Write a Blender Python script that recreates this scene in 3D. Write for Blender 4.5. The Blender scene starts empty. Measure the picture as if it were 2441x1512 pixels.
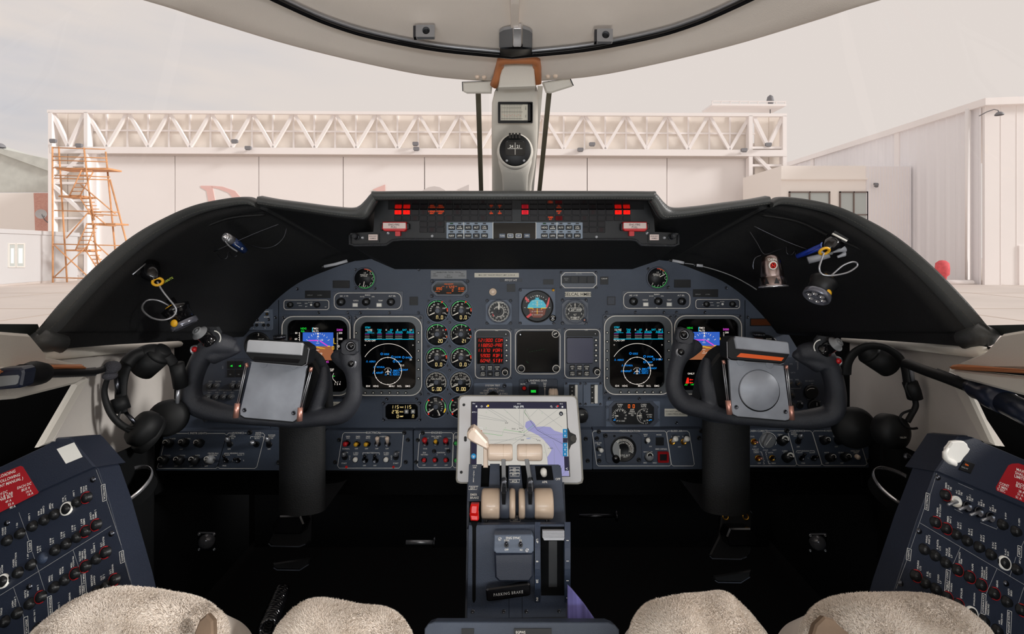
import bpy, bmesh, math, random
import numpy as np
from mathutils import Vector, Matrix
from math import sin, cos, pi, radians, atan2, sqrt, hypot
random.seed(7)
S = bpy.context.scene
COL = S.collection
# ------------------------------------------------------------------ camera, sky, light
FP, CX, HY, EZ = 1150.0, 1220.5, 600.0, 1.9
cd = bpy.data.cameras.new('camera'); cam = bpy.data.objects.new('camera', cd); COL.objects.link(cam)
cam.location = (0, 0, EZ); cam.rotation_euler = (pi / 2, 0, 0)
cd.sensor_width = 36; cd.lens = FP * 36 / 2441; cd.shift_y = -(756 - HY) / 2441
cd.clip_start = .02; cd.clip_end = 600
S.camera = cam
S.view_settings.view_transform = 'Standard'; S.view_settings.look = 'None'
S.view_settings.gamma = 1; S.view_settings.use_curve_mapping = False
S.view_settings.exposure = 0.0
S.cycles.max_bounces = 8; S.cycles.diffuse_bounces = 4; S.cycles.transparent_max_bounces = 24
S.cycles.sample_clamp_indirect = 4
wd = bpy.data.worlds.new('sky'); S.world = wd; wd.use_nodes = True
nt = wd.node_tree; N = nt.nodes; Lk = nt.links; N.clear()
out = N.new('ShaderNodeOutputWorld'); bg = N.new('ShaderNodeBackground'); Lk.new(bg.outputs[0], out.inputs[0])
tc = N.new('ShaderNodeTexCoord'); mp = N.new('ShaderNodeMapping'); mp.inputs['Scale'].default_value = (1.2, 1.2, 6)
nz = N.new('ShaderNodeTexNoise'); nz.inputs['Scale'].default_value = 1.6; nz.inputs['Detail'].default_value = 5
Lk.new(tc.outputs['Generated'], mp.inputs[0]); Lk.new(mp.outputs[0], nz.inputs['Vector'])
cr = N.new('ShaderNodeValToRGB'); cr.color_ramp.elements[0].position = .36; cr.color_ramp.elements[1].position = .56
cr.color_ramp.elements[0].color = (.60, .60, .645, 1); cr.color_ramp.elements[1].color = (.795, .72, .68, 1)
Lk.new(nz.outputs['Fac'], cr.inputs[0])
mx = N.new('ShaderNodeMixRGB'); mx.inputs[2].default_value = (.795, .72, .68, 1)
sx = N.new('ShaderNodeSeparateXYZ'); Lk.new(tc.outputs['Generated'], sx.inputs[0])
mr = N.new('ShaderNodeMapRange'); mr.inputs['From Min'].default_value = -.75; mr.inputs['From Max'].default_value = -.2
Lk.new(sx.outputs['X'], mr.inputs[0]); Lk.new(mr.outputs[0], mx.inputs[0]); Lk.new(cr.outputs[0], mx.inputs[1])
Lk.new(mx.outputs[0], bg.inputs[0]); bg.inputs[1].default_value = 1.0
sun = bpy.data.lights.new('sun', 'SUN'); so = bpy.data.objects.new('sun', sun); COL.objects.link(so)
sun.energy = 2.6; sun.angle = radians(9); sun.color = (1, .97, .95)
so.rotation_euler = Vector((.90, -.24, .36)).to_track_quat('Z', 'Y').to_euler(); so.location = (10, 10, 20)

# ------------------------------------------------------------------ materials
M = {}
def srgb(c):
    c = c / 255.0
    return c / 12.92 if c <= .04045 else ((c + .055) / 1.055) ** 2.4
def mat(name, col, rough=.6, metal=0, emit=None, es=1.0, var=0, vs=60, bump=0, bs=300, spec=.5, coat=0, stretch=None, alpha=1, trans=0):
    m = bpy.data.materials.new(name); m.use_nodes = True; t = m.node_tree; n = t.nodes; L = t.links
    b = n['Principled BSDF']; c = tuple(srgb(v) for v in col) + (1,)
    b.inputs['Base Color'].default_value = c; b.inputs['Roughness'].default_value = rough; b.inputs['Metallic'].default_value = metal
    b.inputs['Specular IOR Level'].default_value = spec; b.inputs['Coat Weight'].default_value = coat
    if trans: b.inputs['Transmission Weight'].default_value = trans
    if emit:
        b.inputs['Emission Color'].default_value = tuple(srgb(v) for v in emit) + (1,); b.inputs['Emission Strength'].default_value = es
    if var or bump:
        tcn = n.new('ShaderNodeTexCoord'); mpn = n.new('ShaderNodeMapping'); L.new(tcn.outputs['Object'], mpn.inputs[0])
        if stretch: mpn.inputs['Scale'].default_value = stretch
    if var:
        z = n.new('ShaderNodeTexNoise'); z.inputs['Scale'].default_value = vs; z.inputs['Detail'].default_value = 4
        L.new(mpn.outputs[0], z.inputs['Vector'])
        r = n.new('ShaderNodeValToRGB'); r.color_ramp.elements[0].position = .3; r.color_ramp.elements[1].position = .7
        r.color_ramp.elements[0].color = tuple(x * (1 - var) for x in c[:3]) + (1,)
        r.color_ramp.elements[1].color = tuple(min(1, x * (1 + var)) for x in c[:3]) + (1,)
        L.new(z.outputs['Fac'], r.inputs[0]); L.new(r.outputs[0], b.inputs['Base Color'])
    if bump:
        z2 = n.new('ShaderNodeTexNoise'); z2.inputs['Scale'].default_value = bs; z2.inputs['Detail'].default_value = 3
        L.new(mpn.outputs[0], z2.inputs['Vector'])
        bp = n.new('ShaderNodeBump'); bp.inputs['Strength'].default_value = bump; bp.inputs['Distance'].default_value = .002
        L.new(z2.outputs['Fac'], bp.inputs['Height']); L.new(bp.outputs[0], b.inputs['Normal'])
    M[name] = m; return m
def glow(name, col, s=1.0):
    m = bpy.data.materials.new(name); m.use_nodes = True; n = m.node_tree.nodes; b = n['Principled BSDF']
    b.inputs['Base Color'].default_value = (.01, .01, .01, 1); b.inputs['Specular IOR Level'].default_value = 0
    b.inputs['Emission Color'].default_value = tuple(srgb(v) for v in col) + (1,); b.inputs['Emission Strength'].default_value = s
    M[name] = m
mat('panel', (60, 69, 84), .55, bump=.25, bs=900, var=.12, vs=9)
mat('panel_dark', (48, 54, 66), .5, bump=.2, bs=900)
mat('panel_lite', (88, 99, 116), .55, bump=.2, bs=900)
mat('bezel', (66, 72, 84), .42)
mat('bezel_grey', (80, 85, 90), .4)
mat('black', (20, 21, 23), .45, spec=.35)
mat('black_gloss', (14, 14, 16), .12)
mat('screen', (7, 8, 10), .07)
mat('void', (15, 16, 17), .95, spec=.08)
mat('smoke', (90, 90, 94), .15, .4); mat('pedal_edge', (110, 116, 130), .25, .6); mat('ring_red', (170, 26, 30), .5); mat('print_dim', (110, 112, 110), .7); mat('fleece', (240, 229, 217), .95, var=.07, vs=18); mat('headset_black', (17, 18, 19), .6, spec=.25); mat('bluedark', (24, 46, 90), .3); mat('gunmetal', (150, 135, 132), .22, 1); mat('penface', (120, 150, 235), .4); mat('gooseblue', (22, 29, 46), .3)
mat('mirror_black', (130, 130, 132), .1, 1)
mat('leather', (66, 68, 68), .38, bump=.18, bs=600)
mat('leather_black', (20, 21, 22), .6, bump=.3, bs=500, spec=.3)
mat('thread', (84, 84, 78), .7)
mat('rubber', (44, 46, 50), .45, bump=.9, bs=900)
mat('yoke', (46, 48, 54), .36, bump=.45, bs=1300)
mat('chrome', (225, 225, 230), .16, .85)
mat('steel', (165, 167, 172), .34, .75)
mat('steel_dark', (80, 82, 88), .3, 1)
mat('alu', (170, 172, 176), .4, .2, var=.18, vs=14)
mat('clipplate', (140, 144, 152), .42, .15, var=.25, vs=16)
mat('copper', (205, 150, 135), .35, .7)
mat('tan_leather', (178, 112, 70), .5)
mat('white', (226, 224, 218), .5)
mat('print', (238, 236, 228), .7)
mat('print_grey', (150, 152, 152), .7)
mat('outline', (225, 220, 212), .45)
mat('seal', (92, 88, 74), .6); mat('winseal', (34, 40, 38), .5); mat('beige', (214, 209, 199), .6, bump=.15, bs=500, var=.04, vs=5)
mat('headliner', (236, 226, 216), .75, bump=.2, bs=700, var=.05, vs=4)
mat('wallcloth', (206, 200, 193), .8, bump=.3, bs=800, var=.06, vs=6)
mat('knobgrey', (120, 122, 124), .45)
mat('needle', (232, 226, 214), .5)
mat('red', (190, 22, 28), .4)
mat('redplastic', (220, 25, 20), .3)
mat('yellow', (226, 170, 30), .4)
mat('orange', (226, 96, 30), .4)
mat('green', (60, 190, 90), .5)
mat('placard', (206, 202, 188), .6)
mat('placard_red', (160, 22, 32), .5)
mat('ink', (20, 20, 22), .7)
mat('cream', (226, 205, 186), .32, coat=.2)
mat('cream_dark', (204, 182, 160), .35, coat=.2)
mat('navy', (43, 54, 73), .5, bump=.25, bs=900, var=.1, vs=10)
mat('navy_side', (30, 37, 52), .5, bump=.2, bs=900)
mat('tablet_case', (222, 222, 224), .35)
mat('tablet_rim', (150, 146, 136), .4)
mat('blueplastic', (30, 60, 170), .3)
mat('greyplastic', (170, 172, 178), .4)
mat('suede', (120, 100, 82), .85, var=.2, vs=25)
mat('foam', (60, 60, 66), .95, bump=1, bs=700)
mat('carpet', (17, 17, 18), .95, spec=.08)
mat('brass', (200, 150, 60), .3, 1)
mat('bluecloth', (96, 92, 150), .8, var=.5, vs=120, stretch=(1, .05, .05))
# displays
for k, c in dict(g_white=(235, 225, 215), g_cyan=(0, 190, 225), g_blue=(20, 140, 235), g_mag=(215, 70, 205), g_green=(30, 225, 60), g_red=(240, 40, 25),
                 g_amber=(250, 175, 60), g_digit=(250, 222, 150), g_orange=(250, 110, 30), g_sky=(50, 95, 190), g_ground=(150, 92, 60), g_yellow=(240, 190, 40),
                 g_annred=(255, 25, 15), g_annor=(255, 80, 20), g_dkred=(120, 12, 10), g_black=(9, 10, 12),
                 t_map=(198, 194, 186), t_water=(150, 148, 192), t_bar=(44, 42, 60), t_line=(120, 125, 125), t_green=(110, 170, 110), t_blue=(30, 120, 170), t_ink=(40, 42, 48), t_white=(220, 220, 220)).items():
    glow(k, c)
glow('glow_dim', (20, 60, 30)); glow('g_band', (70, 165, 95)); mat('warmdim', (84, 40, 14), .3)
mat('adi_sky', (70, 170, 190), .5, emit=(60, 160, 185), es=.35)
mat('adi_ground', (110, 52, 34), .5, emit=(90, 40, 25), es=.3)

mat('warmglass', (120, 50, 20), .3, emit=(235, 95, 40), es=.45)
# outside
mat('concrete', (210, 200, 193), .9, var=.07, vs=.25)
mat('joint', (188, 172, 160), .9)
mat('hangar_white', (250, 245, 243), .8, var=.02, vs=.3)
mat('hangar_panel', (244, 236, 227), .85, var=.05, vs=.6)
mat('hangar_door', (248, 243, 241), .85, var=.025, vs=.15)
mat('hangar_grey', (205, 196, 190), .8)
mat('letter_red', (236, 196, 190), .8); mat('letter_grey', (214, 208, 206), .8)
mat('scaffold', (214, 158, 112), .7, var=.2, vs=2)
mat('corrugated', (246, 244, 246), .6)
mat('stucco', (253, 247, 241), .9)
mat('roof_green', (206, 208, 201), .7, var=.08, vs=1.2, stretch=(1, 1, .1))
mat('win_glass', (190, 198, 196), .35); mat('win_frame', (130, 116, 110), .6)
mat('contain', (205, 205, 206), .7)
mat('red_cover', (222, 92, 98), .8, var=.15, vs=6)
mat('lamp_grey', (130, 130, 134), .6)
def brick_mat():
    m = bpy.data.materials.new('brickwork'); m.use_nodes = True; n = m.node_tree.nodes; L = m.node_tree.links
    b = n['Principled BSDF']; t = n.new('ShaderNodeTexBrick'); c = n.new('ShaderNodeTexCoord')
    t.inputs['Color1'].default_value = (.62, .26, .2, 1); t.inputs['Color2'].default_value = (.72, .36, .28, 1); t.inputs['Mortar'].default_value = (.75, .6, .55, 1)
    t.inputs['Scale'].default_value = 4; L.new(c.outputs['Object'], t.inputs['Vector']); L.new(t.outputs[0], b.inputs['Base Color']); b.inputs['Roughness'].default_value = .9
    M['brickwork'] = m
brick_mat()
mat('apgrey', (128, 142, 158), .5); mat('warmpink', (216, 196, 190), .4); mat('redlens', (150, 20, 24), .3); mat('red_dim', (60, 12, 10), .4)
def glass_mat():
    m = bpy.data.materials.new('window_glass'); m.use_nodes = True; n = m.node_tree.nodes; L = m.node_tree.links; n.clear()
    o = n.new('ShaderNodeOutputMaterial'); t = n.new('ShaderNodeBsdfTransparent'); g = n.new('ShaderNodeBsdfGlossy'); x = n.new('ShaderNodeMixShader')
    t.inputs[0].default_value = (.97, .975, .97, 1); g.inputs['Roughness'].default_value = .02; x.inputs[0].default_value = .03
    L.new(t.outputs[0], x.inputs[1]); L.new(g.outputs[0], x.inputs[2]); L.new(x.outputs[0], o.inputs[0]); M['window_glass'] = m
glass_mat()

# ------------------------------------------------------------------ pixel -> world
def W(px, py, Y): return Vector(((px - CX) * Y / FP, Y, EZ - (py - HY) * Y / FP))
EYE = Vector((0, 0, EZ))
class Fr:
    """plane frame: origin, U (right), V (up), N (towards the viewer)"""
    def __init__(s, px, py, Y, U=(1, 0, 0), V=(0, 0, 1), k=None, O=None):
        s.O = Vector(O) if O is not None else W(px, py, Y); s.U = Vector(U).normalized(); V = Vector(V)
        s.N = s.U.cross(V).normalized(); s.V = s.N.cross(s.U).normalized(); s.k = k or s.O.y / FP
        s.Mx = Matrix((s.U, s.V, s.N)).transposed().to_4x4(); s.Mx.translation = s.O
    def uv(s, px, py, h=0):
        d = Vector(((px - CX) / FP, 1, -(py - HY) / FP)); o = s.O + s.N * h
        t = (o - EYE).dot(s.N) / d.dot(s.N); p = EYE + d * t - s.O
        return p.dot(s.U), p.dot(s.V)
    def sub(s, px, py, h=0):
        u, v = s.uv(px, py, h * s.k); return Fr(0, 0, 1, s.U, s.V, s.k, O=s.O + s.U * u + s.V * v + s.N * h * s.k)
    def world(s, u, v, n): return s.O + s.U * u + s.V * v + s.N * n

# ------------------------------------------------------------------ glyphs
CH = "ABCDEFGHIJKLMNOPQRSTUVWXYZ0123456789abcdefghijklmnopqrstuvwxyz:.,-/()&#%+'<>"
def make_glyphs(off):
    obs = []
    for c in CH:
        for body in (c, c + '|'):
            cu = bpy.data.curves.new('g', 'FONT'); cu.body = body; cu.resolution_u = 2; cu.offset = off
            o = bpy.data.objects.new('g', cu); COL.objects.link(o); obs.append((c, body, o, cu))
    cu = bpy.data.curves.new('g', 'FONT'); cu.body = '|'; cu.resolution_u = 2; cu.offset = off; o = bpy.data.objects.new('g', cu); COL.objects.link(o); obs.append(('|', '||', o, cu))
    dg = bpy.context.evaluated_depsgraph_get(); dg.update(); R = {}; adv = {}; bar = 0
    for c, body, o, cu in obs:
        me = o.evaluated_get(dg).to_mesh(); vs = [(v.co.x, v.co.y) for v in me.vertices]; fs = [tuple(p.vertices) for p in me.polygons]
        if c == '|': bar = max(v[0] for v in vs)
        elif body == c: R[c] = (vs, fs)
        else: adv[c] = max(v[0] for v in vs)
        o.evaluated_get(dg).to_mesh_clear()
    for c, body, o, cu in obs: bpy.data.objects.remove(o); bpy.data.curves.remove(cu)
    H = max(v[1] for v in R['H'][0])
    return {c: ([(x / H, y / H) for x, y in R[c][0]], R[c][1], (adv[c] - bar) / H) for c in CH}
GL = make_glyphs(.008)
def twidth(s, sp=0): return sum((GL[c][2] if c in GL else .38) + sp for c in s)

def rrect(x0, y0, x1, y1, r, n=5):
    """rounded rectangle, x1>x0, y1>y0, counter-clockwise"""
    r = max(min(r, (x1 - x0) / 2 - 1e-6, (y1 - y0) / 2 - 1e-6), 1e-6); P = []
    for cx, cy, a in ((x1 - r, y1 - r, 0), (x0 + r, y1 - r, 90), (x0 + r, y0 + r, 180), (x1 - r, y0 + r, 270)):
        for i in range(n + 1):
            t = radians(a + 90 * i / n); P.append((cx + r * cos(t), cy + r * sin(t)))
    return P
def chamrect(x0, y0, x1, y1, c):
    return [(x1, y1 - c), (x1 - c, y1), (x0 + c, y1), (x0, y1 - c), (x0, y0 + c), (x0 + c, y0), (x1 - c, y0), (x1, y0 + c)]
def circ(cx, cy, r, n=32, ry=None): return [(cx + r * cos(2 * pi * i / n), cy + (ry or r) * sin(2 * pi * i / n)) for i in range(n)]
def area(P): return sum(P[i - 1][0] * P[i][1] - P[i][0] * P[i - 1][1] for i in range(len(P))) / 2
def catmull(P, n=6, closed=False):
    P = [Vector(p) for p in P]; R = []; L = len(P)
    for i in range(L if closed else L - 1):
        p0 = P[(i - 1) % L] if (closed or i > 0) else P[0]; p1 = P[i]; p2 = P[(i + 1) % L]
        p3 = P[(i + 2) % L] if (closed or i + 2 < L) else P[-1]
        for j in range(n):
            t = j / n; R.append(.5 * ((2 * p1) + (p2 - p0) * t + (2 * p0 - 5 * p1 + 4 * p2 - p3) * t * t + (3 * p1 - p0 - 3 * p2 + p3) * t ** 3))
    if not closed: R.append(P[-1])
    return R

class MB:
    """mesh builder. With a frame: x,y are photograph pixels mapped on the frame's plane (at height of the top face), h is in plane pixels."""
    def __init__(s, fr=None, mat='panel'):
        s.v = []; s.f = []; s.mi = []; s.sm = []; s.mats = []; s.fr = fr; s.use(mat)
    def use(s, m):
        if m not in s.mats: s.mats.append(m)
        s.cur = s.mats.index(m); return s
    def add(s, vs, fs, smooth=False):
        b = len(s.v); s.v += [tuple(v) for v in vs]
        for f in fs: s.f.append(tuple(b + i for i in f)); s.mi.append(s.cur); s.sm.append(smooth)
    def q(s, x, y, h=0):
        k = s.fr.k; u, v = s.fr.uv(x, y, h * k); return u, v
    def poly(s, P, h1):      # pixels -> local metres, ccw
        Q = [s.q(x, y, h1) for x, y in P]
        return Q if area(Q) > 0 else Q[::-1]
    # --- local metre primitives
    def prism_l(s, Q, n0, n1, bev=0, smooth=False, back=True):
        n = len(Q); vs = [(u, v, n0) for u, v in Q]
        if bev > 0:
            cx = sum(q[0] for q in Q) / n; cy = sum(q[1] for q in Q) / n
            I = inset(Q, bev)
            vs += [(u, v, n1 - bev) for u, v in Q] + [(u, v, n1) for u, v in I]
            fs = [(i, (i + 1) % n, n + (i + 1) % n, n + i) for i in range(n)] + [(n + i, n + (i + 1) % n, 2 * n + (i + 1) % n, 2 * n + i) for i in range(n)]
            top = tuple(range(2 * n, 3 * n))
        else:
            vs += [(u, v, n1) for u, v in Q]; fs = [(i, (i + 1) % n, n + (i + 1) % n, n + i) for i in range(n)]; top = tuple(range(n, 2 * n))
        fs.append(top)
        if back: fs.append(tuple(range(n - 1, -1, -1)))
        s.add(vs, fs, smooth)
    def ring_l(s, Qo, Qi, n0, n1):
        n = len(Qo); vs = [(u, v, n1) for u, v in Qo] + [(u, v, n1) for u, v in Qi] + [(u, v, n0) for u, v in Qo] + [(u, v, n0) for u, v in Qi]; fs = []
        for i in range(n):
            j = (i + 1) % n; fs += [(i, j, n + j, n + i), (2 * n + i, 2 * n + j, j, i), (n + i, n + j, 3 * n + j, 3 * n + i)]
        s.add(vs, fs)
    def lathe_l(s, c, prof, seg=24, axis=None, smooth=True, cap=False):
        """c=(u,v,n) prof=[(r,h)...] along axis (default +n)"""
        A = Vector(axis).normalized() if axis is not None else Vector((0, 0, 1)); C = Vector(c)
        X = A.orthogonal().normalized() if abs(A.z) < .999 else Vector((1, 0, 0)); Y_ = A.cross(X); vs = []; m = len(prof)
        for r, h in prof:
            for i in range(seg):
                t = 2 * pi * i / seg; vs.append(C + A * h + X * r * cos(t) + Y_ * r * sin(t))
        fs = [(j * seg + i, j * seg + (i + 1) % seg, (j + 1) * seg + (i + 1) % seg, (j + 1) * seg + i) for j in range(m - 1) for i in range(seg)]
        b = len(s.v); s.add(vs, fs, smooth)
        if not cap: return
        if prof[-1][0] > 1e-6: s.f.append(tuple(b + (m - 1) * seg + i for i in range(seg))); s.mi.append(s.cur); s.sm.append(False)
        if prof[0][0] > 1e-6: s.f.append(tuple(b + i for i in range(seg - 1, -1, -1))); s.mi.append(s.cur); s.sm.append(False)
    def tube_l(s, P, r, seg=10, closed=False, smooth=True, flat=1.0, up=None, caps=True):
        P = [Vector(p) for p in P]; n = len(P); R = r if isinstance(r, (list, tuple)) else [r] * n
        if len(R) != n: R = [R[0] + (R[-1] - R[0]) * i / (n - 1) for i in range(n)] if len(R) == 2 else [np.interp(i / (n - 1) * (len(R) - 1), range(len(R)), R) for i in range(n)]
        vs = []; pn = None
        for i in range(n):
            a = P[(i - 1) % n] if (closed or i > 0) else P[i]; b = P[(i + 1) % n] if (closed or i < n - 1) else P[i]
            T = (b - a).normalized()
            if pn is None: pn = (Vector(up) if up is not None else T.orthogonal()); 
            pn = (pn - T * pn.dot(T)).normalized(); bn = T.cross(pn)
            for j in range(seg):
                t = 2 * pi * j / seg; vs.append(P[i] + (pn * cos(t) * flat + bn * sin(t)) * R[i])
        L = n if closed else n - 1
        fs = [(i * seg + j, i * seg + (j + 1) % seg, ((i + 1) % n) * seg + (j + 1) % seg, ((i + 1) % n) * seg + j) for i in range(L) for j in range(seg)]
        if not closed and caps: fs += [tuple(range(seg - 1, -1, -1)), tuple((n - 1) * seg + j for j in range(seg))]
        s.add(vs, fs, smooth)
    def box_l(s, a, b, bev=0):
        Q = [(a[0], a[1]), (b[0], a[1]), (b[0], b[1]), (a[0], b[1])]
        s.prism_l(Q, a[2], b[2], bev)
    def ball_l(s, c, r, seg=16, sc=(1, 1, 1)):
        m = seg // 2; vs = []; C = Vector(c)
        for j in range(m + 1):
            p = pi * j / m
            for i in range(seg):
                t = 2 * pi * i / seg; vs.append(C + Vector((r * sc[0] * sin(p) * cos(t), r * sc[1] * sin(p) * sin(t), r * sc[2] * cos(p))))
        s.add(vs, [(j * seg + i, (j + 1) * seg + i, (j + 1) * seg + (i + 1) % seg, j * seg + (i + 1) % seg) for j in range(m) for i in range(seg)], True)
    def grid(s, rows, smooth=True, flip=False):
        n = len(rows[0]); vs = [p for r in rows for p in r]
        fs = [(j * n + i, j * n + i + 1, (j + 1) * n + i + 1, (j + 1) * n + i) for j in range(len(rows) - 1) for i in range(n - 1)]
        if flip: fs = [f[::-1] for f in fs]
        s.add(vs, fs, smooth)
    def seg_l(s, p, q_, w, n, both=False):   # flat bar between two local 2D points
        dx, dy = q_[0] - p[0], q_[1] - p[1]; L = hypot(dx, dy) or 1e-9; ox, oy = -dy / L * w / 2, dx / L * w / 2
        s.add([(p[0] - ox, p[1] - oy, n), (q_[0] - ox, q_[1] - oy, n), (q_[0] + ox, q_[1] + oy, n), (p[0] + ox, p[1] + oy, n)], [(0, 1, 2, 3)])
    # --- pixel primitives
    def prism(s, P, h0, h1, bev=0, back=True):
        k = s.fr.k; s.prism_l(s.poly(P, h1), h0 * k, h1 * k, bev * k, back=back); return s
    def rbox(s, x0, y0, x1, y1, h0, h1, r=0, bev=0): return s.prism(rrect(x0, y0, x1, y1, r) if r else [(x0, y0), (x1, y0), (x1, y1), (x0, y1)], h0, h1, bev)
    def ring(s, Po, Pi, h0, h1):
        k = s.fr.k; a = s.poly(Po, h1); b = s.poly(Pi, h1); s.ring_l(a, b, h0 * k, h1 * k); return s
    def rring(s, x0, y0, x1, y1, w, h0, h1, r, ri=None):
        return s.ring(rrect(x0, y0, x1, y1, r), rrect(x0 + w, y0 + w, x1 - w, y1 - w, max(r - w, .01) if ri is None else ri), h0, h1)
    def cyl(s, x, y, r, h0, h1, seg=24, bev=0, tip=None):
        k = s.fr.k; u, v = s.q(x, y, h1)
        pr = [(r, h0), (r, h1 - bev)] + ([(r - bev, h1)] if bev else [])
        s.lathe_l((u, v, 0), [(a * k, b * k) for a, b in pr], seg, cap=True); return s
    def lathe(s, x, y, prof, seg=24, ref=None, axis=None):
        k = s.fr.k; r = max(b for a, b in prof) if ref is None else ref; u, v = s.q(x, y, r)
        s.lathe_l((u, v, 0), [(a * k, b * k) for a, b in prof], seg, axis); return s
    def line(s, P, w, h, closed=False):
        k = s.fr.k; Q = [s.q(x, y, h) for x, y in P]
        n = len(Q); T = []
        for i in range(n):
            a = Q[(i - 1) % n] if (closed or i > 0) else Q[i]; b = Q[(i + 1) % n] if (closed or i < n - 1) else Q[i]
            dx, dy = b[0] - a[0], b[1] - a[1]; L = hypot(dx, dy) or 1e-9; T.append((-dy / L, dx / L))
        w2 = w * k / 2; vs = []
        for (u, v), (a, b) in zip(Q, T): vs += [(u - a * w2, v - b * w2, h * k), (u + a * w2, v + b * w2, h * k)]
        fs = []
        for i in range(n if closed else n - 1):
            j = (i + 1) % n; fs.append((2 * i, 2 * j, 2 * j + 1, 2 * i + 1))
        s.add(vs, fs); return s
    def rline(s, x0, y0, x1, y1, r, w, h): return s.line(rrect(x0, y0, x1, y1, r, 4), w, h, True)
    def arc(s, x, y, r, a0, a1, w, h, n=None):
        """angles clockwise from 12 o'clock, degrees"""
        n = n or max(3, int(abs(a1 - a0) / 8))
        return s.line([(x + r * sin(radians(a0 + (a1 - a0) * i / n)), y - r * cos(radians(a0 + (a1 - a0) * i / n))) for i in range(n + 1)], w, h)
    def tick(s, x, y, a, r0, r1, w, h):
        t = radians(a); return s.line([(x + r0 * sin(t), y - r0 * cos(t)), (x + r1 * sin(t), y - r1 * cos(t))], w, h)
    def flat(s, P, h): # filled flat polygon
        k = s.fr.k; Q = s.poly(P, h); s.add([(u, v, h * k) for u, v in Q], [tuple(range(len(Q)))]); return s
    def txt(s, t, x, y, size, h, al='c', ang=0, wf=1.0, sp=0):
        """cap height in pixels; y = vertical centre; ang counter-clockwise degrees in the frame"""
        k = s.fr.k; u, v = s.q(x, y, h); z = size * k; w = twidth(t, sp) * z * wf
        ox = {'c': -w / 2, 'l': 0, 'r': -w}[al]; ca, sa = cos(radians(ang)), sin(radians(ang)); p = ox
        for c in t:
            if c in GL:
                vs, fs, ad = GL[c]; s.add([(u + (p + a * z * wf) * ca - (b - .5) * z * sa, v + (p + a * z * wf) * sa + (b - .5) * z * ca, h * k) for a, b in vs], fs); p += (ad + sp) * z * wf
            else: p += (.38 + sp) * z * wf
        return s
    def dig(s, t, x, y, size, h, al='c', w=.5, st=.11, slant=.08, sp=.3, dot=False):
        """seven/sixteen segment style characters"""
        k = s.fr.k; u, v = s.q(x, y, h); z = size * k; cw = w * z; adv = cw + sp * z
        T = [c for c in t]; tot = sum(adv if (c != '.' or dot) else 0 for c in T) - sp * z; p = {'c': -tot / 2, 'l': 0, 'r': -tot}[al]
        for c in T:
            if c == '.':
                o_ = adv * .35 if dot else -sp * z * .6
                s.seg_l((u + p + o_, v - z * .5), (u + p + o_ + st * z * 1.2, v - z * .5), st * z * 1.2, h * k); p += adv if dot else 0; continue
            for a in SEG.get(c, ''):
                (x0, y0), (x1, y1) = SG[a]
                s.seg_l((u + p + x0 * cw + (y0 - .5) * z * slant, v + (y0 - .5) * z), (u + p + x1 * cw + (y1 - .5) * z * slant, v + (y1 - .5) * z), st * z, h * k)
            p += adv
        return s
    def screw(s, x, y, r, h): 
        s.lathe(x, y, [(r * 1.25, h), (r, h + r * .5), (r * .7, h + r * .5), (r * .45, h + r * .2), (0, h + r * .2)], 10); return s
def inset(Q, d):
    n = len(Q); R = []
    for i in range(n):
        a, b, c = Q[i - 1], Q[i], Q[(i + 1) % n]
        e1 = Vector((b[0] - a[0], b[1] - a[1])); e2 = Vector((c[0] - b[0], c[1] - b[1]))
        if e1.length < 1e-9 or e2.length < 1e-9: R.append(b); continue
        n1 = Vector((-e1.y, e1.x)).normalized(); n2 = Vector((-e2.y, e2.x)).normalized(); m = n1 + n2
        L = m.length
        if L < 1e-6: R.append(b); continue
        m /= L; R.append((b[0] + m.x * d / max(.4, m.dot(n1)), b[1] + m.y * d / max(.4, m.dot(n1))))
    return R
SG = {'a': ((0, 1), (1, 1)), 'b': ((1, 1), (1, .5)), 'c': ((1, .5), (1, 0)), 'd': ((0, 0), (1, 0)), 'e': ((0, 0), (0, .5)), 'f': ((0, .5), (0, 1)), 'g': ((0, .5), (1, .5)),
      'i': ((.5, .5), (.5, 1)), 'j': ((.5, 0), (.5, .5)), 'm': ((0, 1), (.5, .5)), 'n': ((.5, .5), (1, 1)), 'o': ((.5, .5), (1, 0)), 'p': ((.5, .5), (0, 0))}
SEG = {'0': 'abcdef', '1': 'ij', '2': 'abged', '3': 'abgcd', '4': 'fgbc', '5': 'afgcd', '6': 'afgcde', '7': 'abc', '8': 'abcdefg', '9': 'abcdfg', 'C': 'afed', 'O': 'abcdef', 'M': 'efmnbc',
       'P': 'abfge', 'R': 'abfgeo', 'E': 'afged', 'V': 'fepn', 'I': 'ij', 'A': 'abcefg', 'D': 'abcdij', 'F': 'afge', 'S': 'afgcd', 'T': 'aij', 'B': 'abcdijg', 'Y': 'mnj', '-': 'g', 'N': 'ceg' , 'n': 'abcef', 'G': 'afecd'}

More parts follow.
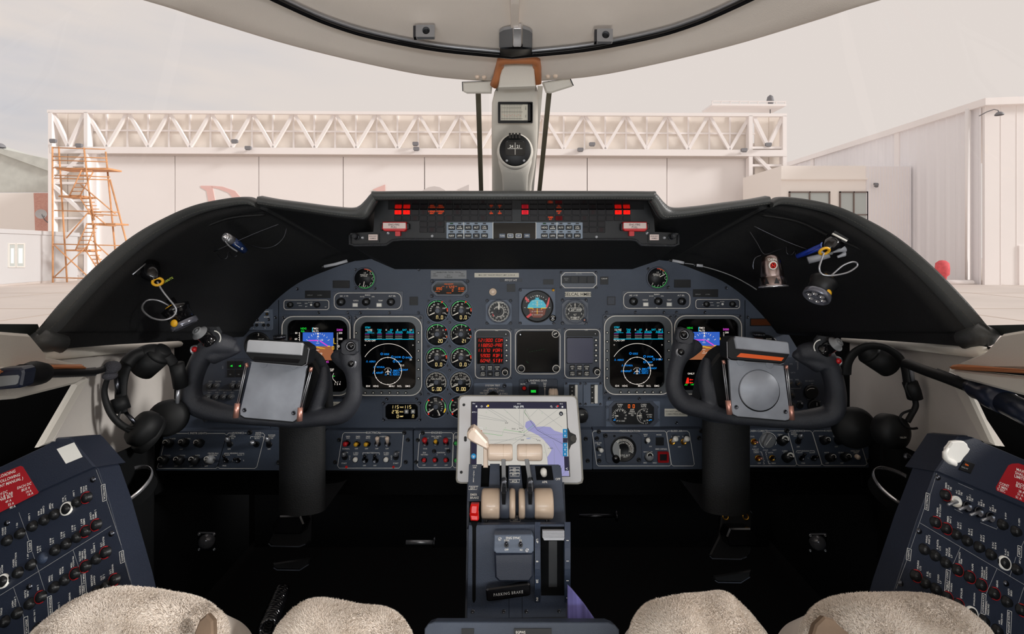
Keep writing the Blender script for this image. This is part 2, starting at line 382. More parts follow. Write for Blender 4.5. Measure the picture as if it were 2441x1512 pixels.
# ------------------------------------------------------------------ object helpers
def link(name, mb, parent=None, shade=None, Mx=None):
    me = bpy.data.meshes.new(name); me.from_pydata(mb.v, [], mb.f)
    for m in mb.mats: me.materials.append(M[m])
    me.polygons.foreach_set('material_index', mb.mi); me.polygons.foreach_set('use_smooth', mb.sm); me.update()
    o = bpy.data.objects.new(name, me); COL.objects.link(o)
    if parent is not None: o.parent = parent
    if Mx is not None: o.matrix_world = Mx
    return o
def tag(o, label, cat, group=None):
    o['label'] = label; o['category'] = cat
    if group: o['group'] = group
    return o
def thing(name, label, cat, fr=None, group=None, loc=None):
    o = bpy.data.objects.new(name, None); COL.objects.link(o); o.empty_display_size = .02
    if fr is not None: o.matrix_world = fr.Mx
    elif loc is not None: o.location = loc
    return tag(o, label, cat, group)
def solo(name, mb, label, cat, group=None, Mx=None):
    return tag(link(name, mb, None, Mx=Mx if Mx is not None else (mb.fr.Mx if mb.fr else None)), label, cat, group)
def struct(name, mb, Mx=None):
    o = link(name, mb, None, Mx=Mx if Mx is not None else (mb.fr.Mx if mb.fr else None)); o['kind'] = 'structure'; return o
def parts(root, fr, *specs):
    """specs: (name, mat, fn[, label]) -> objects"""
    R = []
    for sp in specs:
        m = MB(fr, sp[1]); sp[2](m); o = link(sp[0], m, root)
        if len(sp) > 3: o['label'] = sp[3]
        R.append(o)
    return R
# ================================================================== OUTSIDE
m = MB(None, 'concrete'); m.box_l((-140, -60, -.3), (140, 160, 0)); m.use('joint')
for i in range(-10, 12):
    m.box_l((i * 7 - .05, 2, -.1), (i * 7 + .05, 70, .004))
for j in range(14): m.box_l((-70, 4 + j * 6, -.1), (70, 4.1 + j * 6, .004))
struct('ground', m)
PA = W(115, 600, 37.5); PB = W(1875, 600, 38.9)
HF = Fr(0, 0, 1, U=PB - PA, O=(PA.x, PA.y, EZ), k=37.5 / FP)
h = thing('hangar', 'big white hangar front with a long lattice truss over its doors', 'hangar', HF)
T = [204 + 99.12 * i for i in range(17)]
def y_top(x): return 267 + (x - 115) / 1760 * 9
def y_bot(x): return 352 + (x - 115) / 1760 * 8
def member(name, x0, y0, x1, y1, w, h0, h1, mt='hangar_white'):
    mb = MB(HF, mt); d = Vector((x1 - x0, y1 - y0)); n = Vector((-d.y, d.x)).normalized() * w / 2
    mb.prism([(x0 + n.x, y0 + n.y), (x1 + n.x, y1 + n.y), (x1 - n.x, y1 - n.y), (x0 - n.x, y0 - n.y)], h0, h1); return link(name, mb, h)
for i in range(16):
    a, b = T[i], T[i + 1]; c = (a + b) / 2
    for s0, s1 in ((a, c), (c, b)):
        for y0, y1 in ((0, 42), (42, 84)):
            mb = MB(HF, 'hangar_panel'); yt = y_top(s0)
            mb.prism([(s0 + 2, yt + y0 + 2), (s1 - 2, yt + y0 + 2), (s1 - 2, yt + y1 - 1), (s0 + 2, yt + y1 - 1)], -24, -20); link('infill_panel', mb, h)
    member('truss_diagonal', a + 2, y_top(a) + 2, c, y_bot(c) - 2, 7, -12, -6); member('truss_diagonal', c, y_bot(c) - 2, b - 2, y_top(b) + 2, 7, -12, -6)
    member('glazing_bar', a, y_top(a), a, y_bot(a), 4, -20, -17); member('glazing_bar', c, y_top(c), c, y_bot(c), 4, -20, -17)
member('glazing_bar', 200, y_top(200) + 43, 1800, y_top(1800) + 43, 4, -20, -16)
member('top_chord', 112, y_top(115) - 2, 1876, y_top(1876) - 2, 7, -8, 2); member('bottom_chord', 120, y_bot(115) + 5, 1876, y_bot(1876) + 5, 15, -10, 3)
member('shadow_gap', 240, y_bot(240) + 15, 1790, y_bot(1790) + 15, 4, -14, -4, 'hangar_grey')
for x in (119, 204, 1790, 1871): member('column', x, y_top(x), x, 657, 9, -14, 2)
member('column', 222, 360, 222, 657, 16, -20, -8)
for xs in ((119, 204), (1794, 1871)):
    ys = [y_top(xs[0])] + [352, 394, 436, 478, 520, 562, 604]
    for i, (ya, yb) in enumerate(zip(ys, ys[1:] + [650])):
        for u0, u1 in ((xs[0] + 6, (xs[0] + xs[1]) / 2 - 1), ((xs[0] + xs[1]) / 2 + 1, xs[1] - 6)):
            mb = MB(HF, 'hangar_panel'); mb.prism([(u0, ya + 2), (u1, ya + 2), (u1, yb - 2), (u0, yb - 2)], -24, -20); link('infill_panel', mb, h)
        member('crossbar', xs[0], yb, xs[1], yb, 5, -18, -4)
    c = (xs[0] + xs[1]) / 2
    member('truss_diagonal', xs[0] + 3, ys[0], c, 350, 8, -10, -2); member('truss_diagonal', c, 350, xs[1] - 3, ys[0], 8, -10, -2)
    for ya, fl in ((362, 0), (436, 1), (520, 0), (590, 1)):
        x0, x1 = (xs if (fl == (xs[0] < 1000)) else xs[::-1]); member('truss_diagonal', x0, ya, x1, ya + 78, 8, -10, -2)
for a, b in ((232, 417), (417, 617), (617, 818), (818, 1012), (1012, 1220), (1220, 1400), (1400, 1590), (1590, 1785)):
    mb = MB(HF, 'hangar_door'); mb.prism([(a + 1, 368), (b - 1, 368), (b - 1, 657), (a + 1, 657)], -26, -16 - (a // 100 % 2) * 3); d = link('door_leaf', mb, h)
mb = MB(HF, 'hangar_white'); mb.box_l((-.2, -1.9, -20), (57.6, 9, -1.2)); link('hall_body', mb, h)
# lettering on the doors (only the tops show above the glareshield)
mb = MB(HF, 'letter_red'); 
mb.prism([(478, 443), (505, 443), (507, 448), (517, 500), (520, 560), (500, 560), (500, 500), (492, 455), (478, 447)], -16, -15)
mb.prism([(505, 443), (530, 445), (560, 455), (577, 475), (580, 500), (566, 500), (560, 478), (545, 460), (520, 450), (505, 447)], -16, -15)
mb.prism([(888, 452), (918, 440), (918, 500), (905, 500), (905, 458)], -14, -13); link('lettering', mb, h)
mb = MB(HF, 'letter_grey')
A = [(1035 + 42 * cos(t), 490 - 46 * sin(t)) for t in [pi * i / 10 for i in range(11)]]; B = [(1035 + 34 * cos(t), 492 - 36 * sin(t)) for t in [pi * i / 10 for i in range(11)]]
for i in range(10): mb.prism([A[i], A[i + 1], B[i + 1], B[i]], -16, -15)
mb.prism([(1090, 452), (1118, 440), (1118, 500), (1106, 500), (1106, 456)], -16, -15); link('lettering', mb, h)
# flood lights on the truss
for n_, (x, y, lb) in enumerate([(124, 335, 'dark floodlight at the left end of the hangar truss'), (186, 346, 'dark floodlight above the top of the orange scaffold'), (590, 352, 'grey floodlight under the truss at left above the door'), (558, 336, 'small grey floodlight on a truss post left of centre'),
        (992, 354, 'grey floodlight under the truss beside the pilot window post'), (990, 342, 'small lamp just above the lower truss beam near the middle'), (1384, 356, 'grey floodlight under the truss right of the centre pillar'), (1412, 343, 'small lamp on the truss right of the centre pillar'), (1775, 357, 'dark floodlight left of the right-hand tower'), (1833, 344, 'dark floodlight inside the right-hand tower')]):
    f = HF.sub(x, y, 4); t = thing('floodlight', lb, 'lamp', f, 'floodlights on the hangar truss')
    parts(t, f, ('lamp_head', 'lamp_grey', lambda q: q.rbox(x - 7, y - 4, x + 7, y + 4, 6, 12, 2)), ('bracket', 'lamp_grey', lambda q: (q.rbox(x - 2, y + 2, x + 2, y + 5, 1, 8), q.rbox(x - 5, y + 4, x + 5, y + 6, 2, 4))))
# roof walkway and tank
f = HF.sub(1770, 262, -40); mb = MB(f, 'hangar_white')
mb.box_l((-3, .05, -1), (3.1, .2, 1)); 
for i in range(9): mb.box_l((-3 + i * .75, .2, .9), (-2.94 + i * .75, .4, 1))
mb.box_l((-3, .38, .9), (3.1, .44, 1)); solo('roof_walkway', mb, 'pale walkway with low rail on the right end of the hangar roof', 'walkway')
f = HF.sub(1836, 258, -40); mb = MB(f, 'lamp_grey'); mb.lathe_l((0, .0, 0), [(.05, -.0), (.05, .1)], 8); mb.tube_l([(0, -.6, 0), (0, .25, 0), (0, .3, 0), (0, .6, 0), (0, .95, 0), (0, 1.1, 0)], [.04, .04, .22, .3, .22, .04], 12); solo('roof_vent', mb, 'grey oval ventilator standing on the hangar roof', 'vent')

# left: gabled shed, brick corner, dish, container
LF = Fr(100, 560, 44); sh = thing('shed', 'old grey-green clad gable building beyond the left side of the hangar', 'building', LF.sub(60, 657))
f = LF
def P_(name, par, fr, mt, P, h0, h1):
    mb = MB(fr, mt); mb.prism(P, h0, h1); return link_rel(name, mb, par)
def link_rel(name, mb, par):
    o = link(name, mb, par); o.matrix_world = mb.fr.Mx if False else o.matrix_world
    o.matrix_parent_inverse = par.matrix_world.inverted() if par.parent is None else Matrix()
    o.matrix_basis = mb.fr.Mx; return o
bpy.context.view_layer.update()
P_('gable_cladding', sh, f, 'roof_green', [(-260, 280), (0, 362), (120, 408), (124, 458), (-260, 458)], -6, 0)
P_('roof', sh, f, 'roof_green', [(-260, 268), (0, 354), (118, 380), (122, 410), (0, 366), (-260, 284)], -60, 8)
P_('white_wall', sh, f, 'stucco', [(-260, 460), (80, 460), (88, 657), (-260, 657)], -4, 0)
P_('brick_pier', sh, f, 'brickwork', [(80, 460), (124, 460), (134, 657), (88, 657)], -4, 2)
f = LF.sub(2, 352, 4); mb = MB(f, 'lamp_grey'); mb.lathe_l((0, 0, 0), [(.35, 0), (.3, .2), (.15, .35), (0, .4)], 12, axis=(0, 1, 0)); mb.lathe_l((0, -.3, 0), [(.15, 0), (.15, .3)], 10, axis=(0, 1, 0)); solo('roof_cowl', mb, 'round grey cowl on the ridge of the green shed', 'vent')
DF = Fr(103, 511, 43.6, U=(1, .35, .0)); t = thing('satellite_dish', 'grey satellite dish fixed to the red brick pier', 'satellite dish', DF)
parts(t, DF, ('dish', 'contain', lambda q: q.lathe_l((0, 0, .2), [(.0, 0), (.2, .02), (.34, .07), (.42, .13), (.43, .13), (.35, .05), (.2, 0), (0, -.02)], 20)),
      ('arm', 'lamp_grey', lambda q: q.tube_l([(0, -.1, .2), (.25, -.35, .5), (.4, -.2, .7)], .03, 6)), ('mount', 'lamp_grey', lambda q: q.tube_l([(0, 0, .2), (.1, -.5, 0), (.3, -.75, -.1)], .04, 6)))
CA = W(-60, 600, 24.8); CB = W(185, 600, 32); CF = Fr(0, 0, 1, U=CB - CA, O=(CA.x, CA.y, EZ), k=25 / FP)
f = CF; t = thing('site_container', 'pale grey site office container with a twin window, left edge', 'container', CF); L = (CB - CA).length
zb, zt = -EZ, 1.05
mb = MB(f, 'contain'); mb.prism_l([(0, zb + .12), (L, zb + .12), (L, zt), (0, zt)], -2.4, 0); link('body', mb, t)
mb = MB(f, 'contain'); mb.box_l((-.1, zt - .04, -2.5), (L + .1, zt + .2, .06)); link('roof_rim', mb, t)
mb = MB(f, 'hangar_grey'); mb.box_l((0, zb, -2.4), (L, zb + .12, -.02)); link('skid', mb, t)
for a, b in ((23, 36), (41, 57)):
    mb = MB(f, 'white'); mb.rring(a - 3, 580, b + 3, 638, 3, 0, 2, .1); w = link('window_frame', mb, t)
    mb = MB(f, 'win_glass'); mb.rbox(a, 583, b, 635, .2, .6); link('pane', mb, w)
    mb = MB(f, 'stucco'); mb.rbox(a + 3, 592, b - 3, 628, .6, .8); link('blind', mb, w)
# orange scaffold tower with stairs
SF = Fr(210, 600, 28.8); t = thing('scaffold_tower', 'rusty orange tubular scaffold tower with stairs in front of hangar corner', 'scaffold', SF)
def stube(name, pts, r=.035, dz=0):
    mb = MB(SF, 'scaffold'); k = SF.k; Q = []
    for p in pts:
        hh = p[2] if len(p) > 2 else 0; u, v = SF.uv(p[0], p[1], hh * k); Q.append((u, v, hh * k))
    mb.tube_l(Q, r, 6); return link(name, mb, t)
G = 674
for x0, x1, y0, hh in ((125, 126, 350, 0), (200, 238, 352, 0), (252, 282, 362, -40), (140, 160, 350, -40)): stube('standard', [(x0, y0, hh), (x1, G, hh)], .05)
stube('standard', [(262, 428, -20), (305, 590, -20), (318, G, -20)], .05)
for y, a, b in ((352, 124, 250), (373, 127, 255), (382, 127, 255), (400, 128, 258), (418, 130, 262), (425, 130, 262), (468, 140, 220), (502, 130, 282), (510, 210, 280), (535, 215, 275), (582, 127, 305), (596, 157, 210), (662, 127, 300)): stube('ledger', [(a, y), (b, y + 4)], .035)
for a, b, c, d in ((165, 468, 195, 405), (190, 468, 222, 410), (190, 470, 222, 520), (215, 470, 225, 525), (222, 510, 252, 535), (180, 596, 208, 533), (205, 596, 228, 535), (205, 598, 232, 640), (228, 598, 246, 640), (192, 440, 275, 510), (158, 568, 220, 495), (130, 660, 210, 585), (130, 585, 210, 660), (222, 575, 265, 615)): stube('brace', [(a, b, 2), (c, d, 2)], .035)
for xa, ya, xb, yb, n_ in ((196, 408, 168, 466, 7), (196, 474, 222, 515, 6), (212, 535, 186, 592, 7), (208, 600, 240, 655, 7)):
    for i in range(n_):
        f_ = i / (n_ - 1); x = xa + (xb - xa) * f_; y = ya + (yb - ya) * f_; stube('stair_tread', [(x - 2, y, 0), (x + 24, y, 0)], .03)
for y, a, b in ((402, 134, 258), (468, 140, 195), (534, 205, 275), (597, 157, 208)):
    mb = MB(SF, 'scaffold'); mb.rbox(a, y - 2, b, y + 2, -40, 0); link('platform', mb, t)
# right: corrugated long wall, front wall, annex
RX = 27.0; y0, y1 = 27.7, 50; z1 = EZ + 360 / FP * 27.7
RF = Fr(0, 0, 1, U=(0, -1, 0), O=(RX, y0, EZ), k=.03)
big = thing('workshop_hall', 'tall pale metal workshop hall filling the right side', 'building', Fr(0, 0, 1, O=(RX, y0, 0), k=.03))
bpy.context.view_layer.update()
mb = MB(None, 'corrugated'); ys = np.arange(y0, y1, .12); row0 = []; row1 = []
for i, y in enumerate(ys):
    x = RX - (.06 if i % 6 in (0, 1) else 0); zt_ = z1 - .02; row0.append((x, y, 0)); row1.append((x, y, zt_))
mb.grid([row0, row1], False)
o = link('corrugated_wall', mb, big); o.matrix_parent_inverse = big.matrix_world.inverted()
def bb(name, par, mt, a, b, bev=0):
    q = MB(None, mt); q.box_l(a, b, bev); o = link(name, q, par); o.matrix_parent_inverse = par.matrix_world.inverted(); return o
bb('front_wall', big, 'hangar_door', (RX + .0, y0 - .15, 0), (RX + 22, y0, z1 - .3)); 
mb = MB(None, 'hangar_white'); mb.add([(RX - .3, y0 - .5, z1), (RX + 22, y0 - .5, z1 + .9), (RX + 22, y0 - .5, z1 + .5), (RX - .3, y0 - .5, z1 - .4), (RX - .3, y1, z1), (RX + 22, y1, z1 + .9), (RX + 22, y1, z1 + .5), (RX - .3, y1, z1 - .4)], [(0, 3, 2, 1), (4, 5, 6, 7), (0, 4, 7, 3), (0, 1, 5, 4), (3, 7, 6, 2)])
o = link('roof_edge', mb, big); o.matrix_parent_inverse = big.matrix_world.inverted()
for i in range(1, 20): bb('wall_seam', big, 'hangar_white', (RX + i * .9, y0 - .165, 0), (RX + i * .9 + .03, y0 - .14, z1 - .3))
mb = MB(None, 'hangar_white'); mb.tube_l([(RX - .25, y0 + .6, z1 - .3), (RX - .25, y0 + .6, .25), (RX - .3, y0 + .3, .12), (RX - 2.2, y0 + .3, .12)], .14, 10); o = link('downpipe', mb, big); o.matrix_parent_inverse = big.matrix_world.inverted()
for yy in (33.5, 43): bb('pilaster', big, 'hangar_white', (RX - .15, yy, 7), (RX, yy + .4, z1 - .2))
bb('side_door', big, 'hangar_white', (RX + 1.9, y0 - .22, 0), (RX + 3.1, y0 - .14, 2.25)); 
an = thing('annex', 'low cream annex with two dark framed windows beside hall', 'building', loc=(18, 32.6, 0)); bpy.context.view_layer.update()
bb('annex_wall', an, 'stucco', (18.2, 32.6, 0), (23.9, 38, 7.7)); bb('annex_side', an, 'corrugated', (23.9, 32.5, 0), (26.9, 38, 7.65)); bb('ledge', an, 'stucco', (18.1, 32.45, 6.75), (23.95, 32.6, 6.85))
for i in range(14): bb('seam', an, 'hangar_white', (24.1 + i * .2, 32.47, 0), (24.13 + i * .2, 32.52, 7.6))
for xa, xb in ((1880, 1977), (2000, 2067)):
    a = (xa - CX) * 32.6 / FP; b = (xb - CX) * 32.6 / FP; zt_ = EZ + (600 - 457) * 32.6 / FP; zb_ = zt_ - 2.6
    q = MB(None, 'win_frame'); q.box_l((a, 32.5, zt_ - .08), (b, 32.6, zt_)); q.box_l((a, 32.5, zb_), (b, 32.6, zb_ + .08))
    for e in (a, (a + b) / 2 - .03, b - .07): q.box_l((e, 32.5, zb_), (e + .07, 32.6, zt_))
    q.box_l((a, 32.5, zb_ + 1.0), (b, 32.6, zb_ + 1.07)); o = link('window_frame', q, an); o.matrix_parent_inverse = an.matrix_world.inverted()
    q = MB(None, 'win_glass'); q.box_l((a, 32.57, zb_), (b, 32.59, zt_)); link('pane', q, o)
f = Fr(2357, 273, 27.3); t = thing('wall_lamp', 'gooseneck wall lamp high on the right-hand hall front', 'lamp', f)
parts(t, f, ('arm', 'lamp_grey', lambda q: q.tube_l([(-.25, 0, -.3), (-.2, .12, .1), (0, .2, .3), (.12, .12, .4), (.15, -.02, .42)], .025, 6)), ('shade', 'lamp_grey', lambda q: q.lathe_l((.17, -.16, .42), [(.2, 0), (.2, .06), (.12, .16), (.03, .2)], 14, axis=(0, 1, 0))))
f = Fr(2088, 441, 32.4); mb = MB(f, 'lamp_grey'); mb.tube_l([(0, .1, -.15), (-.15, 0, .3), (-.25, -.15, .35)], [.06, .1, .12], 8); solo('security_lamp', mb, 'small dark lamp beside the cream annex windows', 'lamp')
f = Fr(2246, 681, 27.0); t = thing('fire_extinguisher_cart', 'something upright under a red cloth cover by the downpipe', 'covered object', f)
mb = MB(f, 'red_cover'); rows = []
for z, r, dx in ((.15, .12, .05), (.5, .2, .02), (.62, .33, .0), (.95, .36, -.02), (1.25, .33, -.02), (1.4, .16, 0), (1.42, .0, 0)):
    rows.append([(dx + r * cos(a) * (1 + .12 * sin(3 * a)), z, r * .8 * sin(a)) for a in [2 * pi * i / 18 for i in range(19)]])
mb.grid(rows, True, True); link('cover', mb, t)
mb = MB(f, 'lamp_grey'); mb.tube_l([(0, .0, 0), (0, .3, 0)], .08, 8); mb.box_l((-.2, 0, -.2), (.3, .06, .2)); link('foot', mb, t)

# ================================================================== COCKPIT SHELL
def mapz(px, py, z): # point at height z above the eye
    Y = z * FP / (HY - py); return W(px, py, Y)
mb = MB(None, 'carpet'); mb.box_l((-.85, -1.6, .9), (.85, 1.9, .98)); struct('floor', mb)
mb = MB(None, 'void'); mb.box_l((-.8, 1.5, .95), (.8, 1.6, 1.92)); struct('firewall', mb)
# headliner
E = [(1220.5, 197, .352), (1050, 185, .35), (900, 158, .345), (700, 110, .335), (500, 50, .32), (340, 0, .30)]
EL = [mapz(*e) for e in E] + [Vector((-.53, .42, EZ + .275)), Vector((-.62, .15, EZ + .2)), Vector((-.66, -.3, EZ + .14)), Vector((-.68, -1.3, EZ + .12))]
R_ = [(1220.5, 124, .365), (1050, 107, .365), (900, 78, .365), (800, 48, .363), (690, 0, .36)]
RL = [mapz(*e) for e in R_] + [Vector((-.40, .5, EZ + .345)), Vector((-.47, .3, EZ + .32)), Vector((-.5, .0, EZ + .3)), Vector((-.52, -.5, EZ + .29)), Vector((-.52, -1.3, EZ + .29))]
EL = catmull(EL, 5); RL = catmull(RL, 5)
def mir(P): return [Vector((-p.x, p.y, p.z)) for p in P]
def both(P): return P[::-1] + mir(P)[1:]
edge = both(EL); rail = both(RL)
rows = []
out_ = [p + Vector((0, .06, .035)) + Vector((p.x * .06, 0, 0)) for p in edge]
for f_, dz in ((0, 0), (.12, -.004), (.35, -.003), (.7, .004), (.9, .004), (1, 0)):
    rows.append([a.lerp(b, f_) + Vector((0, 0, dz)) for a, b in zip(edge, rail)])
mb = MB(None, 'headliner'); mb.grid([out_] + rows, True); struct('trim_1', mb)
cei = []
for f_, z in ((0, .0), (.16, .018), (.2, .03), (.35, .045), (.6, .06), (1, .07)):
    cei.append([Vector((p.x * (1 - .9 * f_), p.y * (1 - f_) + f_ * min(p.y, -.2), p.z + z)) for p in rail])
mb = MB(None, 'headliner'); mb.grid(cei, True); struct('ceiling', mb)
# ceiling batten with metal bracket, rail
t = thing('canopy_rail', 'curved chrome and black curtain rail across the headliner', 'rail', loc=rail[len(rail) // 2]); bpy.context.view_layer.update()
def wl(name, mb, par):
    o = link(name, mb, par); o.matrix_parent_inverse = par.matrix_world.inverted(); return o
def offs(P, dy, dz): return [p + Vector((0, dy, dz)) for p in P]
mb = MB(None, 'chrome'); mb.tube_l(offs(rail, .004, -.008), .0035, 8); wl('chrome_strip', mb, t)
mb = MB(None, 'black_gloss'); mb.tube_l(offs(rail, -.004, -.009), .0055, 8); wl('rubber_strip', mb, t)
mb = MB(None, 'steel'); mb.tube_l(offs(rail, -.012, -.006), .003, 8); wl('back_strip', mb, t)
def plate(name, mt, P, Y, d, label, cat, par=None):
    f = Fr(P[0][0], P[0][1], Y); q = MB(f, mt); q.prism(P, -d / f.k, 0); return q, f
f = Fr(1228, 40, .80, U=(1, 0, 0), V=(0, -.9, .25)); 
BT = W(1227, 74, .815); BB_ = Vector((0.004, .3, EZ + .41))
mb = MB(None, 'headliner'); mb.grid([[BT + Vector((x, 0, z)), W(1227, 0, .71) + Vector((x, 0, z)), BB_ + Vector((x, 0, z))] for x, z in ((-.007, .006), (-.006, -.006), (.006, -.006), (.007, .006))], False); solo('ceiling_batten', mb, 'narrow beige batten running aft along the middle of the ceiling', 'trim')
f = Fr(1229, 100, .832, V=(0, -.98, .12)); t = thing('rail_bracket', 'polished steel bracket where rail meets the centre pillar', 'bracket', f)
parts(t, f, ('back_plate', 'steel', lambda q: (q.prism([(1190, 78), (1200, 72), (1222, 68), (1222, 112), (1190, 114)], -4, 3), q.prism([(1246, 68), (1262, 73), (1269, 80), (1269, 114), (1246, 112)], -4, 3))),
      ('tongue', 'chrome', lambda q: (q.rbox(1223, 68, 1243, 112, -4, 8, 2, 1),)), ('lower_plate', 'black_gloss', lambda q: q.rbox(1192, 117, 1268, 137, -4, 6, 2, 1)))
for x0, y0_, x1, y1_, sgn, lb in ((985, 57, 1036, 88, -1, 'small steel clip with a round hole left of centre on the rail'), (1417, 66, 1461, 99, 1, 'small steel clip with a round hole right of centre on the rail')):
    Yc = .775; f = Fr(x0, y1_, Yc, U=(1, 0, -.12 * sgn * -1 if sgn < 0 else .12), V=(0, .25, 1)); f = f if sgn > 0 else Fr(x0, y1_, Yc, U=(1, 0, -.14), V=(0, .25, 1))
    t = thing('rail_clip', lb, 'clip', f, 'clips on the curtain rail')
    w_ = x1 - x0; cx = (x0 + x1) / 2 + 2; cy = (y0_ + y1_) / 2
    parts(t, f, ('clip_body', 'steel', lambda q: (q.ring(rrect(x0 + 6, y0_ + 2, x1, y1_, 3, 5), circ(cx + 3, cy, 9, 24), -3, 6),)), ('hole', 'black', lambda q: q.cyl(cx + 3, cy, 9, -6, -2)), ('side_flange', 'steel_dark', lambda q: q.rbox(x0, y0_ + 4, x0 + 7, y1_, -8, 3, 1)))
# window post seals
for a, b, Y0, Y1, lb in (((1139, 222), (1147, 453), 1.12, 1.4, 'left'), ((1312, 218), (1285, 453), 1.12, 1.4, 'right')):
    mb = MB(None, 'win_frame'); p0 = W(a[0], a[1] - 25, Y0); p1 = W(b[0], b[1] + 12, Y1)
    mb.use('seal'); n_ = Vector((.006, 0, 0)); d_ = Vector((0, .012, 0))
    mb.add([p0 - n_, p0 + n_, p0 + n_ + d_, p0 - n_ + d_, p1 - n_, p1 + n_, p1 + n_ + d_, p1 - n_ + d_], [(0, 1, 5, 4), (1, 2, 6, 5), (2, 3, 7, 6), (3, 0, 4, 7), (3, 2, 1, 0), (4, 5, 6, 7)])
    o = struct('trim_2' if lb == 'left' else 'trim_3', mb)
# white sealant strip right of pillar
mb = MB(None, 'white'); p0 = W(1288, 205, 1.1); p1 = W(1266, 470, 1.35); n_ = Vector((.006, 0, 0)); d_ = Vector((0, .01, 0))
mb.add([p0 - n_, p0 + n_, p0 + n_ + d_, p0 - n_ + d_, p1 - n_, p1 + n_, p1 + n_ + d_, p1 - n_ + d_], [(0, 1, 5, 4), (1, 2, 6, 5), (2, 3, 7, 6), (3, 0, 4, 7)]); struct('trim_4', mb)
# centre pillar
t = thing('centre_pillar', 'beige padded windshield pillar carrying compass and card', 'pillar', loc=W(1224, 455, 1.22)); bpy.context.view_layer.update()
rows = []
for py, xl, xr, Y, rd in ((147, 1196, 1276, .945, .01), (152, 1194, 1277, .935, .012), (200, 1184, 1279, .945, .012), (206, 1182, 1281, .965, .012), (214, 1178, 1282, .985, .012), (240, 1172, 1283, 1.0, .012), (300, 1171, 1283, 1.04, .014), (352, 1171, 1281, 1.09, .016), (400, 1172, 1275, 1.14, .016), (440, 1172, 1268, 1.19, .016), (475, 1172, 1266, 1.23, .016)):
    a = W(xl, py, Y); b = W(xr, py, Y); w_ = b.x - a.x; z = a.z; r = rd * 1.2
    pts = [(a.x, Y + .09)] + [(a.x + r - r * cos(i * pi / 8), Y + r - r * sin(i * pi / 8)) for i in range(5)] + [(b.x - r + r * sin(i * pi / 8), Y + r - r * cos(i * pi / 8)) for i in range(5)] + [(b.x, Y + .09)]
    rows.append([Vector((x, y, z)) for x, y in pts])
mb = MB(None, 'beige'); mb.grid(rows, True, True); wl('pillar_cover', mb, t)
# sculpted top pad
f = Fr(1233, 170, .925, V=(0, .12, 1)); mb = MB(f, 'beige'); mb.prism([(1200, 152), (1270, 152), (1273, 158), (1277, 204), (1188, 207), (1192, 180)], -14, 0, 3); wl_ = link_rel('top_pad', mb, t)
# tan leather trim around pillar head
mb = MB(None, 'tan_leather'); P = [W(1177, 205, .955), W(1185, 185, .94), W(1191, 160, .93), W(1194, 147, .91), W(1203, 143, .90), W(1235, 142, .90), W(1268, 143, .90), W(1278, 147, .91), W(1280, 160, .93), W(1281, 200, .95)]
mb.tube_l(P, .0085, 10, flat=.8); wl('leather_trim', mb, t)
# compass card
CFm = Fr(1229, 268, 1.0); t2 = thing('correction_card', 'compass correction card in a black holder on the centre pillar', 'card', CFm)
def card(q):
    q.rbox(1193, 249, 1258, 287, 1, 2); 
def cardprint(q):
    for i in range(13): q.line([(1195 + i * 3.9, 250), (1195 + i * 3.9, 286)], .5, 2.3)
    for y in (250, 267, 283): q.line([(1195, y), (1246, y)], .7, 2.3)
    for i in range(12): q.txt('%d' % (30 * i), 1197 + i * 3.9, 257, 1.8, 2.4, ang=-90)
    q.txt('STEER', 1253, 258, 2.2, 2.4, ang=-90); q.txt('FOR', 1253, 277, 2.2, 2.4, ang=-90)
    q.use('orange')
    for i in range(10): q.cyl(1199 + i * 4.6, 275 + (i * 7 % 5) - 2, .7, 2, 2.5, 6)
parts(t2, CFm, ('holder', 'black', lambda q: (q.rring(1187, 243, 1270, 293, 5, 0, 4, 2), q.rbox(1188, 244, 1269, 292, -6, .8), q.rbox(1258, 246, 1268, 291, 0, 4))), ('card', 'placard', card), ('printing', 'ink', cardprint))
# whiskey compass
CFm = Fr(1228, 357, 1.0); t2 = thing('magnetic_compass', 'round black magnetic compass set in the centre pillar', 'compass', CFm)
def comp_housing(q):
    Y = [(44, -18), (43, -6), (40, -1), (38, 0), (37, -3)]
    q.lathe(1228, 359, Y, 40)
def pod(q):
    rws = []
    for py, r, hh in ((358, 42, -2), (385, 40, -4), (400, 36, -10), (415, 32, -24), (440, 30, -52), (462, 30, -90)):
        rw = []
        for i in range(13):
            a = pi * i / 12; u, v = q.q(1228 - r * cos(a), py, hh); rw.append((u, v, (hh + 16 * sin(a) - 16) * q.fr.k))
        rws.append(rw)
    q.grid(rws, True, True)
parts(t2, CFm, ('pod', 'beige', pod), ('housing_rim', 'beige', comp_housing), ('face', 'black', lambda q: (q.lathe(1228, 357, [(37.5, -10), (37.5, 0), (36, 1.5), (0, 1.5)], 36),)),
      ('window', 'screen', lambda q: (q.rring(1205, 335, 1252, 371, 2, 1, 4, 6), q.rbox(1207, 337, 1250, 369, 1, 2, 5))),
      ('lamp_housing', 'black_gloss', lambda q: [q.rbox(x, 317, x + 5, 330, 1, 6, 1) for x in (1213, 1220, 1228, 1236)]),
      ('screw', 'steel', lambda q: q.screw(1208, 383, 2.5, 1.5)), ('screw', 'steel', lambda q: q.screw(1249, 383, 2.5, 1.5)),
      ('compass_scale', 'print', lambda q: (q.txt('24', 1219, 349, 6.4, 2.4), q.txt('21', 1236, 349, 6.4, 2.4), q.line([(1228, 340), (1228, 370)], 1, 2.4), [q.line([(1211 + i * 2.2, 353), (1211 + i * 2.2, 355.5)], .7, 2.4) for i in range(16)])))
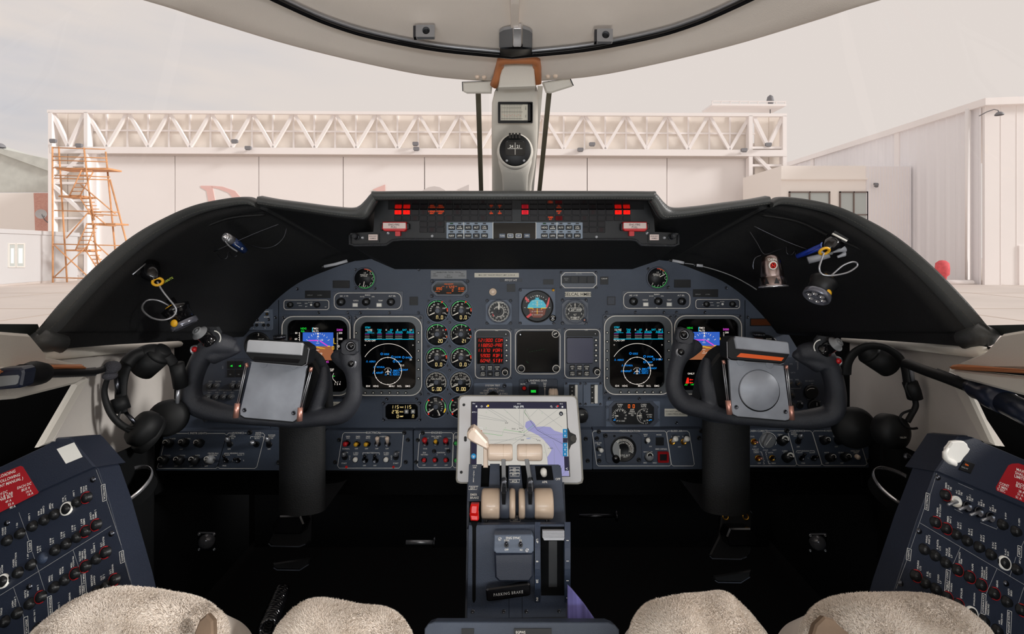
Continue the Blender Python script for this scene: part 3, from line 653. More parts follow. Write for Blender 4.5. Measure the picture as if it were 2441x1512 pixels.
# visor brackets
for P, lb, Y in (([(1103, 196), (1174, 193), (1171, 222), (1112, 222), (1104, 218)], 'left', .985), ([(1293, 196), (1358, 187), (1366, 205), (1312, 222), (1302, 220)], 'right', .985)):
    f = Fr(P[0][0], P[0][1], Y, V=(0, -.25, 1)); t = thing('visor_mount', 'worn beige plastic visor mount %s of the pillar head' % lb, 'bracket', f, 'visor mounts by the pillar')
    parts(t, f, ('mount_body', 'beige', lambda q: q.prism(P, -18, 0, 3)), ('backing', 'black', lambda q: q.prism([(x + (2 if lb == 'right' else -2), y - 1) for x, y in P], -20, -15)))
for i, (x, y) in enumerate(((1138, 183), (1154, 184), (1306, 182), (1324, 181))):
    Y = .352 * FP / (600 - y) * .995; f = Fr(x, y, Y, V=(0, -.6, .8)); mb = MB(f, 'cream'); mb.lathe_l((0, 0, 0), [(.0048, 0), (.0045, .003), (.003, .005), (0, .006)], 14)
    solo('headliner_stud', mb, ('outer', 'inner', 'inner', 'outer')[i] + ' beige snap stud on headliner ' + ('left' if x < 1220 else 'right') + ' of pillar', 'stud', 'snap studs on the headliner edge')
# windshield panes
for sgn, nm in ((1, 'window_1'), (-1, 'window_2')):
    base = [W(1165, 480, 1.34), W(1000, 500, 1.33), W(760, 510, 1.26), W(500, 540, 1.1), W(280, 640, .93), W(60, 790, .74), Vector((-.72, .3, EZ - .14)), Vector((-.74, -.4, EZ - .16))]
    top = [mapz(1165, 188, .37), mapz(1000, 172, .37), mapz(800, 130, .362), mapz(600, 78, .35), mapz(450, 30, .335), mapz(340, -10, .325), Vector((-.62, .2, EZ + .26)), Vector((-.66, -.4, EZ + .2))]
    base = catmull(base, 4); top = catmull(top, 4); rr = [[a.lerp(b, f_) + Vector((0, .03 * sin(pi * f_), .02 * sin(pi * f_))) for a, b in zip(base, top)] for f_ in (0, .25, .5, .75, 1)]
    if sgn < 0: rr = [mir(r) for r in rr]
    mb = MB(None, 'window_glass'); mb.grid(rr, True); struct(nm, mb)

# ------------------------------------------------------------------ glareshield
Ldef = dict(out=[(96, 780, .60), (104, 768, .605), (150, 712, .64), (232, 628, .68), (320, 556, .73), (400, 512, .77), (470, 484, .81), (540, 470, .85), (592, 468, .875), (612, 480, .885)],
            inn=[(114, 800, .61), (136, 790, .62), (190, 730, .65), (262, 655, .69), (335, 592, .735), (405, 545, .775), (470, 513, .815), (540, 495, .85), (592, 489, .875), (616, 497, .885)],
            pan=[(588, 795, 1.05), (592, 790, 1.05), (598, 783, 1.05), (606, 773, 1.05), (630, 745, 1.05), (670, 705, 1.05), (720, 670, 1.05), (780, 645, 1.05), (820, 630, 1.05), (845, 622, 1.05)])
Cdef = dict(out=[(617, 465, .885), (660, 473, .885), (720, 481, .885), (790, 490, .885), (840, 493, .885), (860, 482, .88), (885, 456, .87), (900, 454, .865), (1060, 453, .86), (1220.5, 453, .86)],
            inn=[(620, 489, .885), (660, 495, .885), (720, 503, .885), (790, 514, .885), (850, 521, .885), (874, 520, .88), (898, 484, .875), (912, 478, .87), (1060, 477, .865), (1220.5, 477, .865)],
            pan=[(850, 622, 1.05), (870, 620, 1.05), (880, 618, 1.05), (890, 616, 1.05), (896, 600, 1.05), (900, 560, 1.03), (905, 500, 1.0), (915, 474, 1.0), (1060, 474, 1.0), (1220.5, 474, 1.0)])
def mirp(P, a): return [(2 * 1220.5 + a - x, y, Y) for x, y, Y in P]
def stations(P, n=6): return catmull([W(*p) for p in P], n)
def resamp(P, n):
    d = [0]
    for a, b in zip(P, P[1:]): d.append(d[-1] + (b - a).length)
    r = []
    for i in range(n):
        t = d[-1] * i / (n - 1); j = min(max(int(np.searchsorted(d, t)) - 1, 0), len(P) - 2); f_ = (t - d[j]) / max(d[j + 1] - d[j], 1e-9); r.append(P[j].lerp(P[j + 1], f_))
    return r
def stitches(mb, P, step=.0052, ln=.0034, r=.0005):
    d = [0]
    for a, b in zip(P, P[1:]): d.append(d[-1] + (b - a).length)
    X = [np.interp(np.arange(0, d[-1], step), d, [p[i] for p in P]) for i in range(3)]; X2 = [np.interp(np.arange(0, d[-1], step) + ln, d, [p[i] for p in P]) for i in range(3)]
    for a, b, c, a2, b2, c2 in zip(*X, *X2): mb.tube_l([(a, b, c), (a2, b2, c2)], r, 4, smooth=False, caps=False)
gs = thing('glareshield', 'black stitched leather glareshield hood over the instrument panel', 'glareshield', loc=W(1220, 455, .9)); bpy.context.view_layer.update()
def pad(name, out, inn, parent, label=None):
    O = stations(out); I = stations(inn); C_ = Vector((0, 0, 0))
    rws = []
    mid = [(a + b) / 2 for a, b in zip(O, I)]
    back = [EYE + (p - EYE) * 1.05 + Vector((0, 0, -.006)) for p in O]
    top1 = [p + Vector((0, .012, .0)) for p in O]
    m1 = [a.lerp(b, .2) + Vector((0, -.006, 0)) for a, b in zip(O, I)]; m2 = [a.lerp(b, .5) + Vector((0, -.011, 0)) for a, b in zip(O, I)]; m3 = [a.lerp(b, .85) + Vector((0, -.009, 0)) for a, b in zip(O, I)]
    inn1 = [b + Vector((0, -.004, 0)) for b in I]; i2 = [b + Vector((0, .008, .001)) + (a - b) * .06 for a, b in zip(O, I)]
    q = MB(None, 'leather'); q.grid([back, top1, m1, m2, m3, inn1, i2], True)
    for e in (0, -1): q.add([r[e] for r in (back, top1, m1, m2, m3, inn1, i2)], [tuple(range(7)) if e else tuple(range(6, -1, -1))])
    o = wl(name, q, parent)
    q = MB(None, 'thread'); stitches(q, [a.lerp(b, .86) + Vector((0, -.0094, 0)) for a, b in zip(O, I)]); stitches(q, [a.lerp(b, .36) + Vector((0, -.0090, 0)) for a, b in zip(O, I)], r=.0003); s_ = link('stitching', q, o); s_['kind'] = 'stuff'
    return O, I
pad('roll_pad', Ldef['out'], Ldef['inn'], gs)
pad('roll_pad', mirp(Ldef['out'], 10)[::-1], mirp(Ldef['inn'], 10)[::-1], gs)
pad('roll_pad', Cdef['out'] + mirp(Cdef['out'], 8)[::-1][1:], Cdef['inn'] + mirp(Cdef['inn'], 8)[::-1][1:], gs)
# end plugs
for sg in (1, -1):
    P = [W(84, 800, .60), W(98, 812, .605), W(112, 828, .61)] if sg > 0 else [W(2357, 786, .60), W(2344, 800, .605), W(2330, 818, .61)]
    q = MB(None, 'leather'); q.tube_l([P[0] + Vector((0, 0, .0)), P[1], P[2] + Vector((0, .02, 0))], [.012, .014, .012], 12); wl('end_cap', q, gs)
# hood skin
inn = Ldef['inn'] + Cdef['inn']; pan = Ldef['pan'] + Cdef['pan']
I = [W(*p) for p in inn]; P = [W(*p) for p in pan]
I = I + [Vector((-p.x + .004, p.y, p.z)) for p in I[::-1][1:]]; P = P + [Vector((-p.x, p.y, p.z)) for p in P[::-1][1:]]
I = [W(112, 838, .61)] + I + [W(2332, 832, .61)]; P = [W(580, 803, 1.05)] + P + [W(1868, 798, 1.05)]
I = catmull(I, 4); P = catmull(P, 4); rws = [[EYE + (a - EYE) * 1.03 + Vector((a.x * .015, 0, .006)) for a in I]]
for f_ in (0, .08, .2, .4, .6, .8, 1):
    b_ = .01 * sin(pi * min(1, f_ * 1.2)) if f_ < .84 else .0
    rws.append([a.lerp(b, f_) + Vector((a.x * b_ * .9, 0, .5 * b_ * (1 if a.z > EZ - .1 else .2))) for a, b in zip([p + Vector((0, .006, .001)) for p in I], P)])
q = MB(None, 'leather_black'); q.grid(rws, True); wl('hood_lining', q, gs)
# top deck towards the windshield
O = [W(*p) for p in Ldef['out'] + Cdef['out']]; O = O + [Vector((-p.x + .004, p.y, p.z)) for p in O[::-1][1:]]
fwd = [Vector((p.x * 1.12, max(p.y * 1.12, 1.42 - abs(p.x) * 1.2), p.z - .02)) for p in O]
q = MB(None, 'leather_black'); q.grid([[EYE + (p - EYE) * 1.045 + Vector((0, 0, -.005)) for p in O], fwd], False); wl('deck', q, gs)
# seams in the lining
for P in ([(170, 790, .70), (215, 730, .72), (290, 665, .75), (360, 612, .78), (440, 565, .82), (540, 522, .86), (632, 512, .89)], [(2268, 790, .70), (2225, 730, .72), (2150, 665, .75), (2060, 600, .78), (1980, 565, .82), (1900, 528, .86), (1815, 513, .89)]):
    q = MB(None, 'leather_black'); q.tube_l(stations(P), .0025, 6); wl('piping', q, gs)
# ================================================================== SIDE WALLS
def sidewall(sg):
    side = 'left' if sg < 0 else 'right'; mx = (lambda P: P) if sg < 0 else (lambda P: [(2441 - x + 6, y) for x, y in P])
    f = Fr(0, 0, 1, U=(-.404, 1, 0) if sg < 0 else (-.404, -1, 0), O=(sg * .67, .8, EZ), k=.8 / FP)
    if sg < 0:
        main = [(112, 842), (330, 826), (440, 816), (560, 806), (560, 990), (430, 1012), (340, 1053), (215, 1107), (188, 1060), (126, 1052), (209, 905)]
        strut = [(184, 915), (209, 898), (213, 905), (126, 1056), (98, 1066)]
        arm = [(-260, 880), (97, 872), (207, 872), (209, 897), (184, 915), (45, 950), (-260, 960)]
        sill = [(-260, 792), (0, 790), (74, 796), (112, 842), (112, 850), (207, 872), (97, 872), (0, 884), (-260, 890)]
        trim = [(-200, 884), (0, 882), (97, 870), (200, 868), (209, 876), (207, 882), (97, 882), (0, 892), (-200, 894)]
    else:
        main = [(1883, 793), (1900, 795), (2345, 838), (2400, 880), (2265, 878), (2262, 890), (2282, 925), (2370, 1062), (2310, 1040), (2260, 1050), (2240, 1106), (2146, 1060), (2060, 1036), (1883, 980)]
        strut = [(2268, 905), (2300, 920), (2366, 1062), (2340, 1056), (2262, 905)]
        arm = [(2258, 885), (2264, 880), (2380, 893), (2441, 898), (2700, 905), (2700, 965), (2441, 944), (2290, 903)]
        sill = [(2345, 838), (2384, 796), (2441, 786), (2700, 770), (2700, 885), (2441, 882), (2265, 876)]
        trim = [(2260, 878), (2264, 870), (2280, 868), (2441, 881), (2700, 895), (2700, 905), (2441, 890), (2262, 880)]
    k = f.k; m = MB(f, 'wallcloth'); m.prism(main, -14, 0); o = struct('wall_' + side, m)
    # outer shell behind, holds the recess
    q = MB(None, 'void'); q.box_l((min(sg * .84, sg * .82), -1.4, .95), (max(sg * .84, sg * .82), 1.6, 1.725)); w2 = link('outer_skin', q, o); w2.matrix_parent_inverse = f.Mx.inverted()
    q = MB(f, 'beige'); q.prism(sill, -22, 18, 5); link('window_sill', q, o)
    q = MB(f, 'winseal'); q.prism([(-260, 772), (90, 773), (100, 800), (-260, 800)] if sg < 0 else [(2345, 776), (2441, 774), (2700, 768), (2700, 800), (2350, 800)], -30, -24); link('window_seal', q, o)
    q = MB(f, 'beige'); q.prism(strut, 6, 15, 4); link('strut', q, o)
    q = MB(f, 'beige'); q.prism(arm, -10, 40, 4); link('armrest', q, o)
    q = MB(f, 'tan_leather'); q.prism(trim, 20, 46, 4); link('armrest_trim', q, o)
    q = MB(f, 'void'); q.prism([(335, 1056), (430, 1013), (520, 995), (520, 1100), (335, 1200)] if sg < 0 else [(2146, 1061), (2060, 1037), (1930, 990), (1930, 1100), (2146, 1200)], -20, 1); link('lower_skirt', q, o)
    # ledge rib along the top of the cloth panel
    rib = [(112, 845), (330, 829), (560, 809)] if sg < 0 else [(1888, 797), (2100, 817), (2345, 841)]
    q = MB(f, 'beige'); q.tube_l([(*f.uv(x, y, .004), .004) for x, y in rib], .008, 10); link('top_rib', q, o)
    return o
for nm_ in ('wall_left', 'wall_right'): sidewall(-1 if nm_ == 'wall_left' else 1)
# lower black kick panels between the wall and the lower instrument row
for sg, nm in ((-1, 'trim_5'), (1, 'trim_6')):
    q = MB(None, 'void'); x = sg * .62
    a = [W(215, 1107, .66), W(340, 1053, .80), W(366, 1040, .9), W(369, 1020, 1.03)] if sg < 0 else [W(2240, 1106, .66), W(2146, 1060, .79), W(2105, 1040, .9), W(2092, 1020, 1.03)]
    q.grid([a, [Vector((p.x, p.y, .95)) for p in a]], False); struct(nm, q)
    q = MB(None, 'black')
    y = .8
# rings (air outlets) on the lower sides
for sg, P, lb in ((-1, (292, 1163), 'left'), (1, (2152, 1166), 'right')):
    f = Fr(P[0], P[1], .74, U=(1, 0, -.2 * sg), V=(0, .9, .4)); rr = .040
    t = thing('air_outlet', 'shiny ringed air outlet low on the %s kick panel' % lb, 'vent', f, 'ringed air outlets')
    parts(t, f, ('ring', 'chrome', lambda q: q.lathe_l((0, 0, 0), [(rr * .98, -.003), (rr, -.003), (rr * 1.02, 0), (rr, .003), (rr * .98, .003), (rr * .98, -.003)], 40)), ('duct', 'void', lambda q: q.lathe_l((0, 0, 0), [(rr * .97, -.02), (rr * .97, -.004), (rr * .93, -.004), (rr * .8, -.018), (0, -.018)], 32)))
for i, (x, y) in enumerate(((284, 1104), (235, 1125), (2163, 1090), (2215, 1112))):
    f = Fr(x, y, .72, V=(0, .5, .8)); mb = MB(f, 'steel_dark'); mb.lathe_l((0, 0, 0), [(.006, 0), (.005, .003), (.002, .004), (0, .003)], 10); solo('panel_fastener', mb, 'shiny fastener %s on the %s kick panel' % (('lower' if i % 2 else 'upper'), 'left' if x < 1200 else 'right'), 'screw', 'kick panel fasteners')

# ================================================================== INSTRUMENT PANEL
PY = 1.05
PF = Fr(1220.5, 820, PY)
ip = thing('instrument_panel', 'navy blue main instrument panel board carrying all the gauges', 'panel', PF)
outl = [(400, 1026), (430, 960), (500, 880), (545, 812), (600, 752), (660, 704), (730, 664), (800, 636), (860, 618), (900, 600), (1540, 600), (1600, 616), (1660, 634), (1730, 664), (1800, 708), (1860, 764), (1900, 830), (1960, 900), (2010, 960), (2060, 1026)]
parts(ip, PF, ('board', 'panel', lambda q: q.prism(outl, -16, 0)), *[('seam', 'void', lambda q, a=a: q.rbox(a[0] - .7, a[1], a[0] + .7, a[2], -1, .35)) for a in ((664, 716, 1020), (1776, 716, 1020), (645, 1010, 1026), (1797, 1010, 1026))])
for x, y in ((759, 746), (828.6, 745.6), (858.6, 746), (928, 746), (997, 746), (1446, 745), (1515, 745), (1583, 745), (1613, 745), (1681, 745), (708, 689), (1732, 687), (922, 952), (993, 952), (1453, 951), (1524, 951), (656, 757), (1783, 757), (680, 759), (1613, 1009), (820, 951), (998, 643), (1546, 641), (1594, 685), (847, 687), (1040, 718), (1060, 960), (1225, 620), (960, 620), (1500, 620)):
    q = MB(PF, 'steel_dark'); q.screw(x, y, 3, 0); link('screw', q, ip)

def sub(px, py, h=0): return PF.sub(px, py, h)
PRINT = .5
# ---------------------------------------------------------------- engine gauges
def eng(kind, x, y, lb, dtxt):
    f = sub(x, y); r = 26; t = thing('engine_gauge', lb, 'gauge', f, 'round engine gauges in two columns')
    def face(q): q.lathe(x, y, [(r + 3.5, 0), (r + 3, 1.2), (r + .8, 1.6), (r, .9), (r, .3), (0, .3)], 36, ref=0)
    L = []
    L.append(('bezel', 'panel_lite', lambda q: q.lathe(x, y, [(r + 3.5, -.2), (r + 3.5, .9), (r + 2.4, 1.6), (r + .6, 1.6), (r, .3)], 36, ref=0)))
    L.append(('dial', 'black', lambda q: q.lathe(x, y, [(r + 1, .1), (r + 1, .5), (0, .5)], 32, ref=0)))
    def marks(q):
        if kind in ('N1', 'N2'):
            for i in range(26): q.tick(x, y, -118 + i * 4.2, 22, 24.5, .5, .8)
            for a in (-20, 25, 70, 110, 128): q.tick(x, y, a, 20, 25, 1, .8)
            for s_, a in zip(('20', '40', '60', '80', '90', '100', '110'), (-88, -70, -50, -28, 8, 68, 108)): q.txt(s_, x + 16.5 * sin(radians(a)), y - 16.5 * cos(radians(a)), 3.4, .8)
            q.txt(kind, x + 1, y - 10, 3.4, .8); q.line([(x - 4, y - 7), (x + 6, y - 7)], .6, .8)
        elif kind == 'ITT':
            for i in range(20): q.tick(x, y, -122 + i * 5, 22, 24.5, .5, .8)
            for a in (-30, 5, 30, 95, 115): q.tick(x, y, a, 20, 25, 1, .8)
            for s_, a in zip(('2', '4', '6', '7', '8', '9', '10'), (-75, -48, -25, 5, 55, 85, 118)): q.txt(s_, x + 18 * sin(radians(a)), y - 18 * cos(radians(a)), 3.4, .8)
            q.txt('ITT', x + 1, y - 10, 3.4, .8); q.txt('X100', x - 11, y - 1, 2, .8); q.txt('C', x - 10, y + 2.5, 2, .8)
        elif kind == 'FF':
            for i in range(50): q.tick(x, y, -120 + i * 4.8, 21.5 if i % 5 else 19.5, 24.5, .7, .8)
            for s_, a in zip(('0', '.5', '1.0', '1.5', '2.0', '2.5', '3.0'), (-112, -72, -38, 0, 38, 72, 104)): q.txt(s_, x + 16.5 * sin(radians(a)), y - 17 * cos(radians(a)), 3.6, .8)
            q.txt('FUEL FLOW', x, y - 8.5, 3.4, .8); q.txt('LBS/HR', x - 10, y + 3, 2, .8); q.txt('X 1000', x - 10, y + 6, 2, .8)
        else:
            for i in range(20): q.tick(x, y, -130 + i * 4.5, 21, 24, .5, .8); q.tick(x, y, 40 + i * 4.5, 21, 24, .5, .8)
            q.txt('ENG', x - 1, y - 20, 2.6, .8); q.txt('OIL', x, y - 15.5, 3.4, .8)
            for s_, a in (('150', -42), ('100', -72), ('50', -108), ('220', 42), ('80', 62), ('60', 84), ('40', 104), ('20', 122)): q.txt(s_, x + 15.5 * sin(radians(a)), y - 15.5 * cos(radians(a)), 2.8, .8)
            q.txt('PSI', x + 7, y + 19, 2, .8); q.txt('C', x - 7, y + 19, 2, .8)
    L.append(('scale_marking', 'print', marks))
    def bands(q):
        if kind == 'OIL':
            q.use('g_band'); q.arc(x, y, 23.5, -115, -50, 2, 1.0); q.arc(x, y, 23.5, 62, 98, 2, 1.0); q.use('g_red'); q.arc(x, y, 23.5, -50, -42, 3, 1.1); q.arc(x, y, 23.5, -138, -130, 3, 1.1); q.arc(x, y, 23.5, 36, 42, 3, 1.1); q.use('g_yellow'); q.arc(x, y, 23.5, 98, 122, 2.4, 1.0)
        elif kind != 'FF':
            q.use('g_band'); q.arc(x, y, 23.5, -62 if kind != 'ITT' else -66, 72 if kind != 'ITT' else 40, 1.8, 1.0)
            q.use('g_red'); 
            if kind == 'N1': q.arc(x, y, 24, 24, 32, 3.2, 1.1)
            q.arc(x, y, 24, 76, 82, 3, 1.1) if kind != 'ITT' else q.arc(x, y, 24, 58, 66, 3, 1.1)
            q.use('orange'); q.arc(x, y, 24, 84, 94, 3, 1.1) if kind != 'ITT' else q.arc(x, y, 24, 100, 108, 3, 1.1)
    if kind != 'FF': L.append(('colour_band', 'g_band', bands))
    na = -112
    if kind == 'OIL': L.append(('needle', 'needle', lambda q: (q.line([(x - 5, y + 4), (x - 19, y + 13)], 3, 1.8), )))
    if kind == 'OIL': L.append(('needle', 'needle', lambda q: (q.line([(x + 4, y + 7), (x + 10, y + 20)], 2.6, 1.8), )))
    if kind != 'OIL': L.append(('needle', 'needle', lambda q: q.prism([(x - 7, y + 3), (x - 19, y + 9.5), (x - 20, y + 11.5), (x - 18, y + 11), (x - 6, y + 6)], 1, 2)))
    L.append(('hub', 'bezel', lambda q: q.cyl(x, y, 6, .5, 3, 20, 1)))
    if dtxt: L.append(('digital_readout', 'g_digit', lambda q: (q.use('g_black'), q.rbox(x - 14, y + 11, x + 18, y + 20.5, .5, .8), q.use('g_digit'), q.dig(dtxt, x + 13 if kind != 'FF' else x + 12, y + 15.5, 7.6, 1.0, 'r', slant=0, sp=.26, w=.5, st=.13, dot=True))))
    parts(t, f, *L)
LN = {'N1': 'fan speed', 'ITT': 'turbine temperature', 'N2': 'core speed', 'FF': 'fuel flow', 'OIL': 'oil pressure and temperature'}
for kind, y, dl, dr in (('N1', 741.4, 'n.0', '0.0'), ('ITT', 797.6, '20', '21'), ('N2', 853.8, '0.0', '0.0'), ('FF', 912.3, 'G.00', '0.00'), ('OIL', 971, '', '')):
    eng(kind, {'N1': 1042.5, 'ITT': 1041.4, 'N2': 1040.4, 'FF': 1039.6, 'OIL': 1038.6}[kind], y, '%s gauge marked %s, left engine gauge column' % (LN[kind], {'FF': 'FUEL FLOW', 'OIL': 'OIL'}.get(kind, kind)), dl)
    eng(kind, {'N1': 1099, 'ITT': 1098.5, 'N2': 1098.5, 'FF': 1097.6, 'OIL': 1095.6}[kind], y, '%s gauge marked %s, right engine gauge column' % (LN[kind], {'FF': 'FUEL FLOW', 'OIL': 'OIL'}.get(kind, kind)), dr)
for y in (718, 769, 826, 883, 940):
    for x in (1021, 1072): q = MB(PF, 'steel_dark'); q.screw(x, y, 2.6, 0); link('screw', q, ip)
    q = MB(PF, 'steel_dark'); q.screw(1065, y + (46 if y < 760 else 50) - 4, 2.6, 0); link('screw', q, ip)

# ---------------------------------------------------------------- simple plates
def placard(x0, y0, x1, y1, lines, lb, mt='placard', ink='ink', cat='placard', h=1.2, name='placard', r=.5, fr=None):
    f = (fr or PF).sub((x0 + x1) / 2, (y0 + y1) / 2); t = thing(name, lb, cat, f)
    parts(t, f, ('plate', mt, lambda q: q.rbox(x0, y0, x1, y1, 0, h, r)), ('lettering', ink, lambda q: [q.txt(s_, x, y, z, h + .25, al) for s_, x, y, z, al in lines]))
    return t
placard(1027, 645, 1112, 665, [('USEABLE FUEL- TOTAL - 7910 lbs', 1069, 649.5, 2.9, 'c'), ('1449', 1035, 653.5, 2.6, 'c'), ('L WING', 1036, 658, 2.8, 'c'), ('1449', 1101, 653.5, 2.6, 'c'), ('R WING', 1101, 658, 2.8, 'c'), ('5012', 1069, 656.5, 2.8, 'c'), ('FUSELAGE', 1069, 661, 2.8, 'c')], 'grey placard reading USEABLE FUEL TOTAL above the fuel readout', 'knobgrey')
placard(1131, 651, 1237, 661.5, [('MAX CERT TAKEOFF WEIGHT LIMIT: 23,500 LB', 1184, 656, 2.9, 'c')], 'long cream strip reading MAX CERT TAKEOFF WEIGHT LIMIT')
placard(1347, 696, 1409, 708, [('SELCAL HMBS', 1378, 701.8, 7.2, 'c')], 'cream label reading SELCAL HMBS above the altimeter')
placard(1584.4, 975, 1639, 993, [('DO NOT LAND WITH', 1611, 981, 3.4, 'c'), ('CABIN PRESSURIZED', 1611, 987.5, 3.4, 'c')], 'grey placard reading CABIN PRESSURIZED behind the right yoke')
placard(745, 958.5, 826.6, 983, [('ON THE GROUND FOR:', 792, 963.5, 3.2, 'c'), ('ENGINE IS NOT RUNNING', 790, 970, 3.2, 'c'), ('(70 F)', 797, 976.5, 3.2, 'c')], 'cream placard reading THE GROUND FOR behind left yoke', r=5)
placard(1191, 664, 1245, 672.5, [('PITOT HT', 1218, 668.3, 4.6, 'c')], 'dark plate reading PITOT HT', 'panel_dark', 'print')
placard(727, 693, 788, 711, [('DISPLAY', 739, 704, 2.4, 'c'), ('L/C/RH', 762, 704, 2.4, 'c')], 'black annunciator strip reading DISPLAY on the left side', 'black', 'print_grey', 'annunciator', name='display_annunciator')
placard(1652, 690, 1712, 708.5, [('DISPLAY', 1664, 702, 2.4, 'c'), ('L/C/RH', 1687, 702, 2.4, 'c')], 'black annunciator strip reading DISPLAY on the right side', 'black', 'print_grey', 'annunciator', name='display_annunciator')
def blank(x0, y0, x1, y1, lb, mt='black', name='annunciator', inner=None):
    f = sub((x0 + x1) / 2, (y0 + y1) / 2); t = thing(name, lb, 'annunciator', f)
    parts(t, f, ('frame', 'black', lambda q: q.rring(x0, y0, x1, y1, 1.6, 0, 2, 1)), ('lens', mt, lambda q: q.rbox(x0 + 1.6, y0 + 1.6, x1 - 1.6, y1 - 1.6, 0, 1.4)))
blank(793, 669, 833, 687, 'blank black annunciator left of the left angle gauge'); blank(1607.5, 667, 1646.7, 686, 'blank black annunciator right of the right angle gauge')
blank(976, 708, 996, 728, 'black square switch light between left selector panel and gauges'); blank(1447.5, 707.6, 1467, 727.5, 'grey square switch light left of the right selector panel', 'panel_dark')
blank(1208, 677.5, 1228, 696, 'small square dark light under the PITOT HT plate', 'black'); blank(1295, 666.5, 1319.5, 678.5, 'small black double light above the attitude indicator')
blank(1788.6, 759.4, 1841.4, 777.6, 'dim amber annunciator near the right edge of the panel', 'warmdim' if 'warmdim' in M else 'black')
placard(1431, 660, 1450, 678.5, [('CAB HF', 1440.5, 664.5, 2.8, 'c')], 'small black square light reading CAB HF', 'black', 'print', 'annunciator', 2, 'cab_annunciator')
f = sub(1175, 696); t = thing('light_sensor', 'round cream light sensor button below the weight limit strip', 'sensor', f)
parts(t, f, ('rim', 'cream_dark', lambda q: q.lathe(1175, 696, [(9, 0), (9, 2), (8, 3), (5.5, 3), (5.5, 2)], 24, ref=0)), ('dome', 'cream', lambda q: q.lathe(1175, 696, [(5.5, 2), (4.5, 3.4), (2, 4), (0, 4.2)], 20, ref=0)))

# ---------------------------------------------------------------- knobs
def knob(q, x, y, r, h, mt='black', cap=None, fl=10):
    q.use(mt); q.lathe(x, y, [(r, .0), (r, h * .82), (r * .88, h), (0, h)], 20, ref=h * .5)
    if cap: q.use(cap); q.lathe(x, y, [(r * .45, h), (r * .4, h + 1), (0, h + 1)], 14, ref=h * .5)
# selector panels IAS / BARO / ALT
def selector(x0, y0, x1, y1, side, kx, bx, mirror=False):
    f = sub((x0 + x1) / 2, (y0 + y1) / 2); t = thing('selector_panel', '%s selector panel with BARO, TEMP and ALT SEL controls' % side, 'control panel', f, 'selector panels over the displays')
    cx = (x0 + x1) / 2
    parts(t, f, ('plate', 'bezel', lambda q: (q.rbox(x0 - 2, y0 - 3, x1 + 4, y1 + 3, 0, 2, 2), q.use('panel_dark'), q.rbox(x0, y0, x1, y1, 2, 4, 13, .6))), ('outline', 'outline', lambda q: q.rring(x0, y0, x1, y1, 1.4, 3.6, 4.8, 14)),
          ('lettering', 'print', lambda q: (q.txt('IAS', x0 + 14, y0 + 8, 3.4, 4.3, 'l'), q.txt('-> VS', x0 + 23, y0 + 8, 3.4, 4.3, 'l'), q.txt('BARO', cx, y0 + 5.6, 3.4, 4.3), q.txt('IN HG', cx - 13, y0 + 9.5, 2.6, 4.3), q.txt('HPA', cx + 13, y0 + 9.5, 2.6, 4.3), q.txt('ALT SEL', x1 - 22, y0 + 8, 3.4, 4.3), q.txt('VSPDS', x0 + 52, y0 + 19, 3.2, 4.3), q.txt('TEMP', x1 - 50, y0 + 19, 3.2, 4.3), q.txt('HPA', cx, y1 - 2.8, 1.6, 4.8), q.line([(cx - 5, y0 + 13), (cx - 4, y0 + 16)], .8, 4.3), q.line([(cx + 5, y0 + 13), (cx + 4, y0 + 16)], .8, 4.3))),
          *[('knob', 'black', lambda q, X=X, R=R: (knob(q, X, y0 + 22, R, 15, 'black', 'steel_dark'), q.use('print_grey'), q.txt('PUSH', X, y0 + 20, 2, 16.4), q.txt('SYNC', X, y0 + 24, 2, 16.4))) for X, R in zip(kx, (9.5, 9, 9))],
          *[('push_button', 'print', lambda q, X=X: (q.use('knobgrey'), q.rbox(X - 7, y0 + 24.5, X + 7, y0 + 34.5, 4, 5.5, .8), q.use('print'), q.rbox(X - 5.8, y0 + 25.5, X + 5.8, y0 + 33.5, 5.5, 7, .8, .6))) for X in bx])
selector(796, 698, 957, 738, 'left', (813, 873, 932), (846.5, 903.5)); selector(1486, 696.5, 1645.5, 736, 'right', (1510, 1569, 1625), (1539.5, 1595.5))
def smallsel(x0, y0, x1, y1, side, kx):
    f = sub((x0 + x1) / 2, (y0 + y1) / 2); t = thing('small_selector_panel', '%s small outlined panel with two knobs and lamp' % side, 'control panel', f, 'small selector panels')
    parts(t, f, ('plate', 'bezel', lambda q: (q.rbox(x0 - 1, y0 - 2, x1 + 3, y1 + 3, 0, 2, 2), q.use('panel_dark'), q.rbox(x0, y0, x1, y1, 2, 3.6, 7, .5))), ('outline', 'outline', lambda q: q.rring(x0, y0, x1, y1, 1.3, 3.2, 4.2, 7)),
          ('lettering', 'print', lambda q: (q.txt('SEL', kx[0] - 8, y0 + 13, 2, 4), q.txt('NAV', x0 + 54, y0 + 8.5, 2.4, 4), q.txt('RA TEST', x0 + 64, y0 + 6, 1.9, 4), q.txt('SET', x1 - 8, y0 + 17, 2.2, 4), q.line([(x0 + 32, y0 + 8), (x0 + 42, y0 + 8)], .7, 4), q.line([(x0 + 36, y0 + 14), (x0 + 44, y0 + 14)], .7, 4), q.txt('BFT', x0 + 54, y0 + 16, 2.2, 4))),
          *[('knob', 'black', lambda q, X=X: (knob(q, X, y0 + 12, 7, 11), q.use('print_grey'), q.txt('PUSH', X, y0 + 9.5, 1.6, 11.3), q.txt('DIM', X, y0 + 13, 1.6, 11.3))) for X in kx],
          ('test_lamp', 'print', lambda q: (q.cyl(x0 + 65, y0 + 12, 2.8, 3, 5.5, 14, 1))))
smallsel(676, 715, 784.5, 739, 'left', (692, 756)); smallsel(1658, 713.5, 1764, 736.5, 'right', (1684, 1746))

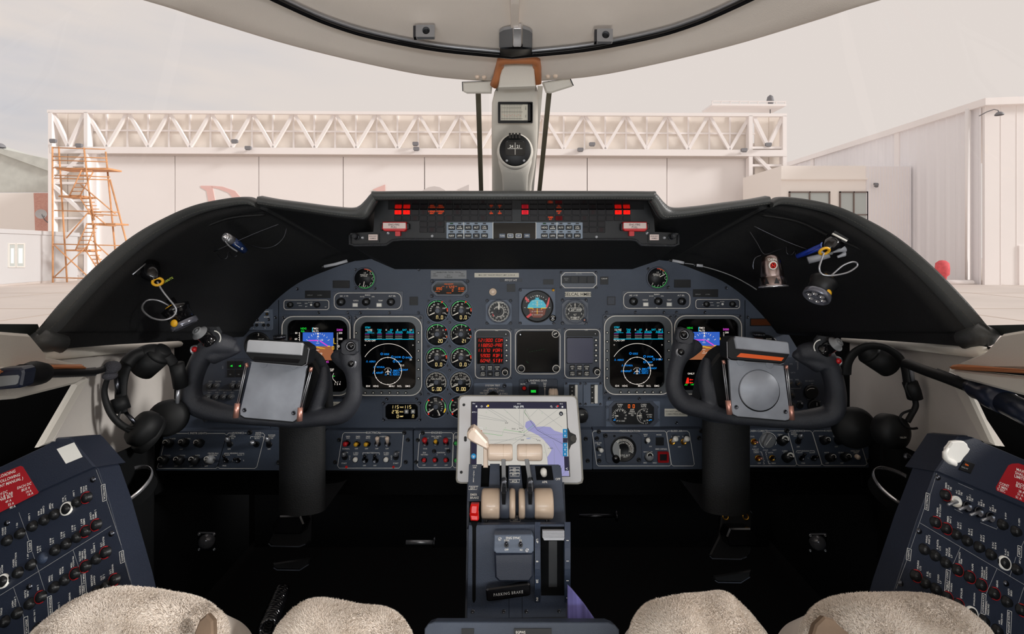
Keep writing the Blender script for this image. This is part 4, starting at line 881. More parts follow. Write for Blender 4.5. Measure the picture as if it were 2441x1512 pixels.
# ---------------------------------------------------------------- angle of attack
for x, y, na, lb in ((869.5, 664.5, 190, 'left'), (1567.6, 663.2, 62, 'right')):
    f = sub(x, y); t = thing('angle_gauge', '%s round ANGLE OF ATTACK gauge high on the panel' % lb, 'gauge', f, 'angle of attack gauges'); r = 24
    parts(t, f, ('bezel', 'bezel', lambda q: q.lathe(x, y, [(r + 3.5, 0), (r + 3, 2.4), (r + 1, 3), (r, 2.4), (r, .4)], 36, ref=0)), ('dial', 'black', lambda q: q.lathe(x, y, [(r + .5, .2), (r + .5, .8), (0, .8)], 32, ref=0)),
          ('colour_band', 'g_green', lambda q: (q.use('orange'), q.arc(x, y, r - 1.5, 5, 45, 2, 1.2), q.use('green'), q.arc(x, y, r - 1.5, 45, 215, 2, 1.2), q.use('red'), q.arc(x, y, r - 1.5, -4, 4, 2.4, 1.3))),
          ('scale_marking', 'print', lambda q: (q.txt('1.0', x, y - 14, 3.2, 1.1), q.txt('ANGLE OF', x - 2, y - 9.5, 2.8, 1.1), q.txt('ATTACK', x - 2, y - 6, 2.8, 1.1), [q.txt(s_, x + 17 * sin(radians(a)), y - 17 * cos(radians(a)), 3, 1.1) for s_, a in (('.8', 48), ('.6', 88), ('.4', 130), ('.2', 175), ('0', 222))], [q.tick(x, y, a, 18, 22.5, .7, 1.2) for a in range(20, 230, 20)])),
          ('needle', 'needle', lambda q: q.tick(x, y, na, 7 if na == 190 else 6, 20, 1.8, 1.8)))
    for dx, dy in ((-22, -21), (24, 23)): q = MB(PF, 'steel_dark'); q.screw(x + dx, y + dy, 3, 0); link('screw', q, ip)

# ---------------------------------------------------------------- fuel quantity
f = sub(1070, 687); t = thing('fuel_readout', 'octagonal fuel quantity readout with glowing orange digits', 'gauge', f)
parts(t, f, ('bezel', 'bezel', lambda q: (q.prism(chamrect(1027, 668, 1115, 707, 12), 0, 3, 1))), ('screen', 'screen', lambda q: q.prism(chamrect(1032, 673, 1110, 702, 11), 3, 3.6)),
      ('digital_readout', 'g_orange', lambda q: (q.dig('890', 1047, 688.5, 5.6, 4, sp=.35), q.dig('830', 1099.5, 688.5, 5.6, 4, sp=.35), q.dig('1720', 1073, 684.5, 5.2, 4, sp=.5), q.dig('0', 1079, 692.5, 5.2, 4), q.txt('FUEL QUANTITY', 1070, 677.5, 2, 4), q.txt('LEFT WING', 1043, 695, 1.5, 4), q.txt('RIGHT WING', 1099, 695, 1.5, 4), q.txt('FUSELAGE', 1070, 698.5, 1.8, 4), q.txt('TOTAL', 1056, 683, 1.4, 4), q.txt('FUEL', 1087, 683, 1.4, 4))))
for x, y in ((1029, 706), (1113, 706), (1114, 671), (1030, 671)): q = MB(PF, 'steel_dark'); q.screw(x, y, 3.6, 0); link('screw', q, ip)

# ---------------------------------------------------------------- selcal
f = sub(1379, 668); t = thing('selcal_panel', 'black octagon outlined panel headed SELCAL with four keys', 'control panel', f)
parts(t, f, ('plate', 'bezel', lambda q: q.rbox(1335, 648, 1424, 689, 0, 2.5, 2, .5)), ('outline', 'outline', lambda q: q.ring(chamrect(1337.5, 649.5, 1423, 687, 9), chamrect(1338.7, 650.7, 1421.8, 685.8, 8.6), 2.4, 3.2)),
      ('lettering', 'print_grey', lambda q: (q.txt('SELCAL', 1380, 652.8, 3.2, 2.8), q.txt('SELCAL', 1350, 664, 2.2, 5.2), q.txt('TEST', 1350, 668, 2.2, 5.2))), *[('key', 'black', lambda q, i=i: q.rbox(1341 + i * 19.4, 658.5, 1359.5 + i * 19.4, 675.5, 2.5, 5, .8, .6)) for i in range(4)])
for x, y in ((1338, 650), (1421, 650), (1338, 686), (1421, 686)): q = MB(f, 'steel_dark'); q.screw(x, y, 2.6, 2.5); link('screw', q, t)

# ---------------------------------------------------------------- standby instruments
f = sub(1189, 744); t = thing('airspeed_indicator', 'round standby airspeed dial in an octagonal frame', 'gauge', f); x, y, r = 1189, 743, 26
parts(t, f, ('frame', 'panel_lite', lambda q: q.ring(chamrect(1158, 715, 1219.5, 774, 11), circ(x, y, r, 8) if 0 else [(x + (r + .4) * cos(a), y + (r + .4) * sin(a)) for a in [radians(v) for v in (22, 68, 112, 158, 202, 248, 292, 338)]], 0, 3)), ('bezel', 'bezel', lambda q: q.lathe(x, y, [(r + 2.6, 2), (r + 2.2, 3.8), (r, 3.8), (r - .5, 1)], 36, ref=3)),
      ('dial', 'black', lambda q: q.cyl(x, y, r, 0, 1.2, 32)), ('scale_marking', 'print', lambda q: ([q.tick(x, y, a, 22 if a % 20 else 20, 24.5, .8, 1.5) for a in range(0, 360, 5)], [q.tick(x, y, a, 11, 13.5, .8, 1.5) for a in range(-60, 200, 8)],
      [q.txt(s_, x + 16 * sin(radians(a)), y - 16 * cos(radians(a)), 3.4, 1.5) for s_, a in (('6', 8), ('8', 32), ('10', 52), ('12', 72), ('14', 95), ('20', 135), ('25', 160), ('30', 200), ('35', 230), ('40', 262))], q.txt('KNOTS', x, y - 9, 2.4, 1.5), q.txt('MACH', x + 4, y - 21, 3.6, 1.7))),
      ('red_mark', 'red', lambda q: q.arc(x - 3, y + 4, 11.5, 230, 262, 2.4, 1.7)), ('needle', 'needle', lambda q: q.prism([(x - 1.5, y + 1), (x + 1.8, y + 1), (x + 1.2, y - 19), (x, y - 23), (x - 1.2, y - 19)], 1.6, 2.4)), ('hub', 'black', lambda q: q.cyl(x, y, 4.5, 1, 3.4, 16, .8)))
for dx, dy in ((1161, 717), (1217, 717), (1161, 771), (1217, 771)): q = MB(f, 'steel_dark'); q.screw(dx, dy, 3.2, 0); link('screw', q, t)
f = sub(1280, 732); t = thing('attitude_indicator', 'square framed round standby attitude ball, blue over brown with red flags', 'gauge', f); x, y, r = 1280.6, 730.8, 38
def halfdisc(r_, up, n=20): return [(x + r_ * cos(pi * i / n), y + 4 - (r_ if up else -r_) * sin(pi * i / n)) for i in range(n + 1)]
parts(t, f, ('frame', 'panel_lite', lambda q: (q.ring([(x + 43 * max(-1, min(1, 1.42 * cos(a))), y + 1.2 + 43 * max(-1, min(1, 1.42 * sin(a)))) for a in [2 * pi * i / 40 for i in range(40)]], circ(x, y, r + .6, 40), 0, 6))),
      ('bezel', 'black', lambda q: q.lathe(x, y, [(r + 1, 5), (r + .6, 7), (r - 1.4, 6), (r - 2.5, 1)], 40, ref=6)), ('dial', 'black', lambda q: q.cyl(x, y, r, 0, 1.2, 36)),
      ('sky_half', 'adi_sky', lambda q: q.prism([(x - 24, y + 4), (x - 22, y - 4), (x - 14, y - 14), (x, y - 19), (x + 14, y - 14), (x + 21, y - 4), (x + 24, y + 4)], 1.2, 2.4, .6)), ('ground_half', 'adi_ground', lambda q: q.prism([(x - 21, y + 4), (x + 22, y + 4), (x + 18, y + 20), (x + 9, y + 27), (x - 9, y + 27), (x - 17, y + 20)], 1.2, 2.2, .6)),
      ('flag', 'redplastic', lambda q: q.prism([(x - 29, y - 24), (x - 25, y - 22), (x - 22, y - 17), (x - 18, y - 12), (x - 22, y - 10), (x - 29, y - 17)], 2.4, 3.4)), ('flag', 'redplastic', lambda q: q.prism([(x + 28, y - 23), (x + 30, y - 20), (x + 28, y - 6), (x + 24, y + 3), (x + 20, y + 2), (x + 24, y - 10)], 2.4, 3.4)), ('flag', 'redplastic', lambda q: q.prism([(x - 16, y + 16), (x - 12, y + 20), (x - 22, y + 28), (x - 26, y + 29), (x - 26, y + 24)], 2.4, 3.4)),
      ('ladder', 'print', lambda q: ([q.line([(x - w_, y + dy), (x + w_, y + dy)], .8, 2.8) for dy, w_ in ((-13, 6), (-9, 3), (-5, 6), (-1, 3), (12, 8), (20, 8))], q.txt('20', x - 10, y - 13, 2.4, 2.8), q.txt('20', x + 10, y - 13, 2.4, 2.8), q.txt('10', x - 10, y - 5.5, 2.4, 2.8), q.txt('10', x + 10, y - 5.5, 2.4, 2.8), q.txt('10', x - 12, y + 12, 2.6, 2.8), q.txt('10', x + 11, y + 12, 2.6, 2.8), q.txt('20', x - 12, y + 20, 2.6, 2.8), q.txt('20', x + 11, y + 20, 2.6, 2.8), [q.tick(x, y + 4, a, 28, 31, 1.2, 2) for a in (-60, -45, -30, -20, -10, 10, 20, 30, 45, 60, -88, 88)], q.prism([(x - 2.5, y - 27), (x + 2.5, y - 27), (x, y - 22)], 2, 2.8))),
      ('bank_pointer', 'adi_sky', lambda q: q.prism([(x - 6, y - 21), (x + 6, y - 21), (x + 2, y - 17), (x, y - 16), (x - 2, y - 17)], 2, 3)), ('aircraft_symbol', 'g_yellow', lambda q: (q.line([(x - 22, y + 4), (x - 10, y + 4), (x - 10, y + 8)], 1.5, 3.4), q.line([(x + 22, y + 4), (x + 10, y + 4), (x + 10, y + 8)], 1.5, 3.4), q.line([(x, y + 4), (x, y + 18)], 1.2, 3.4), q.line([(x, y - 14), (x, y)], .8, 3.4))),
      ('caging_knob', 'black', lambda q: (knob(q, 1317.5, 758.5, 8, 9, 'black_gloss', 'steel'), q.use('print'), q.arc(1317.5, 758.5, 5, -50, 60, 1, 10), q.arc(1317.5, 758.5, 5, 120, 230, 1, 10))),
      ('screw', 'brass', lambda q: q.screw(1319, 692, 3, 6)), ('screw', 'steel_dark', lambda q: q.screw(1240.5, 692, 3, 6)), ('screw', 'steel_dark', lambda q: q.screw(1240.5, 771, 3, 6)), ('screw', 'steel_dark', lambda q: q.screw(1320, 771, 3, 6)))
f = sub(1371, 745); t = thing('altimeter', 'round ALT dial with number drums in a clipped square frame', 'gauge', f); x, y, r = 1370.7, 743, 26
parts(t, f, ('frame', 'bezel', lambda q: (q.ring([(x + v, y + w_) for v, w_ in ((31, -20), (20, -28), (-20, -28), (-31, -18), (-31, 20), (-20, 31), (20, 31), (32, 20))], [(x + r * cos(radians(a)), y + r * sin(radians(a))) for a in (-32, -52, -128, -150, 150, 128, 52, 32)], 0, 4))), ('bezel', 'bezel', lambda q: q.lathe(x, y, [(r + 5, 2), (r + 3, 4.6), (r, 4.6), (r - .5, 1)], 36, ref=3)), ('dial', 'black', lambda q: q.cyl(x, y, r, 0, 1.2, 32)),
      ('scale_marking', 'print', lambda q: ([q.tick(x, y, a, 21 if a % 36 else 19, 24.5, .8, 1.5) for a in range(0, 360, 9)], [q.txt(str(i), x + 16 * sin(radians(36 * i)), y - 16 * cos(radians(36 * i)), 4, 1.5) for i in range(10)], q.txt('ALT', x, y + 7, 3, 1.5), q.txt('FT', x, y + 10, 2, 1.5), q.rline(x - 14, y - 8.5, x + 14, y - .5, .5, .8, 1.6), q.txt('20', x - 6, y - 4.5, 5.4, 1.6), q.txt('000', x + 8, y - 4.5, 4.8, 1.6), q.rline(x - 8, y + 13, x + 8, y + 19, .5, .7, 1.6), q.txt('2992', x, y + 16, 4, 1.6))),
      ('needle', 'needle', lambda q: q.tick(x, y, 0, 4, 22, 1.4, 2.2)), ('baro_knob', 'black', lambda q: (knob(q, 1393, 763, 5.5, 6, 'panel_dark', 'copper'))))
for dx, dy in ((1341, 716), (1397, 716), (1341, 771), (1397, 771)): q = MB(f, 'steel_dark'); q.screw(dx, dy, 3.4, 0); link('screw', q, t)

# ---------------------------------------------------------------- centre radio units
def radio(x0, x1, y0, y1, lb, left):
    f = sub((x0 + x1) / 2, (y0 + y1) / 2); t = thing('radio_unit', lb, 'radio', f); w_ = x1 - x0
    L = [('plate', 'bezel', lambda q: (q.rbox(x0 - 2, y0 - 2, x1 + 2, y1 + 2, 0, 2, 2), q.use('panel_dark'), q.rbox(x0, y0, x1, y1, 2, 4.5, 11, .6))), ('outline', 'outline', lambda q: q.rring(x0, y0, x1, y1, 1.5, 4, 5.4, 12)),
         ('display', 'screen', lambda q: q.rbox(x0 + 5, y0 + 19, x1 - 18, y0 + 82, 4.5, 5, 2)), ('top_bar', 'black', lambda q: q.rbox(x0 + 5, y0 + 4, x1 - 5, y0 + 17, 4.5, 5, 2))]
    if left:
        L.append(('digital_readout', 'g_red', lambda q: [q.dig(s_, x1 - 20.5, yy, 7, 5.3, 'r', w=.52, st=.12, slant=.14, sp=.33) for s_, yy in (('121.900 COM', 811.5), ('118.850-PRE', 823.5), ('113.70 VOR1', 835.5), ('590.0 ADF1', 848), ('6042 STBY', 860))]))
    else: L.append(('display_glass', 'screenlit' if 'screenlit' in M else 'screen', lambda q: q.rbox(x0 + 6, y0 + 21, x1 - 17.5, y0 + 81, 4.6, 5.4, 3)))
    for i in range(5):
        yy = (811.5, 823.5, 835.5, 848, 860)[i]; L.append(('line_key', 'black', lambda q, yy=yy: (q.cyl(x1 - 10.5, yy, 3.4, 4.5, 7, 14, .5) if left else q.rbox(x1 - 14, yy - 3.4, x1 - 6, yy + 3.4, 4.5, 7, 1, .5), q.use('print'), q.cyl(x1 - 10.5, yy, 1.9, 7, 7.4, 12) if left else q.rbox(x1 - 12, yy - 1.8, x1 - 8, yy + 1.8, 7, 7.4))))
    xs = (x0 + 19, x0 + 36, x0 + 53)
    for r_, row in enumerate((('ATC', 'DME', 'COM'), ('ATC', '1/2', 'ADF'))):
        for c_, s_ in enumerate(row):
            b2 = (('ID', 'HLD', 'SQ'), ('STBY', '', 'TEST'))[r_][c_]; yy = y0 + 91.5 + r_ * 14.5
            L.append(('key', 'black', lambda q, X=xs[c_], yy=yy, s_=s_, b2=b2: (q.rbox(X - 6.5, yy - 5.8, X + 6.5, yy + 5.8, 4.5, 7.4, 1.5, .8), q.use('print'), q.txt(s_, X, yy - (2.4 if b2 else 0), 3.3, 7.7), q.txt(b2, X, yy + 2.6, 3.3, 7.7) if b2 else None)))
    kx, ky = x1 - 14, y0 + 101
    if not left: kx = x1 - 8
    L.append(('tuning_knob', 'black', lambda q: (q.lathe(kx, ky, [(9, 4.5), (9, 10), (8, 11), (6.8, 11), (6.8, 17), (6, 18), (0, 18)], 24, ref=12), q.use('outline'), q.lathe(kx, ky, [(6.9, 17), (6.9, 18.3), (5.5, 18.3)], 24, ref=12))))
    L.append(('lettering', 'print', lambda q: q.txt('Collins', x0 + 52, y0 + 2.2, 1.8, 5.6)))
    L.append(('sensor', 'black_gloss', lambda q: (q.cyl(x1 - 12, y0 + 11, 2.4, 5, 6), q.use('steel'), q.cyl(x1 - 12, y0 + 11, 1.2, 6, 6.2))))
    parts(t, f, *L)
    for a, b in ((x0 + .5, y0 + .5), (x1 - .5, y0 + .5), (x0 + .5, y1 - .5), (x1 - .5, y1 - .5)): q = MB(f, 'steel_dark'); q.screw(a, b, 1.8, 2); link('screw', q, t)
mat('screenlit', (70, 72, 92), .25)
radio(1132, 1218, 786, 903, 'radio unit with five lines of red digits and six keys', True)
radio(1345.5, 1431, 785, 902.5, 'radio unit with blank grey screen and six keys', False)
f = sub(1281.5, 838); t = thing('multifunction_radar_display', 'dark square display with four round corner knobs, screen nearly off', 'display', f)
def ring_(q, X, Y, r_): q.lathe(X, Y, [(r_, 4), (r_, 8), (r_ - 1, 9), (0, 9)], 26, ref=6); q.use('outline'); q.lathe(X, Y, [(r_ + .2, 7.6), (r_ + .2, 9.3), (r_ - 1.1, 9.3)], 26, ref=6)
parts(t, f, ('plate', 'bezel', lambda q: (q.rbox(1226, 784, 1337.5, 895, 0, 2, 2), q.use('panel_dark'), q.rbox(1228, 786, 1336, 893, 2, 4, 14, .6))), ('outline', 'outline', lambda q: q.rring(1228, 786, 1336, 892.5, 1.5, 3.6, 5, 16)), ('screen', 'screen', lambda q: q.rbox(1232, 790, 1332, 888, 4, 4.6, 12)),
      ('faint_plot', 'glow_dim' if 'glow_dim' in M else 'screen', lambda q: ([q.line([(1256 + i * 5.5, 836 + (i * 13 % 7) - 3), (1259 + i * 5.5, 836 + (i * 13 % 7) - 3)], .7, 4.9) for i in range(9)], q.line([(1254, 861), (1260, 866)], .7, 4.9))),
      ('brightness_knob', 'black', lambda q: (ring_(q, 1324, 796, 8.5), q.line([(1320, 798), (1328, 794)], 2, 9.5))), ('corner_knob', 'black', lambda q: ring_(q, 1242.5, 878.5, 8.5)), ('corner_knob', 'black', lambda q: ring_(q, 1325.5, 878.5, 8.5)), ('light_sensor', 'black_gloss', lambda q: (q.cyl(1240.5, 798, 4.5, 4, 6.5, 18, 1), q.use('steel'), q.cyl(1240.5, 798, 1.6, 6.5, 7, 10))))
# ================================================================== FILL LAMPS, unseen, added to brighten the cockpit
la = bpy.data.lights.new('aft_fill_light', 'AREA'); la.shape = 'RECTANGLE'; la.size = 1.2; la.size_y = .24; la.energy = 18; la.color = (.86, .93, 1)
lo = bpy.data.objects.new('aft_fill_light', la); COL.objects.link(lo)
t = thing('aft_fill', 'long fill lamp added behind the two seats', 'lamp', loc=(0, -1.2, EZ - .065)); lo.parent = t; lo.location = (0, .04, 0); lo.rotation_euler = (radians(112), 0, 0)
q = MB(None, 'beige'); q.box_l((-.6, 0, -.13), (.6, .03, .13)); link('lamp_housing', q, t)  # housing made up to carry the aft fill light
la = bpy.data.lights.new('floor_fill_light', 'AREA'); la.shape = 'RECTANGLE'; la.size = .3; la.size_y = .5; la.energy = 9; la.color = (1, .96, .9)  # second added fill, lifts the headliner and pillar from below
lo = bpy.data.objects.new('floor_fill_light', la); COL.objects.link(lo); t = thing('floor_fill', 'added upward fill lamp on the aisle floor behind the pedestal', 'lamp', loc=(0, -.5, EZ - .76)); lo.parent = t; lo.location = (0, 0, .005); lo.rotation_euler = (radians(180), 0, 0)
q = MB(None, 'black'); q.box_l((-.17, -.27, -.19), (.17, .27, 0)); link('lamp_housing', q, t)

q = MB(None, 'wallcloth'); q.box_l((-.84, -1.4, .95), (.84, -1.32, 2.5)); struct('wall_back', q)
for sg in (-1, 1):
    q = MB(None, 'wallcloth'); q.box_l((min(sg * .68, sg * .74), -1.36, 1.6), (max(sg * .68, sg * .74), -.35, 2.3)); struct('trim_8' if sg < 0 else 'trim_9', q)
q = MB(None, 'headliner'); q.box_l((-.84, -1.4, EZ + .44), (.84, .5, EZ + .46)); struct('trim_10', q)

# ================================================================== DISPLAYS
def display(x0, y0, x1, y1, sx0, sy0, sx1, sy1, lb, keys, name='cockpit_display', r=27, sr=18):
    f = sub((x0 + x1) / 2, (y0 + y1) / 2); t = thing(name, lb, 'display', f)
    L = [('plate', 'bezel', lambda q: q.ring(rrect(x0 - 2, y0 - 2, x1 + 2, y1 + 3, 4, 6), rrect(sx0 - 2, sy0 - 2, sx1 + 2, sy1 + 2, sr, 6), 0, 5)),
         ('bezel', 'bezel_grey', lambda q: q.ring(rrect(x0 + 1, y0 + 1, x1 - 1, y1 - 1, r, 6), rrect(sx0, sy0, sx1, sy1, sr, 6), 4, 9)),
         ('outline', 'outline', lambda q: q.ring(rrect(x0, y0, x1, y1, r, 6), rrect(x0 + 1.8, y0 + 1.8, x1 - 1.8, y1 - 1.8, r - 1.5, 6), 8, 10)),
         ('screen', 'screen', lambda q: q.rbox(sx0 - 1, sy0 - 1, sx1 + 1, sy1 + 1, 0, 3, sr))]
    for X, Y_ in keys: L.append(('bezel_key', 'black', lambda q, X=X, Y_=Y_: (q.cyl(X, Y_, 3.4, 8, 11, 14, .7), q.use('print'), q.cyl(X, Y_, 1.6, 11, 11.4, 10))))
    for X, Y_ in ((x0 + 4, y0 + 4), (x1 - 4, y0 + 4), (x0 + 4, y1 - 4), (x1 - 4, y1 - 4)): L.append(('corner_screw', 'steel_dark', lambda q, X=X, Y_=Y_: q.screw(X, Y_, 3, 5)))
    parts(t, f, *L); return t, f
H = 3.3
def mfd(t, f, dx, dy, wp):
    def X(v): return 640 + v / 3.6875 + dx
    def Yy(v): return 600 + v / 3.6875 + dy
    def pic(q):
        z = 4.1
        q.use('g_cyan'); q.txt('STBY', X(848), Yy(668), z, H, 'l')
        for s_, a in (('TAS', 975), ('GS', 1080), ('SAT', 1196)): q.txt(s_, X(a), Yy(689), z, H)
        q.txt('C', X(1270), Yy(689), z, H)
        for s_, a, w_ in (('WPT', 890, 40), ('DIS', 975, 22), ('TTG', 1065, 34), ('ETA(Z)', 1148, 34), ('FUEL #', 1247, 34)): q.txt(s_, X(a), Yy(706), z * .9, H); q.line([(X(a - w_), Yy(716)), (X(a + w_), Yy(716))], .7, H)
        q.line([(X(845), Yy(771)), (X(1280), Yy(771))], 1.2, H)
        q.use('g_white'); q.txt('12:19Z', X(850), Yy(690), z, H, 'l'); q.txt('0', X(1035), Yy(689), z, H); q.txt('0', X(1134), Yy(689), z, H); q.txt('14', X(1248), Yy(689), z, H); q.txt('TCAS OFF', X(844), Yy(783), z, H, 'l')
        for k_, yy in enumerate((727, 744, 761)):
            q.use('g_mag' if k_ == 0 else 'g_white')
            for a, n_ in ((848, 4), (957, 4), (1032, 6), (1115, 6), (1235, 4)):
                for i in range(n_): q.line([(X(a + i * 10.5), Yy(yy)), (X(a + i * 10.5 + 7), Yy(yy))], .8, H)
        q.use('g_white')
        q.arc(X(1053), Yy(1050), 65, -59, 61, 1.1, H, 30); q.arc(X(1050), Yy(1050), 32.4, 0, 360, 1.1, H, 40)
        for i in range(12): q.tick(X(1050), Yy(1050), i * 30, 30.5, 34, .8, H)
        q.txt('25', X(1250), Yy(949), 3.8, H); q.txt('12.5', X(1175), Yy(1000), 3.8, H); q.txt('<', X(849), Yy(823), 4, H); q.txt('>', X(1270), Yy(823), 4, H)
        for s_, a in (('IDX', 876), ('HDG', 943), ('MNU', 1083), ('RCL', 1152), ('EMG', 1224)): q.txt(s_, X(a), Yy(1183), z, H)
        cx, cy = X(1050), Yy(1056); q.line([(cx, cy - 6), (cx, cy + 6)], 1.5, H); q.line([(cx - 6, cy + 2), (cx, cy - 2), (cx + 6, cy + 2)], 1.3, H); q.line([(cx - 2.5, cy + 6), (cx + 2.5, cy + 6)], 1, H)
        for a in range(-60, 61, 20): q.tick(cx, cy, a, 8, 10, .9, H)
        q.use('g_blue')
        for kd, a, b, s_ in wp:
            px_, py_ = X(a), Yy(b)
            if kd == 'c': q.arc(px_, py_, 2.4, 0, 360, 1.0, H, 12)
            else: q.line([(px_ - 2, py_ + 2), (px_ + 2, py_ + 2), (px_, py_ - 2.2)], .9, H, True)
            q.txt(s_, px_ + 5, py_ + .5, 4, H, 'l')
    q = MB(f, 'g_white'); pic(q); link('screen_picture', q, t)
WPL = [('c', 995, 900, 'SZEZ'), ('c', 1088, 926, 'SADM'), ('c', 1185, 930, 'SNDU'), ('c', 1104, 965, 'EADP'), ('t', 866, 965, 'AERS1'), ('t', 930, 1014, 'VOVKA'), ('t', 924, 1064, 'AERS0'), ('t', 1000, 1058, ''), ('t', 1078, 1044, 'BM31'), ('c', 1157, 1038, 'SADF'), ('t', 1072, 1062, 'GOLF1'), ('t', 1030, 1080, ''), ('t', 1074, 1080, 'AER13')]
kr = [(997.4, y) for y in (794, 815.6, 837, 859, 881, 903)] + [(x, 937) for x in (870.5, 889.5, 909, 928.5, 948, 967.3)] + [(849, 794)]
t, f = display(843, 754, 1006, 944, 858, 768, 991, 929, 'left navigation display showing range rings and blue waypoints', kr); mfd(t, f, 0, 0, WPL)
kr = [(1594.5, y) for y in (793, 814, 836, 858, 880)] + [(1447.5, y) for y in (793.5, 815, 837, 858.5, 880, 902)] + [(x, 935.5) for x in (1480, 1499.5, 1518.5, 1537.5, 1557, 1576)]
t, f = display(1440, 752.6, 1603, 941.6, 1453.5, 767, 1584.4, 926.7, 'right navigation display showing range rings and blue waypoints', kr)
WPR = [(k_, a + (32 if s_ in ('SADM',) else 0) + (15 if s_ in ('SNDU', 'EADP') else 0) - (0 if a > 960 else 5), b + (-2 if b < 960 else -12) + (20 if s_ in ('SNDU', 'EADP') else 0), s_) for k_, a, b, s_ in WPL]
mfd(t, f, 585.3 + 8.5, -.6, [(k_, a - 3, b, s_) for k_, a, b, s_ in WPR])
def pfd(t, f, dx, dy, x1, right):
    def X(v): return 640 + v / 6.873 + dx
    def Yy(v): return 740 + v / 6.873 + dy
    def pic(q):
        q.use('g_sky'); q.flat([(X(562), Yy(363)), (X(1062), Yy(363)), (X(1062), Yy(590)), (X(562), Yy(590))], H - .1)
        q.use('g_ground'); q.flat([(X(562), Yy(590)), (X(1062), Yy(590)), (X(1062), Yy(818)), (X(562), Yy(818))], H - .1)
        q.use('g_green'); q.txt('HDG', X(575), Yy(298), 4.4, H); q.txt('GA', X(560), Yy(342), 4.4, H)
        q.use('g_white'); q.txt('FMS1', X(772), Yy(298), 4.4, H); q.txt('ALTS', X(770), Yy(342), 4.4, H)
        q.use('g_cyan'); q.line([(X(718), Yy(283)), (X(718), Yy(352))], 1.2, H)
        q.use('g_mag'); q.txt('5000', X(1165), Yy(322), 5, H); q.line([(X(655), Yy(495)), (X(815), Yy(495))], 2.6, H + .1); q.line([(X(840), Yy(500)), (X(975), Yy(588))], 2.6, H + .1); q.txt('CRS 345', X(905), Yy(845), 4.8, H)
        q.use('g_white')
        q.line([(X(510), Yy(360)), (X(510), Yy(800))], 1, H); [q.line([(X(490), Yy(372 + i * 36)), (X(510), Yy(372 + i * 36))], .8, H) for i in range(12)]
        q.txt('80', X(455), Yy(372), 4, H); q.txt('60', X(450), Yy(470), 4.4, H); q.txt('40', X(450), Yy(590), 4.4, H)
        [q.line([(X(1120), Yy(372 + i * 18)), (X(1138), Yy(372 + i * 18))], .8, H) for i in range(24)]
        q.txt('200', X(1180), Yy(372), 4, H); q.txt('100', X(1178), Yy(468), 4.6, H); q.txt('0', X(1150), Yy(590), 6, H)
        for a in (-60, -45, -30, -20, -10, 10, 20, 30, 45, 60): q.tick(X(810), Yy(590), a, 27 if abs(a) > 25 and abs(a) != 45 else 29, 32, .9, H)
        q.prism([(X(790), Yy(372)), (X(832), Yy(372)), (X(812), Yy(408)), (X(832), Yy(440)), (X(792), Yy(440)), (X(812), Yy(408))], H, H + .1)
        for yy, w_ in ((460, 12), (487, 32), (515, 12), (540, 26), (655, 26), (685, 12), (710, 32)): q.line([(X(805 - w_), Yy(yy)), (X(805 + w_), Yy(yy))], .8, H)
        q.txt('10', X(872), Yy(487), 4.4, H); q.txt('10', X(858), Yy(710), 4.4, H)
        q.use('g_yellow'); q.line([(X(700), Yy(628)), (X(800), Yy(594)), (X(930), Yy(632)), (X(850), Yy(625)), (X(800), Yy(604)), (X(740), Yy(630))], 1, H + .2); q.line([(X(1070), Yy(455)), (X(1070), Yy(545)), (X(1105), Yy(545))], 1.4, H); q.rline(X(1045), Yy(590), X(1072), Yy(640), .5, 1, H); q.line([(X(970), Yy(588)), (X(1008), Yy(588))], 2, H + .2)
        # compass rose
        q.use('g_white'); cx, cy = X(840), Yy(1060)
        for a in range(0, 360, 5): q.tick(cx, cy, a, 20 if a % 10 else 18.5, 22, .9, H)
        for s_, a in (('N', 0), ('3', 30), ('6', 60), ('E', 90), ('12', 120), ('15', 150), ('S', 180), ('21', 210), ('24', 240), ('W', 270), ('30', 300), ('33', 330)): q.txt(s_, cx + 16 * sin(radians(a + 20)), cy - 16 * cos(radians(a + 20)), 3.6, H, ang=-(a + 20))
        if not right:
            q.txt('TCAS', X(1030), Yy(965), 3.6, H); q.txt('OFF', X(1030), Yy(990), 3.6, H)
            q.line([(X(1068), Yy(1030)), (X(1050), Yy(1080)), (X(1058), Yy(1130)), (X(1115), Yy(1185))], .9, H)
            for s_, a in (('1', 1088), ('2', 1128), ('4', 1168)): q.txt(s_, X(a), Yy(1210), 4.2, H); q.line([(X(a + 10), Yy(1165)), (X(a + 6), Yy(1185))], .9, H)
            q.use('g_green'); q.line([(X(1050), Yy(1080)), (X(1085), Yy(1080))], 1.4, H); q.use('g_mag'); q.txt('360', X(1013), Yy(1070), 3.8, H, ang=-80)
        else:
            q.txt('ONLY', 1647.3, 891, 4.2, H); q.txt('NO', 1667.7, 894.5, 4, H); q.use('g_red'); q.flat([(1638, 900.8), (1642, 900.8), (1642.5, 914.6), (1634, 914.6)], H + .1)
            for yy in (905.5, 912.5): q.line([(1646, yy), (1652, yy)], 1.6, H); q.flat([(1643, yy), (1647, yy - 2.4), (1647, yy + 2.4)], H)
            q.use('g_green'); q.txt('AT', 1635.6, 917.5, 4, H); q.txt('14C', 1651, 917, 4.2, H)
    q = MB(f, 'g_white'); pic(q); link('screen_picture', q, t)
t, f = display(671, 754, 835, 944, 683, 763, 828, 936, 'left flight display with blue sky and brown ground picture', [(683 - 5, 900)], sr=21); pfd(t, f, 0, 0, 828, False)
t, f = display(1607.4, 752, 1769, 941, 1614, 760.5, 1760.6, 932, 'right flight display with blue sky and brown ground picture', [(1764, 900)], sr=21); pfd(t, f, 921, -1.3, 1760, True)

